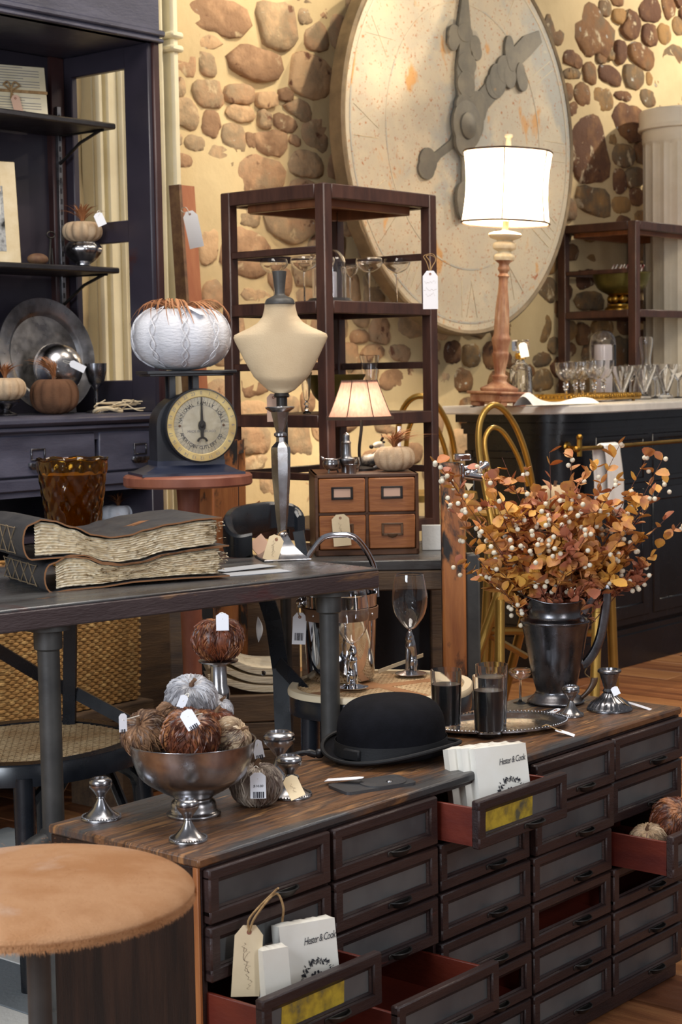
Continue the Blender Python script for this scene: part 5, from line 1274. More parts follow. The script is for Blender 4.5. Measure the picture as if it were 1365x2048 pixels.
# bouquet
bo=thing('autumn_bouquet',pc2+Vector((0,0,Hh*.86)),0,'bouquet of dried orange leaf branches with cream berries in the pewter pitcher','bouquet')
bz=CHh+Hh*.86
leafm=[]
for v in range(5):
    b=MB(); n=4; L=.020+.003*v; vs=[]
    cv=rs.uniform(-.5,.9)
    for j in range(n+1):
        f=j/n; ww=L*(.30+.04*v)*math.sin(PI*min(f*.93+.035,1))**.75; z=cv*L*.35*f*f
        vs+=[(-ww,L*f,z+ww*.35),(0,L*f,z),(ww,L*f,z+ww*.35)]
    fs=[]
    for j in range(n):
        for q in range(2): a=j*3+q; fs.append((a,a+1,a+4,a+3))
    b.add(vs,fs); leafm.append(mesh_of(b,M['leaf'],ang=80))
b=MB(); b.ball((0,0,0),mp(5.0,pY),10,7); berm=mesh_of(b,M['berry'])
rb=random.Random(21); twigs=MB(); extra=MB(); lc=0; berries=[]
tips=[]
for px,py in ((875,925),(905,955),(935,1010),(960,935),(1005,915),(1035,1010),(985,960),(930,1080),(915,1130),(1100,905),(1065,985),(1145,915),(1165,965),(1200,985),(1235,960),(1240,890),(1295,915),(1325,920),(1335,965),(1290,1020),(1330,1040),(1362,1045),(1270,1085),(1215,1055),(1255,1160),(985,1130),(1020,1060),(1080,1050),(1135,1030),(1180,1060),(1150,1000),(960,1155),(1010,1120),(1240,1110),(1305,990),(1060,1100),(1110,1110),(1170,1120),(900,1010),(1050,940)):
    tips.append((px,py))
NL=0
bl=bo.location
for i,(px,py) in enumerate(tips):
    dy=rb.uniform(-.14,.14); tip=at(px,py,pY+dy)
    base=Vector((pc2.x+rb.uniform(-.5,.5)*k,pc2.y+rb.uniform(-.5,.5)*k,bz-.08))
    mid=base.lerp(tip,.45)+Vector((rb.uniform(-.02,.02),0,rb.uniform(.0,.03)))
    pts=smoothpath([base,mid,tip],8); twigs.tube([p-bl for p in pts],[.0016*(1-.6*j/len(pts)) for j in range(len(pts))],5)
    subs=[pts]
    for s_ in range(rb.choice((2,3,3))):
        f=rb.randrange(5,len(pts)-3); q0=pts[f]; q1=q0+Vector((rb.uniform(-.08,.08),rb.uniform(-.05,.05),rb.uniform(.01,.08))); sp_=smoothpath([q0,q0.lerp(q1,.5)+Vector((0,0,.006)),q1],4); twigs.tube([p-bl for p in sp_],.0009,4); subs.append(sp_)
    for pts_ in subs:
        st_=0 if len(pts_)<10 else 5
        for j in range(st_,len(pts_)):
            p=pts_[j]
            if j%1==0 and rb.random()<.97:
                for sd in range(rb.choice((1,2,2))):
                    a=rb.uniform(0,2*PI); el=rb.uniform(-.2,1.1)
                    Mx=Matrix.Translation(p-bl)@R(a)@R(el,'X')@R(rb.uniform(-.8,.8),'Y')@S(rb.uniform(.8,1.35))
                    if NL<300 and rb.random()<.5:
                        o=bpy.data.objects.new('leaf',rb.choice(leafm)); col.objects.link(o); o.parent=bo; o.matrix_basis=Mx; NL+=1
                    else:
                        me=rb.choice(leafm); extra.add([tuple(v.co) for v in me.vertices],[tuple(f.vertices) for f in me.polygons],Mx)
    if rb.random()<.85:
        for pts_ in subs:
            for q in range(rb.choice((1,2,2,3))):
                berries.append(pts_[-1]+Vector((rb.uniform(-.010,.010),rb.uniform(-.01,.01),rb.uniform(-.014,.004)*(q+1))))
for k_ in range(40):
    px=rb.gauss(1110,75); py=rb.uniform(985,1130); berries.append(at(px,py,pY-rb.uniform(.05,.15)))
for k_ in range(330): # dense heart of the bouquet
    px=rb.gauss(1115,62); py=rb.uniform(1015,1178); p=at(px,py,pY+rb.uniform(-.10,.08))
    Mx=Matrix.Translation(p-bl)@R(rb.uniform(0,6.3))@R(rb.uniform(-.6,1.3),'X')@R(rb.uniform(-.9,.9),'Y')@S(rb.uniform(.9,1.4))
    me=rb.choice(leafm); extra.add([tuple(v.co) for v in me.vertices],[tuple(f.vertices) for f in me.polygons],Mx)
for (px,py) in ((871,926),(895,952),(885,962),(896,996),(917,1007),(932,992),(960,1018),(973,1030),(1003,912),(1003,937),(1012,929),(1044,903),(990,973),(1032,970),(1100,905),(1103,915),(1155,910),(1147,913),(1161,949),(1175,956),(1295,911),(1277,935),(1333,917),(1308,951),(1320,962),(1336,958),(1284,985),(1322,986),(1306,1009),(1306,1020),(1075,1105),(1080,1118),(1086,1110),(965,1080),(918,1091),(931,1093),(1110,1048),(1125,1025)):
    berries.append(at(px,py,pY-.10))
for p in berries[:300]:
    o=bpy.data.objects.new('berry',berm); col.objects.link(o); o.parent=bo; o.location=Vector(p)-bl
part('twigs',twigs,M['twig'],bo); part('small_leaves',extra,M['leaf'],bo,ang=80,kind='stuff')
# big front leaves over the pitcher lip
# ---------------------------------------------------------------- coupe glass helper
def coupe(name,loc,bowl_r,height,label,group,bowl_h=.32,mat='glass',saucer=True,stem=.003,foot=.62,cat='glass'):
    t=thing(name,loc,0,label,cat,group); h_=height; bh_=h_*bowl_h; z0=h_-bh_; r=bowl_r
    if saucer: prf=[(stem,z0),(r*.35,z0+bh_*.08),(r*.75,z0+bh_*.3),(r*.98,z0+bh_*.62),(r*1.0,z0+bh_*.75),(r*.93,h_)]
    else: prf=[(stem,z0),(r*.25,z0+bh_*.06),(r*.62,z0+bh_*.3),(r*.88,z0+bh_*.62),(r*1.0,h_)]
    outer=sprof(prf,4); inner=[(max(a-.0014,0),c+.0012 if c<h_-.001 else c) for a,c in outer[::-1]]; inner[-1]=(0,inner[-1][1]+.002)
    foot_=[(0,0),(r*foot,0),(r*foot,.0012),(r*.2,.004),(stem,.010),(stem,z0)]
    b=MB(); b.lathe(foot_+outer[1:]+inner,28,cap=False); part('bowl',b,M[mat],t,ang=60) if False else part('glass',b,M[mat],t,ang=60)
    return t
p=onz(1037,1392,CHh); q=up(1037,4.62,.66)
coupe('coupe_glass',C(1.50,.345,CHh),mp(23,4.4),mp(68,4.4),'small coupe glass half hidden behind the pitcher on the cabinet',None)
# ================================================================ OPEN DRAWER (col 5) PUMPKINS
feather_pumpkin(D3(4,2,.150,.080,.045),.066,'feather_rust','rust red feather pumpkin in the open drawer at right edge',seed=41,sq=.8,tilt=(.55,.0),rz=.5)
feather_pumpkin(D3(4,2,.068,.085,.034),.044,'feather_cream','pale mottled feather pumpkin low in the open right drawer',seed=42,sq=.75,tilt=(.3,-.2))
hang_tag(None,D3(4,2,.165,.004,.135),.034,.026,'white tag on the rust red pumpkin in the right drawer',kind='plain',tie=D3(4,2,.14,.015,.13),face=.3)
# dark crate to the right of the cabinet
bx=onz(1334,1921,0)
dc=thing('dark_crate',C(1.80,.10,0),CA,'dark purple-brown wooden box standing right of the cabinet','box')
b=MB(); b.box(0,.5,0,.4,0,.27,.004); part('crate_body',b,M['cab_end'],dc)
b=MB(); b.box(-.005,.505,-.008,.0,.0,.05,.003); b.box(-.005,.505,-.008,.0,.22,.275,.003); part('batten',b,M['cab_dark'],dc)
# slip of paper and twig at the foot
b=MB(); b.box(-.035,.035,-.014,.014,0,.002); solo('paper_slip',b,M['manila'],'small cream paper slip on the floor at the bottom edge','paper',loc=C(.80,-.26,.003),rz=CA+.2)
# ================================================================ ON THE TABLE
# tall silver candlestick (hexagonal)
cs=onz(566,1118,TZ); cY=cs.y; H_=mp(306,cY)
t=thing('tall_candlestick',cs,.25,'tall faceted silver candlestick with manila tag on the work table','candlestick')
def sq8(t_,r,z): return 1
b=MB(); w_=mp(49,cY)
sqp=[(w_*1.35,0),(w_*1.38,.004),(w_*1.25,.008),(w_*1.0,.016),(w_*.62,.036),(w_*.36,.058),(w_*.28,.066)]
b.lathe(sprof(sqp,3),4,R(PI/4)); part('base',b,M['silver'],t,ang=30)
b=MB(); k=w_/49
K=lambda px:mp(px,cY)
b.lathe([(K(9),.060),(K(12),.064),(K(12),.070),(K(9),.074)],16); 
b.lathe([(K(9),.072),(K(13),H_*.30),(K(19),H_*.55),(K(20),H_*.72),(K(19),H_*.735),(K(9),H_*.77),(K(8.5),H_*.81)],6)
b.lathe([(K(9),H_*.80),(K(13),H_*.81),(K(13),H_*.825),(K(8),H_*.835)],16)
b.lathe([(K(8),H_*.83),(K(12),H_*.87),(K(18),H_*.96),(K(19),H_*.97)],6)
b.lathe([(K(19),H_*.965),(K(28),H_*.985),(K(30),H_*.995),(K(28),H_),(K(13),H_),(K(12),H_*.93),(0,H_*.92)],32); part('column',b,M['silver'],t,ang=25)
t=tagcard('price_tag',.075,.042,M['manila'],'manila tag tied to the foot of the tall candlestick',lines=[('Sterling',.009,-.022,1.3),('Art Deco',.009,-.034,1.3)]); t.location=at(553,1079,cY-.05); t.rotation_euler=(-.35,.35,.1)
b=MB(); string(b,[at(553,1078,cY-.052),at(560,1066,cY-.03),at(572,1062,cY-.01),at(568,1070,cY+.01),at(556,1072,cY-.03)],.0016); attach(part('twine',b,M['twine']),t)
b=MB(); b.box(-.022,.022,-.001,.001,-.03,.03); o=solo('folded_card',b,M['pink_card'],'small faded pink card behind the tall candlestick','card',loc=at(520,1090,cY+.10)); o.rotation_euler=(-.8,.9,0)
# loose envelope sheets on table
for (px,py,rz,lb) in ((486,1138,.35,'upper pale grey paper sheet lying beside the journals on the table'),(510,1146,.12,'lower pale paper sheet lying before the tall candlestick')):
    b=MB(); b.box(-.09,.09,-.035,.035,0,.0012); o=solo('paper_sheet',b,pm('grey_sheet',srgb(176,180,186),.5),lb,'paper',loc=onz(px,py,TZ)+Vector((0,0,.0005 if 'lower' in lb else .002)),rz=TA+rz-.3)
# amber glass vase
va=up(150,4.72,TZ); vr=mp(72,4.72); vh=at(150,918,4.72).z-TZ
v_=thing('amber_vase',va,0,'flared amber glass vase with diamond pattern behind the journals','vase')
def dia(t_,r,z): 
    s_=.5*(math.sin(14*t_+z*95)+math.sin(14*t_-z*95)); return 1+.028*s_*(1 if z>.02 and z<vh*.96 else 0)
prf=[(vr*(.62+.38*(i/40)**1.1),vh*i/40) for i in range(41)]
b=MB(); b.lathe([(0,0)]+prf+[(r-.005,z) for r,z in prf[::-1][:-3]]+[(0,.012)],140,fn=dia,cap=False); part('glass_body',b,M['amber'],v_,ang=60)
b=MB(); b.tube([((vr-.002)*math.cos(2*PI*i/60),(vr-.002)*math.sin(2*PI*i/60),vh+.002*math.sin(9*2*PI*i/60)) for i in range(60)],.0035,6,closed=True); part('rim',b,M['amber'],v_)
b=MB(); b.lathe([(0,.02),(vr*.5,.02),(vr*.84,vh*.86),(0,vh*.861)],32); part('inner_liner',b,pm('amber_candle_wax',srgb(128,92,26),.5,var=srgb(96,66,18),vs=12),v_)
# ================================================================ KITCHEN SCALE + WHITE PUMPKIN
ks=thing('kitchen_scale',(rt.x-.0,rt.y,RZ),math.radians(19),'black antique kitchen scale with round dial reading zero, on stool','scale')
sx=lambda px:mp(px,SY)
b=MB() # flared base
B0=[(-sx(108),-.11),(sx(100),-.11),(sx(100),.10),(-sx(108),.10)]; B1=[(-sx(70),-.055),(sx(68),-.055),(sx(68),.075),(-sx(70),.075)]
vs=[(x,y,0) for x,y in B0]+[(x,y,.008) for x,y in B0]+[(x*.9,y*.8,.012) for x,y in B0]+[(x,y,.03) for x,y in B1]+[(x,y,.045) for x,y in B1]
fs=[(0,3,2,1),(16,17,18,19)]
for j in range(4):
    for k_ in range(4): fs.append((j*4+k_,j*4+(k_+1)%4,(j+1)*4+(k_+1)%4,(j+1)*4+k_))
b.add(vs,fs); part('base',b,M['scale_blue'],ks,ang=25)
zt=at(395,850,SY).z-RZ; dr_=sx(72); cx_=sx(0)
b=MB()
P=[(-sx(68),.04),(-sx(68),zt)]+[(sx(68)*math.cos(PI-PI*i/12)*1.0,zt+sx(62)*math.sin(PI*i/12)) for i in range(1,12)]+[(sx(68),zt),(sx(68),.04)]
n=len(P); vs=[(x,-.045,z) for x,z in P]+[(x,.065,z) for x,z in P]
b.add(vs,[tuple(range(n))[::-1],tuple(range(n,2*n))]+[(i,(i+1)%n,n+(i+1)%n,n+i) for i in range(n)]); part('case',b,M['scale_black'],ks,ang=30)
dx=sx(18)
dl=thing('x',(0,0,0)); bpy.data.objects.remove(dl)
DM=T(dx,-.045,zt)@R(PI/2,'X')
b=MB(); b.lathe([(dr_*1.02,-.0),(dr_*1.02,.034),(dr_*.985,.038),(dr_*.975,.034)],72,DM,cap=False); b.lathe([(0,0),(dr_,0)],72,DM); part('bezel',b,M['scale_black'],ks)
b=MB(); b.lathe([(dr_*.78,.0325),(dr_*.80,.0345),(dr_*.98,.0345)],72,DM,cap=False); ring_=part('dial_ring',b,M['dial_ring'],ks)
b=MB(); b.lathe([(0,.032),(dr_*.80,.032)],72,DM); dial=part('dial_face',b,M['dial'],ks)
b=MB()
for i in range(48):
    a=2*PI*i/48; l=.12 if i%4 else .20
    for (r0,r1,wd_) in ((dr_*(.79-l),dr_*.78,.0003 if i%4 else .0006),):
        c,s_=math.cos(a),math.sin(a); vs=[(r0*c-wd_*s_,r0*s_+wd_*c,.0326),(r0*c+wd_*s_,r0*s_-wd_*c,.0326),(r1*c+wd_*s_,r1*s_-wd_*c,.0326),(r1*c-wd_*s_,r1*s_+wd_*c,.0326)]; b.add(vs,[(0,1,2,3)],DM)
for rr_ in (.555,.79): b.lathe([(dr_*rr_,.0326),(dr_*(rr_+.008),.0326)],72,DM,cap=False)
part('graduations',b,M['ink_soft'],dial,smooth=False)
def ringtext(txt,r,size,a_mid,span,mat,parent,inward=False,z=.0328):
    n=len(txt)
    for i,chh_ in enumerate(txt):
        if chh_==' ': continue
        f=(i+.5)/n-.5; a=a_mid-(f*span) if not inward else a_mid+f*span
        me=textmesh(chh_,size,mat); o=part('lettering',me,None,parent)
        o.matrix_basis=DM@T(r*math.cos(a),r*math.sin(a),z)@R(a-PI/2+(PI if inward else 0))@T(0,0,0)
ringtext('NATIONAL FAMILY SCALE',dr_*.61,.0145*dr_/.11,PI/2,PI*.92,M['ink'],dial)
ringtext('AMERICAN CUTLERY CO.',dr_*.61,.0145*dr_/.11,-PI/2,PI*.80,M['ink'],dial,True)
me=textmesh('MADE IN CHICAGO',.010*dr_/.11,M['ink_soft']); o=part('lettering',me,None,dial); o.matrix_basis=DM@T(0,-dr_*.16,.0328)
for i in range(24):
    a=PI/2-2*PI*i/24; me=textmesh(str(i),.014*dr_/.11,M['ink_soft']); o=part('lettering',me,None,ring_); o.matrix_basis=DM@T(dr_*.89*math.cos(a),dr_*.89*math.sin(a),.0348)@R(a-PI/2)
b=MB()
for (x) in (-.62,.62): b.lathe([(0,.036),(.0035,.0355),(.0042,.033)],12,DM@T(dr_*x,0,0))
part('screw',b,M['horn'],dial)
b=MB(); pol=[(-.004,-dr_*.0),(-.012,.0),(-.010,.010),(-.004,.016),(-.001,dr_*.78),(.001,dr_*.78),(.004,.016),(.010,.010),(.012,0),(.010,-.010),(.0045,-.016),(.0045,-dr_*.34),(-.0045,-dr_*.34),(-.0045,-.016),(-.010,-.010)]
b.prism(pol[1:],.037,.0395,DM); 
b.lathe([(dr_*.10,.037),(dr_*.155,.037),(dr_*.155,.0395),(dr_*.10,.0395)],20,DM@T(0,-dr_*.46,0),a0=.15,a1=PI-.15,cap=False); b.lathe([(0,.043),(.006,.042),(.008,.037)],16,DM); part('pointer',b,M['iron'],ks,ang=40)
zp=at(362,741,SY).z-RZ
b=MB(); b.box(-sx(90),sx(92),-.085,.085,zp-.012,zp,.003); b.box(-sx(84),sx(86),-.075,.075,zp-.018,zp-.01,.002)
part('weighing_plate',b,M['scale_black'],ks)
b=MB()
for (x,y) in ((-sx(28),.0),(sx(20),.0),(-sx(28),.05),(sx(20),.05)): b.box(x-.010,x+.010,y-.006,y+.006,zt+.03,zp-.01,.001)
part('plate_post',b,M['scale_black'],ks)
# knit style pumpkin
def knit_pumpkin(loc,R_,mat,label,ribs=8,sq=.62,hackle=0,seed=1,drape=False,stemh=.2,group=None,rz=0,spread=.6,hl=1.0,amp=.09,stemmat='stem_brown',lean=0):
    rr=random.Random(seed); t=thing('knit_pumpkin',loc,rz,label,'pumpkin',group)
    def sf(u,v):
        th=2*PI*u; ph=.03+v*(PI-.06); k=1-amp*abs(math.cos(ribs*th/2))**3
        rad=R_*math.sin(ph)**.80*k; z=R_*sq*(1+math.cos(ph)*(abs(math.cos(ph))+1e-9)**-.15)-R_*.18*math.exp(-(ph/.42)**2); return (rad*math.cos(th),rad*math.sin(th),max(z,0))
    b=MB(); b.grid(sf,96,40,closeu=True); part('body',b,M[mat],t,ang=80)
    zt_=R_*(2*sq-.17); b=MB(); b.tube([(0,0,zt_-.006),(R_*.02,0,zt_+R_*stemh*.5),(R_*.05,0,zt_+R_*stemh)],[R_*.09,R_*.07,R_*.08],8); part('stem',b,M[stemmat],t)
    if hackle:
        b=MB()
        for k_ in range(int(hackle*2.6)):
            a=rr.uniform(0,2*PI); L=R_*hl*rr.uniform(.55,1.15); w_=L*rr.uniform(.012,.034); sp_=rr.uniform(.1,1)*spread
            p0_=Vector((rr.uniform(-.05,.05)*R_,rr.uniform(-.05,.05)*R_,zt_)); pts_=[]
            for j in range(7):
                f=j/6
                if drape:
                    ph=.10+f*1.35*L/R_; q_=Vector(sf((a+.25*f)/(2*PI),min((ph-.03)/(PI-.06),1))); d_=q_*(1.05+.03*math.sin(PI*f+a*3))+Vector((0,0,R_*(.05+.06*math.sin(PI*f))))-p0_
                else: d_=Vector((math.cos(a)*L*sp_*f**1.3+lean*L*f*f,math.sin(a)*L*sp_*f**1.3,L*(f-.30*f*f*(1+sp_))))
                pts_.append(p0_+d_)
            sd=Vector((-math.sin(a),math.cos(a),0)); vs=[]
            for j,p in enumerate(pts_):
                ww=w_*math.sin(PI*min(.12+.85*j/6,1))**.8; vs+=[p-sd*ww,p+Vector((0,0,ww*.3)),p+sd*ww]
            fs=[]
            for j in range(6):
                for q in range(2): A_=j*3+q; fs.append((A_,A_+1,A_+4,A_+3))
            b.add(vs,fs)
        part('feather_tuft',b,M['hackle'],t,ang=80,kind='stuff')
    return t
R_=sx(100); pw=knit_pumpkin(Vector((rt.x-.012,rt.y,RZ+zp)),R_,'white_knit','large white plaster knit pumpkin with ginger feathers on the kitchen scale',ribs=9,sq=.66,hackle=40,drape=True,seed=5,hl=.85,stemh=.22,amp=.07)
# raised cable relief on the white pumpkin
b=MB()
for k_ in range(9):
    th0=2*PI*(k_+.5)/9+PI/9
    for sg in (1,-1):
        pts_=[]
        for j in range(26):
            v=.16+.68*j/25; ph=v*PI; th=th0+sg*.07*math.sin(j*.75); rad=R_*math.sin(ph)**.80*(1.0); z=R_*.66*(1+math.cos(ph)*(abs(math.cos(ph))+1e-9)**-.15); pts_.append(((rad*.995)*math.cos(th),(rad*1.0)*math.sin(th),z))
        b.tube(pts_,.0017,5)
part('cable_relief',b,M['white_knit'],pw)
t=tagcard('price_tag',.070,.030,M['paper'],'white tag lying on the feathers of the white pumpkin',eyelet=False); t.location=at(378,618,SY-.10)+Vector((0,0,.006)); t.rotation_euler=(-1.12,0,1.05)
# ================================================================ DISPLAY BUST
bY=5.25; bc=at(562,700,bY)
bu=thing('jewellery_bust',(bc.x,bc.y,0),0,'cream linen jewellery bust form with black turned finial','mannequin')
zpx=lambda py:at(562,py,bY).z
def bustpt(u,v):
    # v 0 bottom .. 1 top ; half outline in px
    O=[(789,3),(786,16),(780,27),(770,38),(753,55),(735,65),(716,75),(697,84),(683,91),(675,94),(669,92),(663,80),(655,62),(645,45),(632,35),(616,31),(604,30)]
    s_=v*(len(O)-1); i=min(int(s_),len(O)-2); f=s_-i; py=O[i][0]+(O[i+1][0]-O[i][0])*f; hw=O[i][1]+(O[i+1][1]-O[i][1])*f
    hw=mp(hw,bY); th=2*PI*u; dpt_=.040 if py>668 else .040*(1-(668-py)/64)+ .040*((668-py)/64)
    x=hw*math.cos(th); y=-dpt_*math.sin(th)*(1-.35*abs(math.cos(th))**3); 
    if math.sin(th)<0: y*=.75
    if py>760: y*=max(.5,(795-py)/35)
    return (x,y,zpx(py))
b=MB(); b.grid(bustpt,56,57,closeu=True); part('torso',b,M['linen'],bu,ang=80)
b=MB(); K=lambda p_:mp(p_,bY); zz=zpx(606)
b.lathe(sprof([(K(30),zz-.004),(K(30),zz),(K(26),zz+K(8)),(K(14),zz+K(14)),(K(10),zz+K(20)),(K(13),zz+K(50)),(K(14),zz+K(60)),(K(13),zz+K(63)),(0,zz+K(64))],3),32); part('finial',b,M['steel_pipe'],bu,ang=50)
b=MB(); b.tube([(0,0,zpx(780)),(0,0,.02)],K(11),16); b.lathe([(.13,0),(.13,.012),(.03,.03),(.02,.05)],32); b.lathe([(K(14),zpx(795)),(K(16),zpx(792)),(K(14),zpx(786))],20,cap=False); part('stand',b,M['iron'],bu)
t=tagcard('price_tag',.085,.040,M['pink_card'],'faded pinkish tag hanging under the linen bust',lines=None); t.location=at(547,795,bY+.02); t.rotation_euler=(0,0,.2)
# ================================================================ CARD CATALOG AND BENCH
gY=5.75; g0=at(632,1113,gY); gz=g0.z; gw=mp(210,gY); gh=at(632,950,gY).z-gz
gb=thing('card_catalog',(g0.x,g0.y,gz),math.radians(4),'small golden oak four-drawer card catalogue under the lamp','cabinet')
b=MB(); f=.012; dpt_=.36
b.box(0,gw,0,dpt_,gh-f,gh,.002); b.box(0,gw,0,dpt_,0,.02,.002); b.box(0,f,0,dpt_,0,gh,.002); b.box(gw-f,gw,0,dpt_,0,gh,.002); b.box(gw/2-.005,gw/2+.005,.004,dpt_,.01,gh-.01); b.box(f,gw-f,.004,dpt_,.02+(gh-.032)/2-.004,.02+(gh-.032)/2+.004); b.box(0,gw,dpt_-.01,dpt_,0,gh); part('case',b,M['oak_dark'],gb)
for i in range(2):
    for j in range(2):
        x0=f+.002 if i==0 else gw/2+.006; x1=gw/2-.006 if i==0 else gw-f-.002; z0=.022 if j==0 else .02+(gh-.032)/2+.005; z1=.02+(gh-.032)/2-.005 if j==0 else gh-f-.002
        b=MB(); b.box(x0,x1,-.006,.02,z0,z1,.003); dr=part('drawer',b,M['oak'],gb)
        xc=(x0+x1)/2; zc=(z0+z1)/2+.008
        b=MB()
        for (a_,c_,e_,g_) in ((-.036,.036,.015,.021),(-.036,.036,-.021,-.013),(-.036,-.028,-.02,.02),(.028,.036,-.02,.02)): b.box(xc+a_,xc+c_,-.011,-.005,zc+e_,zc+g_,.001)
        if (i,j)==(1,0): b.lathe([(.0,-.030),(.012,-.026),(.02,-.018),(.02,-.014)],12,T(xc,-.006,zc)@S(1,.5,1))
        part('label_holder',b,M['iron'] if j else M['horn'],dr)
        if j: b=MB(); b.box(xc-.028,xc+.028,-.0075,-.006,zc-.013,zc+.015); part('label_card',b,M['pink_card'],dr)
t=tagcard('price_tag',.105,.058,M['manila'],'manila tag hanging on the oak card catalogue',lines=[('oak file',.010,-.035,1.4),('4 drawer',.010,-.05,1.4)]); t.location=at(681,1036,gY-.02); t.rotation_euler=(0,-.07,.05)
ct=thing('work_bench',(0,0,0),0,'old worn wooden workbench with orange post, carrying the card catalogue','bench')
zt_=gz
def px_box(b,x0,x1,Y0,Y1,z0,z1,bv=.004): b.box(at(x0,1100,Y0).x,at(x1,1100,Y0).x,Y0,Y1,z0,z1,bv)
b=MB(); px_box(b,600,895,5.60,6.25,zt_-.035,zt_-.001); part('bench_top',b,M['table_top'],ct)
b=MB(); px_box(b,600,893,5.60,5.66,zt_-.10,zt_-.036); part('apron',b,M['crate'],ct)
b=MB(); px_box(b,600,893,6.20,6.23,0,zt_-.036); part('dark_back_sheet',b,M['black_wood'],ct)  # added black sheet for the darkness beneath the bench, hides the bright wall
b=MB(); px_box(b,885,932,5.52,5.60,0,at(900,926,5.52).z,.008); part('post',b,M['orange_wood'],ct)
b=MB(); px_box(b,931,960,5.54,5.60,0,at(900,1110,5.52).z,.006); part('post',b,M['steel_pipe'],ct)
b=MB(); px_box(b,884,962,5.54,5.7,.05,.15,.006);px_box(b,600,640,5.62,5.7,0,zt_-.036,.006); px_box(b,600,640,6.1,6.18,0,zt_-.036,.006); px_box(b,860,893,6.1,6.18,0,zt_-.036,.006); part('leg',b,M['crate'],ct)
b=MB(); b.box(at(845,1100,5.9).x,at(889,1100,5.9).x,5.9,5.92,zt_,zt_+.085,.001); solo('white_board',b,M['rug_light'],'small white board standing right of the oak card catalogue','board')
# bench vise at the post top
vz=thing('bench_vise',(0,0,0),0,'polished steel vise hardware bolted on the orange post top','vise'); vY=5.50
b=MB(); px_box(b,922,930,vY-.03,vY+.08,at(925,970,vY).z,at(925,926,vY).z,.004); px_box(b,912,945,vY+.0,vY+.06,at(925,922,vY).z,at(925,908,vY).z,.004); part('jaw_plate',b,M['chrome'],vz)
b=MB(); q0=at(935,952,vY-.02);q1=at(972,930,vY+.05); b.tube([q0,q1],mp(7,vY),14); b.ball(q1,mp(8.5,vY)); part('lever',b,M['chrome'],vz)
b=MB(); b.tube([at(930,950,vY-.03),at(965,955,vY-.03)],mp(8,vY),14); b.tube([at(930,936,vY-.0),at(955,932,vY-.0)],mp(5,vY),10); b.ball(at(937,945,vY-.05),mp(5,vY)); b.ball(at(962,925,vY),mp(4,vY)); part('spindle',b,M['chrome'],vz)
b=MB(); vs=[at(930,966,vY-.05),at(948,968,vY-.05),at(937,982,vY-.05)]; b.add(vs+[v+Vector((0,.004,0)) for v in vs],[(0,1,2),(3,5,4),(0,3,4,1),(1,4,5,2),(2,5,3,0)]); part('tag_corner',b,M['manila'],vz)
# on top of the catalog
gt=gz+gh
def ont(px,Y): return up(px,Y,gt)
# small lamp
lY=5.98; lp=ont(722,lY)
sl=thing('table_lamp',lp,0,'small lit lamp with brown linen pleated shade on the card catalogue','lamp')
z=lambda py:at(722,py,lY).z-gt
b=MB(); b.lathe([(.05,0),(.05,.008),(.02,.014),(.0,.016)],24); b.tube(smoothpath([(0,0,.01),(-.004,0,z(900)),(.004,0,z(860)),(.006,0,z(835)),(.002,0,z(800))],5),.0055,8); b.lathe([(.012,z(815)),(.014,z(800)),(.0,z(798))],12); part('base',b,M['iron'],sl)
r0,r1=mp(38,lY),mp(72,lY); z0,z1=z(839),z(760)
b=MB()
def shd(u,v):
    a=u*2*PI; k_=math.cos(PI/8)/math.cos(((a+PI/8)%(PI/4))-PI/8); r=(r1+(r0-r1)*v**.85)*k_; return (r*math.cos(a),r*math.sin(a)*.8,z0+(z1-z0)*v)
b.grid(shd,64,14,closeu=True); part('shade',b,M['shade_brown'],sl,ang=20)
b=MB(); 
for vv,hh_ in ((0,.011),(1,-.011)):
    b.grid(lambda u,v:(lambda p:(p[0]*1.012,p[1]*1.012,p[2]+hh_*v))(shd(u,vv)),64,2,closeu=True)
for i in range(8): b.tube([tuple(Vector(shd((i+.5)/8-1/16*0,v_/6))*1.0) for v_ in range(7)],.0016,4)
part('trim',b,M['trim_brown'],sl,ang=20)
lb=lamp('bulb','POINT',lp+Vector((0,0,z(812))),3.6,(1,.88,.70),shadow_soft_size=.022); 
# pepper mill, pewter dishes, cow, pumpkin
t=thing('pepper_mill',ont(694,5.88),0,'small pewter shaker standing before the small lamp','shaker'); K=lambda p_:mp(p_,5.88)
b=MB(); b.lathe(sprof([(K(11),0),(K(11),K(10)),(K(12),K(12)),(K(17),K(22)),(K(17),K(28)),(K(10),K(32)),(K(9),K(56)),(K(10),K(60)),(K(7),K(64)),(K(7),K(74)),(K(3),K(78)),(0,K(80))],3),24); part('body',b,M['pewterbright'],t)
for (px,w_,h_,nm,lb_) in ((664,15,20,'pewter_pot','small footed pewter pot at the left edge of the card catalogue'),(703,13,14,'pewter_cup','small pewter cup in front of the shaker')):
    Yc=5.85 if px<690 else 5.81
    t=thing(nm,ont(px,Yc),0,lb_,'pot'); K=lambda p_:mp(p_,Yc)
    b=MB()
    if px<690:
        b.lathe(sprof([(K(8),K(5)),(K(15),K(10)),(K(18),K(18)),(K(16),K(26)),(K(18),K(28)),(K(16),K(28)),(K(13),K(18)),(0,K(8))],3),24,cap=False)
        for a in range(3): b.tube([(K(10)*math.cos(a*2.1),K(10)*math.sin(a*2.1),K(9)),(K(13)*math.cos(a*2.1),K(13)*math.sin(a*2.1),0)],K(2),6)
        b.tube([(K(-17),0,K(26)),(K(-21),0,K(34)),(K(-16),0,K(30))],K(2),6)
    else: b.lathe([(K(10),0),(K(11),K(14)),(K(13),K(18)),(K(11),K(18)),(K(9),K(4)),(0,K(4))],20,cap=False)
    part('body',b,M['silver'],t)
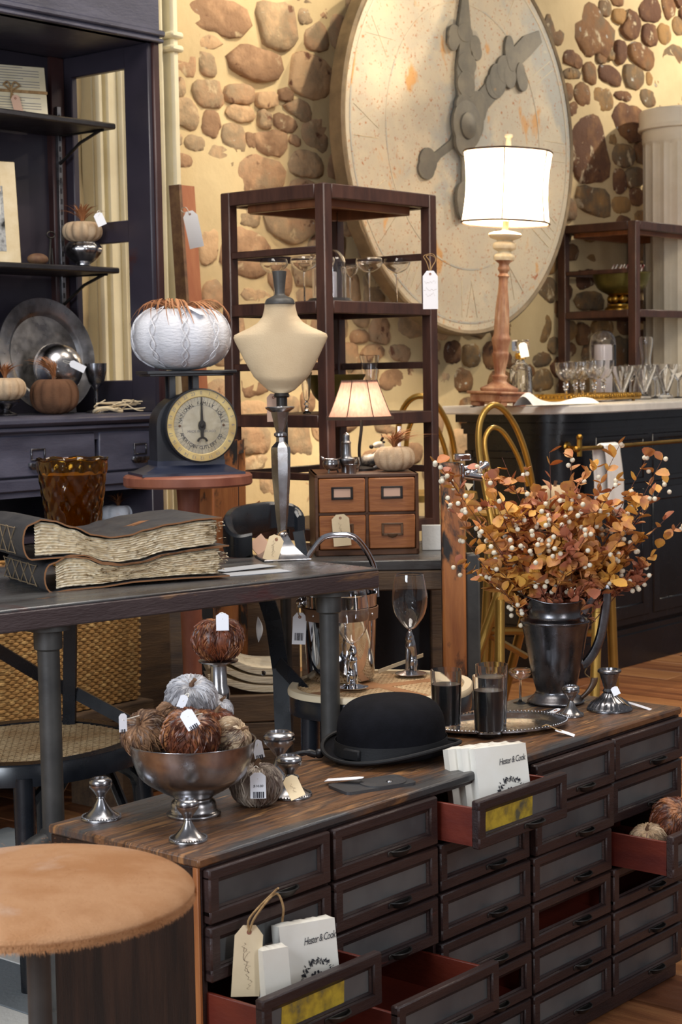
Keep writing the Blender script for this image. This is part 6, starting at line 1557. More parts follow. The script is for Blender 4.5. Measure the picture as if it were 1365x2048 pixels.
b=MB(); t=thing('glass_votive',ont(706,5.90),0,'small clear votive glass between shaker and cow figurine','glass'); b.lathe([(0,0),(.02,0),(.028,.03),(.022,.05),(.020,.05),(.025,.03),(.017,.004),(0,.004)],24,cap=False); part('glass',b,M['glass'],t)
# cow figurine: lying, head raised to the left/back
cwY=6.02; cw=thing('cow_figurine',ont(740,cwY),0,'grey and dark ceramic reclining cow figurine behind the cream pumpkin','figurine'); K=lambda p_:mp(p_,cwY)
def skin(name,verts,edges,radii,mat,parent,sub=2):
    me=bpy.data.meshes.new(name); me.from_pydata(verts,edges,[]); o=bpy.data.objects.new(name,me); col.objects.link(o); me.materials.append(mat)
    sk=o.modifiers.new('skin','SKIN'); ss=o.modifiers.new('sub','SUBSURF'); ss.levels=sub; ss.render_levels=sub
    for i,r in enumerate(radii): me.skin_vertices[0].data[i].radius=(r,r) if not isinstance(r,tuple) else r
    me.skin_vertices[0].data[0].use_root=True; sk.use_smooth_shade=True
    dg=bpy.context.evaluated_depsgraph_get(); m2=bpy.data.meshes.new_from_object(o.evaluated_get(dg)); bpy.data.objects.remove(o)
    m2.materials.clear(); m2.materials.append(mat); return part(name,m2,None,parent)
V=[(K(-24),0,K(16)),(K(-8),0,K(18)),(K(8),0,K(20)),(K(20),0,K(26)),(K(26),0,K(40)),(K(24),0,K(52)),(K(14),-.006,K(50)),(K(7),-.008,K(46)),(K(-26),-.012,K(5)),(K(-12),-.03,K(3)),(K(20),-.012,K(9)),(K(30),-.03,K(3)),(K(6),-.035,K(3))]
skin('body',V,[(0,1),(1,2),(2,3),(3,4),(4,5),(5,6),(6,7),(0,8),(8,9),(3,10),(10,11),(10,12)],[K(13),K(14),K(13),K(13),K(8),K(8),K(7),K(5),K(7),K(4),K(6),K(3.5),K(3.5)],M['ceramic'],cw)
b=MB()
for sg in (1,-1): b.tube(smoothpath([(K(24),sg*.008,K(58)),(K(27),sg*.016,K(64)),(K(24),sg*.018,K(70))],3),[K(2.6)]*4+[K(1.6)]*2+[K(.8)],6); b.ball((K(29),sg*.018,K(55)),(K(3),K(5),K(2)),8,5)
b.ball((K(4),-.010,K(46)),K(4.5),8,6)
part('horns_and_ears',b,M['iron'],cw)
pY2=5.90; knit_pumpkin(ont(790,pY2),mp(42,pY2),'cream_knit','cream knit pumpkin with ginger feather tuft on the card catalogue',ribs=12,sq=.64,hackle=60,seed=9,hl=1.35,spread=1.0,lean=.35,stemh=.25,amp=.12)
b=MB(); q=ont(800,6.05); b.tube([(0,0,0),(0,0,mp(85,6.05))],.006,8); b.lathe([(.03,0),(.03,.006),(.006,.012)],16); solo('thin_taper',b,M['candle'],'thin ivory taper in its holder behind the cream pumpkin','candle',loc=q)
# ================================================================ ICE BUCKET & GOBLETS on right cane chair
kz=.6625; kY=c2p.y+.10; kp=up(682,kY,kz+.0); kr=mp(76,kY); kh=at(682,1185,kY).z-kz
ib=thing('ice_bucket',kp,0,'tall polished metal ice bucket with tan leather band on chair seat','bucket')
b=MB(); b.lathe([(0,0),(kr*.86,0),(kr*.90,.006),(kr*1.0,kh-.005),(kr*1.02,kh),(kr*.97,kh),(kr*.88,.01),(0,.008)],56,cap=False); part('body',b,M['chrome'],ib,ang=40)
b=MB(); b.lathe([(kr*.995,kh*.70),(kr*1.015,kh*.705),(kr*1.03,kh*.84),(kr*1.01,kh*.845)],56,cap=False); part('leather_band',b,M['leather_tan'],ib,ang=40)
b=MB(); 
for a in (-2.3,-1.4,-.6): b.ball((kr*1.03*math.cos(a),kr*1.03*math.sin(a),kh*.775),.004,8,5)
part('rivets',b,M['chrome'],ib)
b=MB(); hz_=at(682,1070,kY).z-kz; b.tube(smoothpath([(-kr*1.03,0,kh*.93),(-kr*.95,0,kh+ (hz_-kh)*.45),(-kr*.5,0,kh+(hz_-kh)*.92),(0,0,hz_),(kr*.5,0,kh+(hz_-kh)*.92),(kr*.95,0,kh+(hz_-kh)*.45),(kr*1.03,0,kh*.93)],6),.005,8,flat=1.6,M=R(.25)); part('handle',b,M['chrome'],ib)
b=MB(); b.lathe([(kr*1.12,-.012),(kr*1.14,-.004),(kr*1.0,.0)],48) ; 
b=MB(); b.ball((0,0,0),mp(11,kY)); b.tube([(0,.01,0),(0,.035,0)],mp(8,kY),10); o=part('lug',b,M['chrome'],ib); o.location=(-kr*1.02,-kr*.25,kh*.90)
t=tagcard('price_tag',.088,.038,M['paper'],'white barcode tag with brown eyelet hanging from the ice bucket',kind='barcode'); t.location=at(600,1234,kY-kr*.5); t.rotation_euler=(0,.06,.1)
b=MB(); w0=at(600,1234,kY-kr*.5); string(b,[w0,at(594,1215,kY-.05),at(602,1200,kY-.03),at(612,1198,kY-.02),at(610,1212,kY-.03),w0],.0018); attach(part('twine',b,M['twine']),t)
b=MB(); b.grid(lambda u,v:(.010*math.sin(PI*v)*(u-.5)*2+.004*math.sin(v*3),.004*math.sin(v*5),-.075*v),4,12); o=solo('paper_slip',b,M['paper'],'thin white paper slip hanging behind the black chair back','paper',loc=at(516,1233,5.0)); md=o.modifiers.new('s','SOLIDIFY'); md.thickness=.0008
def bulldog_goblet(px,py,H_px,w_px,label,flip=1,metal='chrome'):
    p=onz(px,py,.6635); Y=p.y; K=lambda q:mp(q,Y); H_=K(H_px); r=K(w_px/2)
    t=thing('wine_glass',p,0,label,'glass','figured-stem wine glasses on the cane seat')
    z0=H_*.44; bh_=H_-z0
    outer=sprof([(.004,z0),(r*.35,z0+bh_*.05),(r*.80,z0+bh_*.25),(r*1.0,z0+bh_*.50),(r*.93,z0+bh_*.78),(r*.80,H_)],5)
    inner=[(max(a-.0013,0),c+(.0012 if c<H_-.001 else 0)) for a,c in outer[::-1]]; inner[-1]=(0,inner[-1][1]+.003)
    b=MB(); b.lathe([(0,z0-.012),(.006,z0-.008)]+outer+inner,44,cap=False); part('bowl',b,M['glass'],t,ang=60)
    b=MB(); b.lathe([(0,0),(K(32),0),(K(32),.0015),(K(20),.006),(K(9),.012),(0,.013)],36); part('foot',b,M[metal],t,ang=40)
    f=flip
    V=[(0,0,.010),(f*K(3),0,H_*.10),(f*K(6),0,H_*.20),(f*K(2),0,H_*.30),(-f*K(2),-.004,H_*.36),(-f*K(9),-.010,H_*.37),(0,0,H_*.43),(f*K(8),-.01,H_*.012),(f*K(9),-.008,H_*.12),(-f*K(8),-.012,H_*.02),(-f*K(7),-.012,H_*.14),(-f*K(5),-.006,H_*.26)]
    skin('figure_stem',V,[(0,1),(1,2),(2,3),(3,4),(4,5),(4,6),(1,8),(8,7),(3,11),(11,10),(10,9)],[K(7),K(9),K(8),K(10),K(9),K(6),K(5),K(4),K(5),K(3.5),K(3.5),K(5)],M[metal],t)
    b=MB()
    for sg in (-1,1): b.ball((-f*K(0),sg*K(7)-.004,H_*.385),(K(3),K(2),K(5)),8,5)
    part('ears',b,M[metal],t); return t
bulldog_goblet(822,1347,203,72,'large clear wine glass with sculpted dog stem, right of the ice bucket',1,'silver')
bulldog_goblet(706,1374,200,72,'clear wine glass with sculpted metal stem before the ice bucket',-1,'chrome')
b=MB(); b.grid(lambda u,v:(.010*math.sin(PI*v)*(u-.5)*2+.03*v,.0,-.055*v),4,10); o=solo('paper_slip',b,M['paper'],'thin white curled slip leaning at the foot of the front wine glass','paper',loc=onz(690,1371,.6635)+Vector((0,-.03,.058))); md=o.modifiers.new('s','SOLIDIFY'); md.thickness=.0008
b=MB(); slab(b,Vector((0,0,.0)),Vector((.13,.06,.035)),(0,0,1),(.4,-.9,0),.010,.003); solo('wooden_ruler',b,M['rim_cream'],'thin pale wooden stick leaning between bucket and wine glass','stick',loc=onz(757,1343,.668))
# ================================================================ ETAGERE 1 CONTENTS
Ex=lambda x,y,zz:et1.location+EV*x+MV*y+Vector((0,0,zz))
z1=zE(600)
def coupe_px(px,Y,z,r_px,h_px,label,group,**k): return coupe('coupe_glass',up(px,Y,z),mp(r_px,Y),mp(h_px,Y),label,group,**k)
G='coupe glasses on the tall shelf unit'
coupe_px(795,6.72,z1,27,92,'coupe glass at the right end of the shelf unit, nearest the price tag',G)
coupe_px(740,6.52,z1,27,90,'second coupe glass from the right on the shelf unit',G)
coupe_px(702,6.75,z1,16,84,'small narrow coupe glass behind the dome on the shelf unit',G)
coupe_px(610,6.42,z1,28,92,'coupe glass left of the glass dome, behind the bust finial',G)
coupe_px(550,6.58,z1,28,92,'leftmost coupe glass on the shelf unit, behind the bust',G)
coupe_px(646,6.60,z1,26,96,'coupe glass half hidden by the front post of the shelf unit',G)
dY=6.52; dm=thing('glass_dome',up(660,dY,z1),0,'glass dome cloche on black wooden base on the shelf unit','cloche'); K=lambda p_:mp(p_,dY)
b=MB(); b.lathe([(0,0),(K(47),0),(K(47),K(5)),(K(40),K(12)),(0,K(12))],40); part('base',b,M['black_wood'],dm)
b=MB(); pr=[(K(34),K(12)),(K(34),K(72)),(K(31),K(90)),(K(22),K(102)),(K(9),K(108)),(0,K(109))]; o_=pr[:2]+sprof(pr[1:],5); b.lathe(o_+[(max(a-.0016,0),c-.0016) for a,c in o_[::-1]],40,cap=False); b.ball((0,0,K(113)),K(5)); part('dome',b,M['glass'],dm,ang=60)
b=MB(); b.lathe([(K(15),K(12)),(K(15),K(62)),(K(14),K(64)),(0,K(64))],24); part('inner_candle',b,M['candle'],dm)
z2=zE(830)
b=MB(); gY2=6.60; K=lambda p_:mp(p_,gY2); gbw=thing('olive_bowl',up(672,gY2,z2),0,'wide olive green metal bowl on the lower shelf behind the small lamp','bowl')
b.lathe(sprof([(K(16),0),(K(18),K(3)),(K(12),K(10)),(K(26),K(16)),(K(44),K(34)),(K(52),K(56)),(K(60),K(72))],4)+[(K(61),K(75)),(K(57),K(74)),(K(42),K(38)),(0,K(20))],44,cap=False); part('bowl',b,M['green_bowl'],gbw)
def flute(px,Y,z,w_,h_,label):
    t=thing('footed_glass',up(px,Y,z),0,label,'glass'); K=lambda p_:mp(p_,Y); H_=K(h_); r=K(w_/2)
    o_=sprof([(.004,H_*.30),(r*.45,H_*.36),(r*.72,H_*.6),(r*.85,H_*.85),(r*1.0,H_)],4); b=MB(); b.lathe([(0,0),(r*.75,0),(r*.7,.004),(.006,.012),(.010,H_*.12),(.005,H_*.18),(.011,H_*.24)]+o_+[(max(a-.0016,0),c+.001) for a,c in o_[::-1]]+[(0,H_*.36)],30,cap=False); part('glass',b,M['glass'],t,ang=50)
flute(614,6.42,z2,24,82,'clear footed parfait glass beside the linen bust on the lower shelf')
flute(741,6.74,z2,40,110,'clear flared vase standing behind the small lamp')
t=tagcard('price_tag',.140,.056,M['paper'],'large white handwritten tag tied to the right post of the shelf unit',lines=[('Walnut',.015,-.03,0),('Etagere',.015,-.055,0),('495.-',.015,-.075,0)]); t.location=at(861,548,6.44); t.rotation_euler=(0,0,.1)
b=MB(); w0=at(861,548,6.44)
for k_ in range(2): string(b,[w0,at(854+k_*7,525,6.46),at(848+k_*5,512,6.5),at(866,508+k_*4,6.56),at(872,520,6.52),at(864,535,6.46),w0],.0016)
attach(part('twine',b,M['twine']),t)
# ================================================================ ITEMS ON THE BAR
bq=lambda px,q:None
def onbar(px,q): # point on bar top plane at wall-distance q
    z=BT; p=onq(px,790,q); 
    for _ in range(4):
        # adjust pixel row so z hits the bar top
        py=1024
        lo_,hi_=400,1200
        for __ in range(30):
            mid_=(lo_+hi_)/2
            if onq(px,mid_,q).z>z: lo_=mid_
            else: hi_=mid_
        return onq(px,(lo_+hi_)/2,q)
lpp=onbar(998,4.80); LY=lpp.y; K=lambda p_:mp(p_,LY)
bl_=thing('buffet_lamp',lpp,ANG,'tall lit buffet lamp with white paneled shade and gilt fluted column on bar','lamp')
HL=lambda py:at(1000,py,LY).z-BT
b=MB(); w_=K(54)
b.box(-w_*.9,w_*.9,-w_*.7,w_*.7,K(8),K(26),.006); b.box(-w_,w_,-w_*.8,w_*.8,K(24),K(30),.006)
for sx_ in (-1,1):
    for sy_ in (-1,1): b.box(sx_*w_*.62-w_*.2,sx_*w_*.62+w_*.2,sy_*w_*.5-w_*.18,sy_*w_*.5+w_*.18,0,K(10),.004)
part('plinth',b,M['lampgold'],bl_)
h0=HL(770)
pr=[(K(36),K(29)),(K(38),K(36)),(K(26),K(42)),(K(14),K(50)),(K(16),K(60)),(K(10),K(66)),(K(14),K(90)),(K(17),K(104)),(K(15),K(110)),(K(17),K(124)),(K(19),K(134)),(K(15),K(146)),(K(13),K(190)),(K(10),K(226)),(K(9),K(252)),(K(12),K(258)),(K(8),K(264)),(K(12),K(272)),(K(10),K(282)),(K(19),K(290)),(K(20),K(298)),(K(12),K(306)),(K(22),K(312)),(K(22),K(322)),(K(14),K(328)),(K(29),K(334)),(K(30),K(342)),(K(8),K(346)),(K(6),K(366))]
b=MB(); b.lathe(sprof(pr,3),48,fn=lambda t_,r,zz:1+(.06*math.cos(12*t_) if K(66)<zz<K(100) or K(150)<zz<K(225) else 0)); part('column',b,M['lampgold'],bl_,ang=45)
b=MB(); b.lathe(sprof([(K(20),K(289)),(K(21),K(298)),(K(12.5),K(306)),(K(22.5),K(312)),(K(22.5),K(322)),(K(15),K(328)),(K(30),K(334)),(K(31),K(342)),(K(8),K(347))],3),48,cap=False); part('gesso_rings',b,M['gilt_white'],bl_)
s0,s1=K(362),K(500)
# shade: hexagonal curved panels
def shb(u,v):
    a=u*2*PI; k_=math.cos(PI/6)/math.cos(((a+PI/6)%(PI/3))-PI/6); k_=1+(k_-1)*.35; r=K(91)*(1-.07*math.sin(PI*v)*1.0)*(1+.05*(v-.5)*0); return (r*k_*math.cos(a),r*k_*math.sin(a),s0+(s1-s0)*v)
LT=thing('x'); bpy.data.objects.remove(LT)
b=MB(); b.grid(shb,72,14,closeu=True); sh_=part('shade',b,M['shade_white'],bl_,ang=25); 
b=MB()
for vv in (0,1): b.tube([shb(i/72,vv) for i in range(72)],K(2.2),6,closed=True)
for i in range(6): b.tube([tuple(Vector(shb((i+.5)/6,v_/8))) for v_ in range(9)],K(1.6),5)
tt=part('piping',b,M['trim_brown'],bl_)
b=MB(); b.lathe([(K(3),K(346)),(K(3),s1+K(4)),(0,s1+K(4))],10); b.lathe(sprof([(K(14),s1-K(2)),(K(15),s1+K(5)),(K(8),s1+K(10)),(K(6),s1+K(14)),(K(5),s1+K(28)),(K(8),s1+K(31)),(K(7),s1+K(36)),(0,s1+K(37))],3),20); part('finial',b,M['gilt_white'],bl_)
b=MB()
for i in range(3): b.tube([(0,0,s1-K(2)),tuple(Vector(shb(i/3+.05,1)))],K(1.4),5)
part('shade_spider',b,M['brass'],bl_)
for dz in (.35,.65): lamp('bulb','POINT',lpp+Vector((math.sin(math.radians(2.7))*(s0+(s1-s0)*dz),0,s0+(s1-s0)*dz)),46,(1,.80,.55),shadow_soft_size=.035)
bl_.rotation_euler=(Matrix.Rotation(math.radians(2.7),3,'Y')@Matrix.Rotation(ANG,3,'Z')).to_euler()
# decanter
dp_=onbar(1043,4.98); K=lambda p_:mp(p_,dp_.y); de=thing('crystal_decanter',dp_,ANG,'cut crystal decanter with square stopper and hanging tag beside the lamp','decanter')
def cut(t_,r,z): return 1+.05*math.sin(10*t_+z*60)*math.sin(10*t_-z*60)
b=MB(); b.lathe(sprof([(0,.0),(K(21),0),(K(22),K(4)),(K(22),K(62)),(K(20),K(74)),(K(9),K(84)),(K(8),K(96))],3)+[(K(12),K(99)),(K(5),K(99)),(K(5),K(84)),(K(18),K(70)),(K(18),K(8)),(0,K(7))],48,fn=lambda t_,r,z:cut(t_,r,z) if z<K(70) else 1,cap=False); part('body',b,M['glass'],de,ang=60)
b=MB(); b.box(-K(14),K(14),-K(14),K(14),K(106),K(128),K(3)); b.lathe([(K(6),K(97)),(K(8),K(106)),(0,K(107))],12); part('stopper',b,M['glass'],de,smooth=False)
b=MB(); b.lathe([(K(9.5),K(90)),(K(11),K(94)),(K(12),K(98)),(K(10),K(102))],20,cap=False); part('brass_collar',b,M['brass'],de)
t=tagcard('price_tag',.075,.042,M['paper'],'white tag hanging on the neck of the crystal decanter',eyelet=False); t.location=at(1046,690,dp_.y-.08); t.rotation_euler=(-.1,-.2,-.1)
# gold tray and crystal coupes
tq=onbar(1160,4.95); K=lambda p_:mp(p_,tq.y); tg=thing('gold_tray',tq,ANG,'ornate pierced gold tray under the crystal coupes on the bar','tray')
b=MB(); b.box(-.34,.36,-.16,.16,.010,.016,.003); part('tray_base',b,M['brass'],tg)
b=MB()
for (x0,y0,x1,y1) in ((-.34,-.16,.36,-.16),(.36,-.16,.36,.16),(.36,.16,-.34,.16),(-.34,.16,-.34,-.16)):
    n=int(math.hypot(x1-x0,y1-y0)/.022)
    for k_ in range(n):
        f=k_/n; x,y=x0+(x1-x0)*f,y0+(y1-y0)*f; b.ball((x,y,.030+.004*(k_%2)),.009,7,5)
    b.tube([(x0,y0,.018),(x1,y1,.018)],.006,6); b.tube([(x0,y0,.042),(x1,y1,.042)],.004,6)
for (x,y) in ((-.3,-.14),(.32,-.14),(-.3,.14),(.32,.14)): b.ball((x,y,.006),.010,8,5)
part('pierced_rim',b,M['brass'],tg)
def crystal(px,q,h_,w_,label,zoff=.017):
    p=onbar(px,q); p.z+=zoff; Y=p.y; K=lambda a:mp(a,Y); H_=K(h_); r=K(w_/2)
    t=thing('crystal_coupe',p,0,label,'glass','cut crystal coupes on the gold tray')
    o_=sprof([(.006,H_*.50),(r*.45,H_*.54),(r*.80,H_*.70),(r*.97,H_*.85),(r*1.0,H_)],4)
    b=MB(); b.lathe([(0,0),(r*.7,0),(r*.66,.004),(.007,.010),(.006,H_*.24),(.013,H_*.27),(.009,H_*.31),(.017,H_*.36),(.010,H_*.41),(.016,H_*.46)]+o_+[(max(a-.002,0),c+.001) for a,c in o_[::-1]]+[(0,H_*.54)],24,cap=False,fn=lambda t_,rr,z:1+(.05*math.cos(12*t_) if H_*.5<z<H_*.8 else 0)); part('glass',b,M['glass'],t,ang=40)
crystal(1133,4.86,74,44,'first cut crystal coupe at the left end of the gold tray')
crystal(1152,5.00,74,42,'second cut crystal coupe from the left on the gold tray')
crystal(1166,4.90,74,42,'third cut crystal coupe, in the middle of the gold tray')
crystal(1190,4.86,76,44,'fourth cut crystal coupe from the left on the gold tray')
crystal(1208,5.00,74,42,'fifth cut crystal coupe at the right end of the gold tray')
# martini style stemless glasses at right
for i,(px,q,lb_) in enumerate(((1245,4.95,'first conical clear glass right of the gold tray'),(1262,5.08,'second conical clear glass, behind the first, right of the tray'),(1290,4.95,'third conical clear glass in front of the shelf post'),(1313,5.08,'fourth conical clear glass from the tray'),(1333,4.95,'fifth conical clear glass near the right edge'),(1358,4.95,'sixth conical clear glass, nearest the right edge'))):
    p=onbar(px,q); K=lambda a:mp(a,p.y); t=thing('conical_glass',p,0,lb_,'glass','conical clear glasses on the bar'); r=K(23); H_=K(68)
    b=MB(); 
    if i in (0,2,4): b.lathe([(0,0),(r*.6,0),(r*.55,.02),(r*.25,.03),(r*.3,.036),(r*.95,H_*.86),(r*1.0,H_),(r*.93,H_),(r*.85,H_*.84),(r*.12,.046),(0,.045)],32,cap=False)
    else: b.lathe([(0,0),(r*.65,0),(r*.6,.003),(.006,.01),(.006,H_*.5),(r*.3,H_*.58),(r*.98,H_*.9),(r*1.0,H_),(r*.96,H_),(r*.9,H_*.9),(r*.2,H_*.6),(0,H_*.58)],32,cap=False)
    part('glass',b,M['glass'],t,ang=50)
p=onbar(1293,5.1); K=lambda a:mp(a,p.y); t=thing('glass_carafe',p,0,'tall waisted clear glass carafe behind the conical glasses','carafe')
b=MB(); o_=sprof([(K(26),0),(K(28),K(10)),(K(24),K(36)),(K(11),K(66)),(K(10),K(80)),(K(14),K(110)),(K(13),K(122))],4); b.lathe([(0,0)]+o_+[(max(a-.003,0),c+.002) for a,c in o_[::-1]]+[(0,.006)],32,cap=False); part('glass',b,M['glass'],t,ang=60)
# napkin cloth
b=MB()
def nk(u,v): x=-.28+.56*u; y=-.055+.11*v; return (x,y+.02*math.sin(u*5),.006+.035*math.exp(-((u-.08)/.12)**2)*math.sin(PI*v)+.020*math.sin(PI*v)*(1+.5*math.sin(u*9)))
b.grid(nk,30,12); b.grid(lambda u,v:(nk(u,v)[0],nk(u,v)[1],.001),30,12); nkp=onbar(1112,4.57); solo('linen_napkin',b,M['towel'],'folded white linen napkin at the front edge of the bar top','napkin',loc=nkp,rz=ANG)
b=MB(); b.box(-.12,.12,-.008,.008,0,.004,.001); b.box(.08,.14,-.016,.016,.0,.004,.001); solo('bar_fork',b,M['iron'],'dark flat utensil lying left of the buffet lamp','utensil',loc=onbar(950,4.9),rz=ANG+.5)
# ================================================================ ETAGERE 2 CONTENTS
z=zE2(618); q=onq(1250,618,5.52); bb=Vector((q.x,q.y,z)); 
for _ in range(1): bb=up(1244,q.y,z)
K=lambda p_:mp(p_,bb.y); t=thing('brass_pedestal_bowl',bb,0,'large olive brass pedestal bowl on the right shelf unit','bowl')
b=MB(); b.lathe(sprof([(K(30),K(34)),(K(46),K(44)),(K(54),K(60)),(K(57),K(72)),(K(60),K(75))],4)+[(K(55),K(72)),(K(40),K(48)),(0,K(40))],48,cap=False); part('bowl',b,M['green_bowl'],t)
b=MB(); b.lathe([(K(34),0),(K(34),K(4)),(K(28),K(10)),(K(28),K(13)),(0,K(13))],40); 
for k_ in range(8): b.ball((K(20)*math.cos(k_*PI/4),K(20)*math.sin(k_*PI/4),K(23)),K(9),12,8)
b.lathe([(K(26),K(31)),(K(30),K(35)),(0,K(35))],32); part('pedestal',b,M['brass'],t)
b=MB(); rr=random.Random(4)
for k_ in range(9): b.box(-.004,.004,-.05,.05,0,.10,.002,T(K(-30)+k_*K(7),0,K(62))@R(.5,'Y')@R(rr.uniform(-.2,.2)))
part('striped_cards',b,pm('striped_card',srgb(226,214,206),.6,var=srgb(120,40,40),vs=60,st=(1,.01,.01),ramp=(.5,.52)),t)
b=MB(); dq=onq(1205,800,5.35); dd=up(1207,dq.y-.0,zE2(840)); K=lambda p_:mp(p_,dd.y)
# candle under dome, standing on the shelf unit middle shelf
dm=thing('glass_dome',dd,0,'glass dome over a pale candle on the right shelf unit','cloche')
zz=at(1207,800,dd.y).z-dd.z; 
b=MB(); b.lathe([(0,0),(K(34),0),(K(34),K(5)),(K(28),K(8)),(0,K(8))],36); part('base',b,M['black_wood'],dm)
b=MB(); b.lathe([(K(19),K(8)),(K(19),K(150)),(K(17),K(153)),(0,K(152))],24); part('candle',b,M['candle'],dm)
b=MB(); o_=[(K(27),K(8)),(K(27),K(150))]+sprof([(K(27),K(150)),(K(24),K(168)),(K(14),K(180)),(0,K(184))],4); b.lathe(o_+[(max(a-.002,0),c-.002) for a,c in o_[::-1]],36,cap=False); part('dome',b,M['glass'],dm,ang=60)
# ================================================================ GOLD CHAIRS AND WHITE-TOP STOOL
def gold_tube(b,pxs,Y,r_px): 
    pts_=[at(px,py,Y+(dy if dy else 0)) for px,py,dy in pxs]; b.tube(smoothpath(pts_,6),mp(r_px,Y),10)
gY3=6.9
g1=thing('bentwood_chair',(at(1005,1030,gY3).x,gY3,0),0,'gold painted bentwood bistro chair in front of the bar','chair')
gold=[]
b=MB(); gold_tube(b,[(985,1050,-.1),(968,960,-.03),(958,890,0),(962,840,.03),(982,812,.06),(1004,816,.10),(1030,850,.18),(1050,900,.24),(1064,960,.30),(1072,1020,.34)],gY3,6.5); attach(part('back_hoop',b,M['gold_paint']),g1)
b=MB(); gold_tube(b,[(995,1030,-.08),(980,950,-.02),(970,890,.02),(976,864,.05),(990,855,.08),(1010,868,.13),(1036,912,.19),(1056,970,.26)],gY3,5); attach(part('inner_hoop',b,M['gold_paint']),g1)
sp=up(1050,gY3+.12,at(1050,1025,gY3).z); szz=sp.z
b=MB(); b.lathe([(.0,szz),(.215,szz),(.225,szz-.008),(.225,szz-.03),(.21,szz-.036),(0,szz-.036)],48,T(sp.x-g1.location.x,sp.y-g1.location.y,0)); part('seat',b,M['gold_paint'],g1)
for k_ in range(4):
    a=.6+k_*PI/2; b=MB(); b.tube([(sp.x-g1.location.x+.18*math.cos(a),sp.y-g1.location.y+.18*math.sin(a),szz-.03),(sp.x-g1.location.x+.25*math.cos(a),sp.y-g1.location.y+.25*math.sin(a),0)],.016,10); part('leg',b,M['gold_paint'],g1)
knit_pumpkin(Vector((up(1112,gY3+.1,szz).x,sp.y,szz)),mp(43,gY3),'linen','pale peach ribbed pumpkin sitting on the gold chair seat',ribs=9,sq=.62,seed=71,amp=.14,stemh=.3)
# small dark glass knob stand under pumpkin omitted; second gold chair behind the shelf unit
gY4=7.9
g2=thing('bentwood_chair',(at(850,950,gY4).x,gY4,0),0,'gold painted bentwood chair partly hidden behind the shelf unit','chair')
for nm,pts_,r_ in (('back_hoop',[(792,960,.1),(796,870,.06),(806,820,.03),(828,795,0),(855,795,0),(880,818,.05),(902,865,.1),(912,930,.16),(914,990,.2)],6),('inner_hoop',[(812,960,.08),(814,880,.05),(826,840,.02),(846,826,.0),(866,840,.04),(888,890,.1),(900,950,.14)],5)):
    b=MB(); gold_tube(b,pts_,gY4,r_); attach(part(nm,b,M['gold_paint']),g2)
sp=at(858,985,gY4); b=MB(); b.lathe([(0,sp.z),(.22,sp.z),(.225,sp.z-.03),(0,sp.z-.035)],40,T(sp.x-g2.location.x,0.0,0)); part('seat',b,M['gold_paint'],g2)
for k_ in range(4):
    a=.6+k_*PI/2; b=MB(); b.tube([(sp.x-g2.location.x+.18*math.cos(a),.18*math.sin(a),sp.z-.03),(sp.x-g2.location.x+.24*math.cos(a),.24*math.sin(a),0)],.015,10); part('leg',b,M['gold_paint'],g2)
# white topped stool with gold legs
wz=.70; ws=onz(1107,1176,wz); wr=mp(121,ws.y)
wst=thing('gold_leg_stool',(ws.x,ws.y,0),0,'white round-top stool with gold rim and legs behind the pitcher','stool')
b=MB(); b.lathe([(0,wz),(wr-.012,wz),(wr-.008,wz-.004),(0,wz-.006)],56); part('white_top',b,M['marble'],wst)
b=MB(); b.lathe([(wr-.012,wz-.002),(wr-.010,wz+.003),(wr,wz+.002),(wr+.002,wz-.03),(wr-.012,wz-.034)],56,cap=False); b.lathe([(0,wz-.008),(wr-.004,wz-.008),(wr-.004,wz-.03),(0,wz-.03)],40); part('gold_rim',b,M['gold_paint'],wst)
def leg_px(x0,y0,x1,y1,Y0,Y1):
    p0_=at(x0,y0,Y0); p1_=at(x1,y1,Y1); d=p1_-p0_; k_=p0_.z/(p0_.z-p1_.z); return p0_,p0_+d*k_
for (x0,x1,dy0,dy1) in ((1000,945,-.10,-.14),(1222,1228,-.02,.0),(1196,1192,-.12,-.22),(1062,1022,.16,.26)):
    p0_,p1_=leg_px(x0,1185,x1,1340,ws.y+dy0,ws.y+dy1); b=MB(); b.tube([p0_,p1_],mp(10,ws.y),12); attach(part('leg',b,M['gold_paint']),wst)
zst=.36
b=MB(); Yw=ws.y-.1; b.tube([at(975,1262,Yw),at(1040,1262,Yw+.05),at(1200,1266,Yw+.05)],mp(8,Yw),8); b.tube([at(975,1268,Yw),at(1052,1312,Yw+.2)],mp(7,Yw),8); attach(part('stretcher',b,M['gold_paint']),wst)
p0_,p1_=leg_px(1000,1180,1000,1340,ws.y-.19,ws.y-.24); b=MB(); b.tube([Vector((p0_.x,p0_.y,wz-.02)),p1_],mp(10,ws.y),12); b.ball((p0_.x,p0_.y,wz-.02),mp(9,ws.y)); attach(part('front_leg',b,M['gold_paint']),wst)
# ================================================================ HUTCH CONTENTS
def hs(px,q,z):
    lo_,hi_=-600,1800
    for __ in range(34):
        m_=(lo_+hi_)/2
        if onq(px,m_,q).z>z: lo_=m_
        else: hi_=m_
    return onq(px,(lo_+hi_)/2,q)
ZU,ZL,ZC=2.462,1.925,1.38
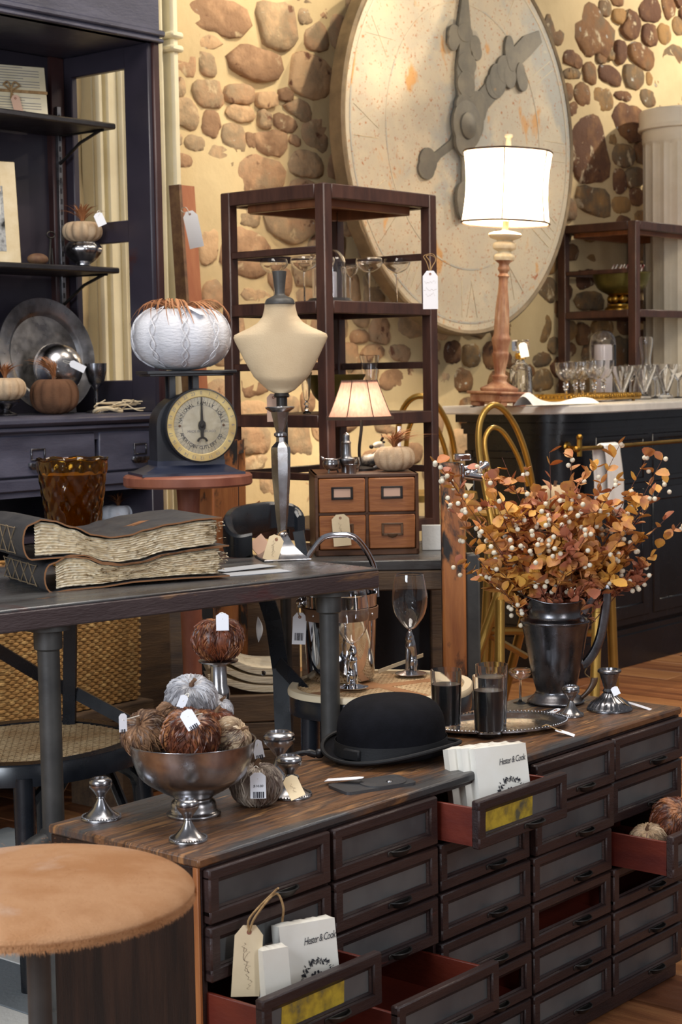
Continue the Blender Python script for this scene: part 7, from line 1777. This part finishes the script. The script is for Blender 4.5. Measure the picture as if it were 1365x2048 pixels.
# old music sheet bundle on the upper shelf
p=hs(34,5.02,ZU); K=lambda a:mp(a,p.y)
t=thing('letter_bundle',p,ANG-.25,'bundle of old printed pages tied with ribbon on the upper hutch shelf','papers'); t.rotation_euler=(-.14,0,ANG-.35)
W_=K(125)/.75; H_=K(104)
b=MB(); b.box(-W_*.62,W_*.38,-.012,.0,0,H_,.002); part('pages',b,pm('old_page',srgb(212,202,176),.9,var=srgb(196,184,152),vs=8),t)
b=MB()
for i in range(17):
    if 8<=i<=10: continue
    b.box(-W_*.56,W_*(.30 if i%4 else .1),-.0128,-.012,H_*(.95-.052*i),H_*(.95-.052*i)+.0022)
part('print_lines',b,M['ink_soft'],t,smooth=False)
b=MB(); b.box(-W_*.63,W_*.39,-.0145,.002,H_*.47,H_*.53,.001); part('ribbon',b,M['twine'],t)
b=MB(); cxx=-.02
for sg in (-1,1): string(b,[(cxx,-.016,H_*.5),(cxx+sg*.02,-.022,H_*.56),(cxx+sg*.03,-.022,H_*.60),(cxx+sg*.012,-.02,H_*.66),(cxx,-.017,H_*.5),(cxx+.004+sg*.008,-.018,H_*.34)],.003)
part('bow',b,M['twine'],t)
tg2=tagcard('price_tag',.075,.034,M['pink_card'],'faded pink tag hanging on the letter bundle in the hutch'); tg2.location=t.matrix_basis@Vector((cxx+.01,-.025,H_*.34)); tg2.rotation_euler=(0,-.25,ANG-.35)
# framed old photograph on lower shelf
p=hs(14,5.0,ZL); K=lambda a:mp(a,p.y); t=thing('mounted_photograph',p,0,'large old photograph mounted on cream card, leaning on the lower hutch shelf','photograph'); t.rotation_euler=(-.10,0,ANG-.30)
W_=.40;H_=K(206)
b=MB(); b.box(-W_,.055,-.006,0,0,H_,.003); part('mount',b,pm('aged_mount',srgb(212,196,164),.85,var=srgb(190,168,126),vs=7),t)
b=MB(); b.box(-W_+.05,.0,-.0075,-.006,H_*.13,H_*.76); part('photo_print',b,M['photo_dark'],t)
b=MB(); b.box(-W_+.07,-.012,-.0085,-.0072,H_*.48,H_*.66); part('photo_sky',b,M['photo_dark'] if False else pm('photo_pale',srgb(196,194,186),.4,var=srgb(150,148,142),vs=20),t)
tg2=tagcard('price_tag',.10,.05,M['manila'],'manila tag at the top of the mounted photograph in the hutch'); tg2.location=t.matrix_basis@Vector((-.035,-.011,H_*.94)); tg2.rotation_euler=(-.1,0,ANG-.30)
# corkscrew / scissors-like key
p=hs(98,5.05,ZL); K=lambda a:mp(a,p.y); t=thing('iron_key',p,ANG,'tall thin black iron key standing on the lower hutch shelf','key')
b=MB(); b.tube([(0,0,0),(.01,0,K(48)),(.012,0,K(58))],.005,8); b.tube([(.02,0,0),(.016,0,K(40))],.004,8); b.tube([(.014+K(10)*math.cos(2*PI*i/20),0,K(66)+K(6)*math.sin(2*PI*i/20)) for i in range(20)],.003,6,closed=True); part('key',b,M['iron'],t)
# dark ring / shell
p=hs(76,4.95,ZL); b=MB(); b.ball((0,0,.022),(.045,.03,.022),16,10); o=solo('tortoise_shell_box',b,M['stem_brown'],'small dark oval shell box beside the mounted photograph','box',loc=p,rz=ANG)
# lower shelf pumpkin on silver pot
p=hs(167,4.98,ZL); Yp=p.y; K=lambda a:mp(a,Yp); t=thing('silver_pot',p,0,'shiny ribbed silver pot on the lower hutch shelf under a pumpkin','pot')
b=MB(); b.lathe(sprof([(K(16),0),(K(18),K(3)),(K(14),K(8)),(K(26),K(16)),(K(37),K(30)),(K(38),K(40)),(K(32),K(48))],4)+[(K(31),K(50)),(0,K(50))],48,fn=lambda t_,r,z:1-.05*abs(math.sin(5*t_))**4); part('pot',b,M['silver'],t)
knit_pumpkin(p+Vector((0,0,K(50))),K(40),'cream_knit','cream knit pumpkin with upright ginger feathers on the silver pot',ribs=12,sq=.56,hackle=34,seed=12,hl=1.5,spread=.9,stemh=.15,amp=.12)
hang_tag(None,at(197,432,Yp-K(38)),.05,.034,'white tag on the pumpkin above the silver pot',kind='plain',roll=-.4,face=.2)
# platter and round bowl on the counter
p=hs(104,5.03,ZC); K=lambda a:mp(a,p.y); t=thing('pewter_platter',p,0,'large round tarnished pewter platter leaning in the hutch','platter')
Rp=K(116); t.rotation_euler=(-.16,0,ANG-.08)
b=MB(); b.lathe([(0,.0),(Rp*.70,.0),(Rp*.74,.008),(Rp*.78,.014),(Rp*.97,.018),(Rp,.020),(Rp*1.0,.014),(Rp*.78,.008),(Rp*.72,-.004),(0,-.004)],72,T(0,0,Rp)@R(PI/2,'X')); part('platter',b,M['pewterbright'],t,ang=40)
p=hs(122,4.97,ZC); K=lambda a:mp(a,p.y); t=thing('silver_dish',p,0,'round silver bowl standing on edge against the pewter platter','bowl'); Rp=K(52); t.rotation_euler=(-.12,0,ANG-.25)
b=MB(); b.lathe(sprof([(Rp,.0),(Rp*.97,-.02),(Rp*.8,-.055),(Rp*.45,-.078),(0,-.084)],4)+[(0,-.080),(Rp*.45,-.074),(Rp*.78,-.05),(Rp*.95,-.018),(Rp*.97,.002)],56,T(0,0,Rp+K(38))@R(-PI/2,'X')@S(1,1,-1)@S(1,1,-1),cap=False); part('bowl',b,M['silver'],t,ang=60)
b=MB(); b.box(-.05,.05,-.03,.05,0,K(38)); b.box(-.05,.05,.03,.04,0,K(70)); part('stand',b,M['black_wood'],t)
# hutch counter pumpkins, goblet, cup
knit_pumpkin(hs(110,4.86,ZC),mp(49,hs(110,4.86,ZC).y),'brown_knit','brown ribbed knit pumpkin with ginger feathers on the hutch counter',ribs=12,sq=.78,hackle=34,seed=14,hl=1.35,spread=.5,lean=-.35,stemh=.15,amp=.08)
p=hs(12,4.88,ZC); K=lambda a:mp(a,p.y); t=thing('silver_pot',p,0,'small dark silver footed cup under the cream pumpkin at far left','pot')
b=MB(); b.lathe(sprof([(K(22),0),(K(23),K(4)),(K(9),K(10)),(K(12),K(16)),(K(26),K(26)),(K(28),K(30))],4)+[(0,K(30))],36); part('pot',b,M['pewter'],t)
knit_pumpkin(p+Vector((0,0,K(30))),K(42),'cream_knit','cream knit pumpkin at far left of the hutch counter',ribs=12,sq=.60,hackle=36,seed=15,hl=1.2,spread=.6,stemh=.15,amp=.12,lean=.2)
p=hs(194,4.92,ZC); K=lambda a:mp(a,p.y); t=thing('pewter_goblet',p,0,'dark pewter wine goblet standing on the hutch counter','goblet')
b=MB(); b.lathe(sprof([(K(22),0),(K(20),K(3)),(K(6),K(8)),(K(4),K(20)),(K(4),K(42)),(K(7),K(50)),(K(15),K(60)),(K(21),K(80)),(K(22),K(98))],4)+[(K(20),K(98)),(K(17),K(76)),(0,K(62))],36,cap=False); part('goblet',b,M['pewter'],t,ang=50)
hang_tag(None,at(146,728,hs(110,4.86,ZC).y-.06),.060,.026,'white tag sticking out of the brown knit pumpkin',kind='plain',roll=-1.1,tie=at(128,722,6.4))
# twine and white ring tangle
p=hs(228,4.80,ZC); b=MB(); rr=random.Random(8)
b.tube([(.062*math.cos(2*PI*i/30)-.03,.035*math.sin(2*PI*i/30),.012+.008*math.sin(2*PI*i/30*2)) for i in range(30)],.006,8,closed=True)
for k_ in range(3): b.tube(smoothpath([(rr.uniform(-.10,.22),rr.uniform(-.05,.05),rr.uniform(.005,.05)) for _ in range(7)],6),.0024,6)
solo('rope_tangle',b,M['manila'],'tangle of pale rope rings and tags on the hutch counter','rope',loc=p,rz=ANG)
# white pumpkin on the dark lower shelf
p=hs(238,4.88,.955); knit_pumpkin(p,mp(38,p.y),'white_knit','white pumpkin with brown feathers on the dark lower hutch shelf',ribs=9,sq=.55,hackle=34,seed=19,hl=1.1,spread=1.0,stemh=.15)
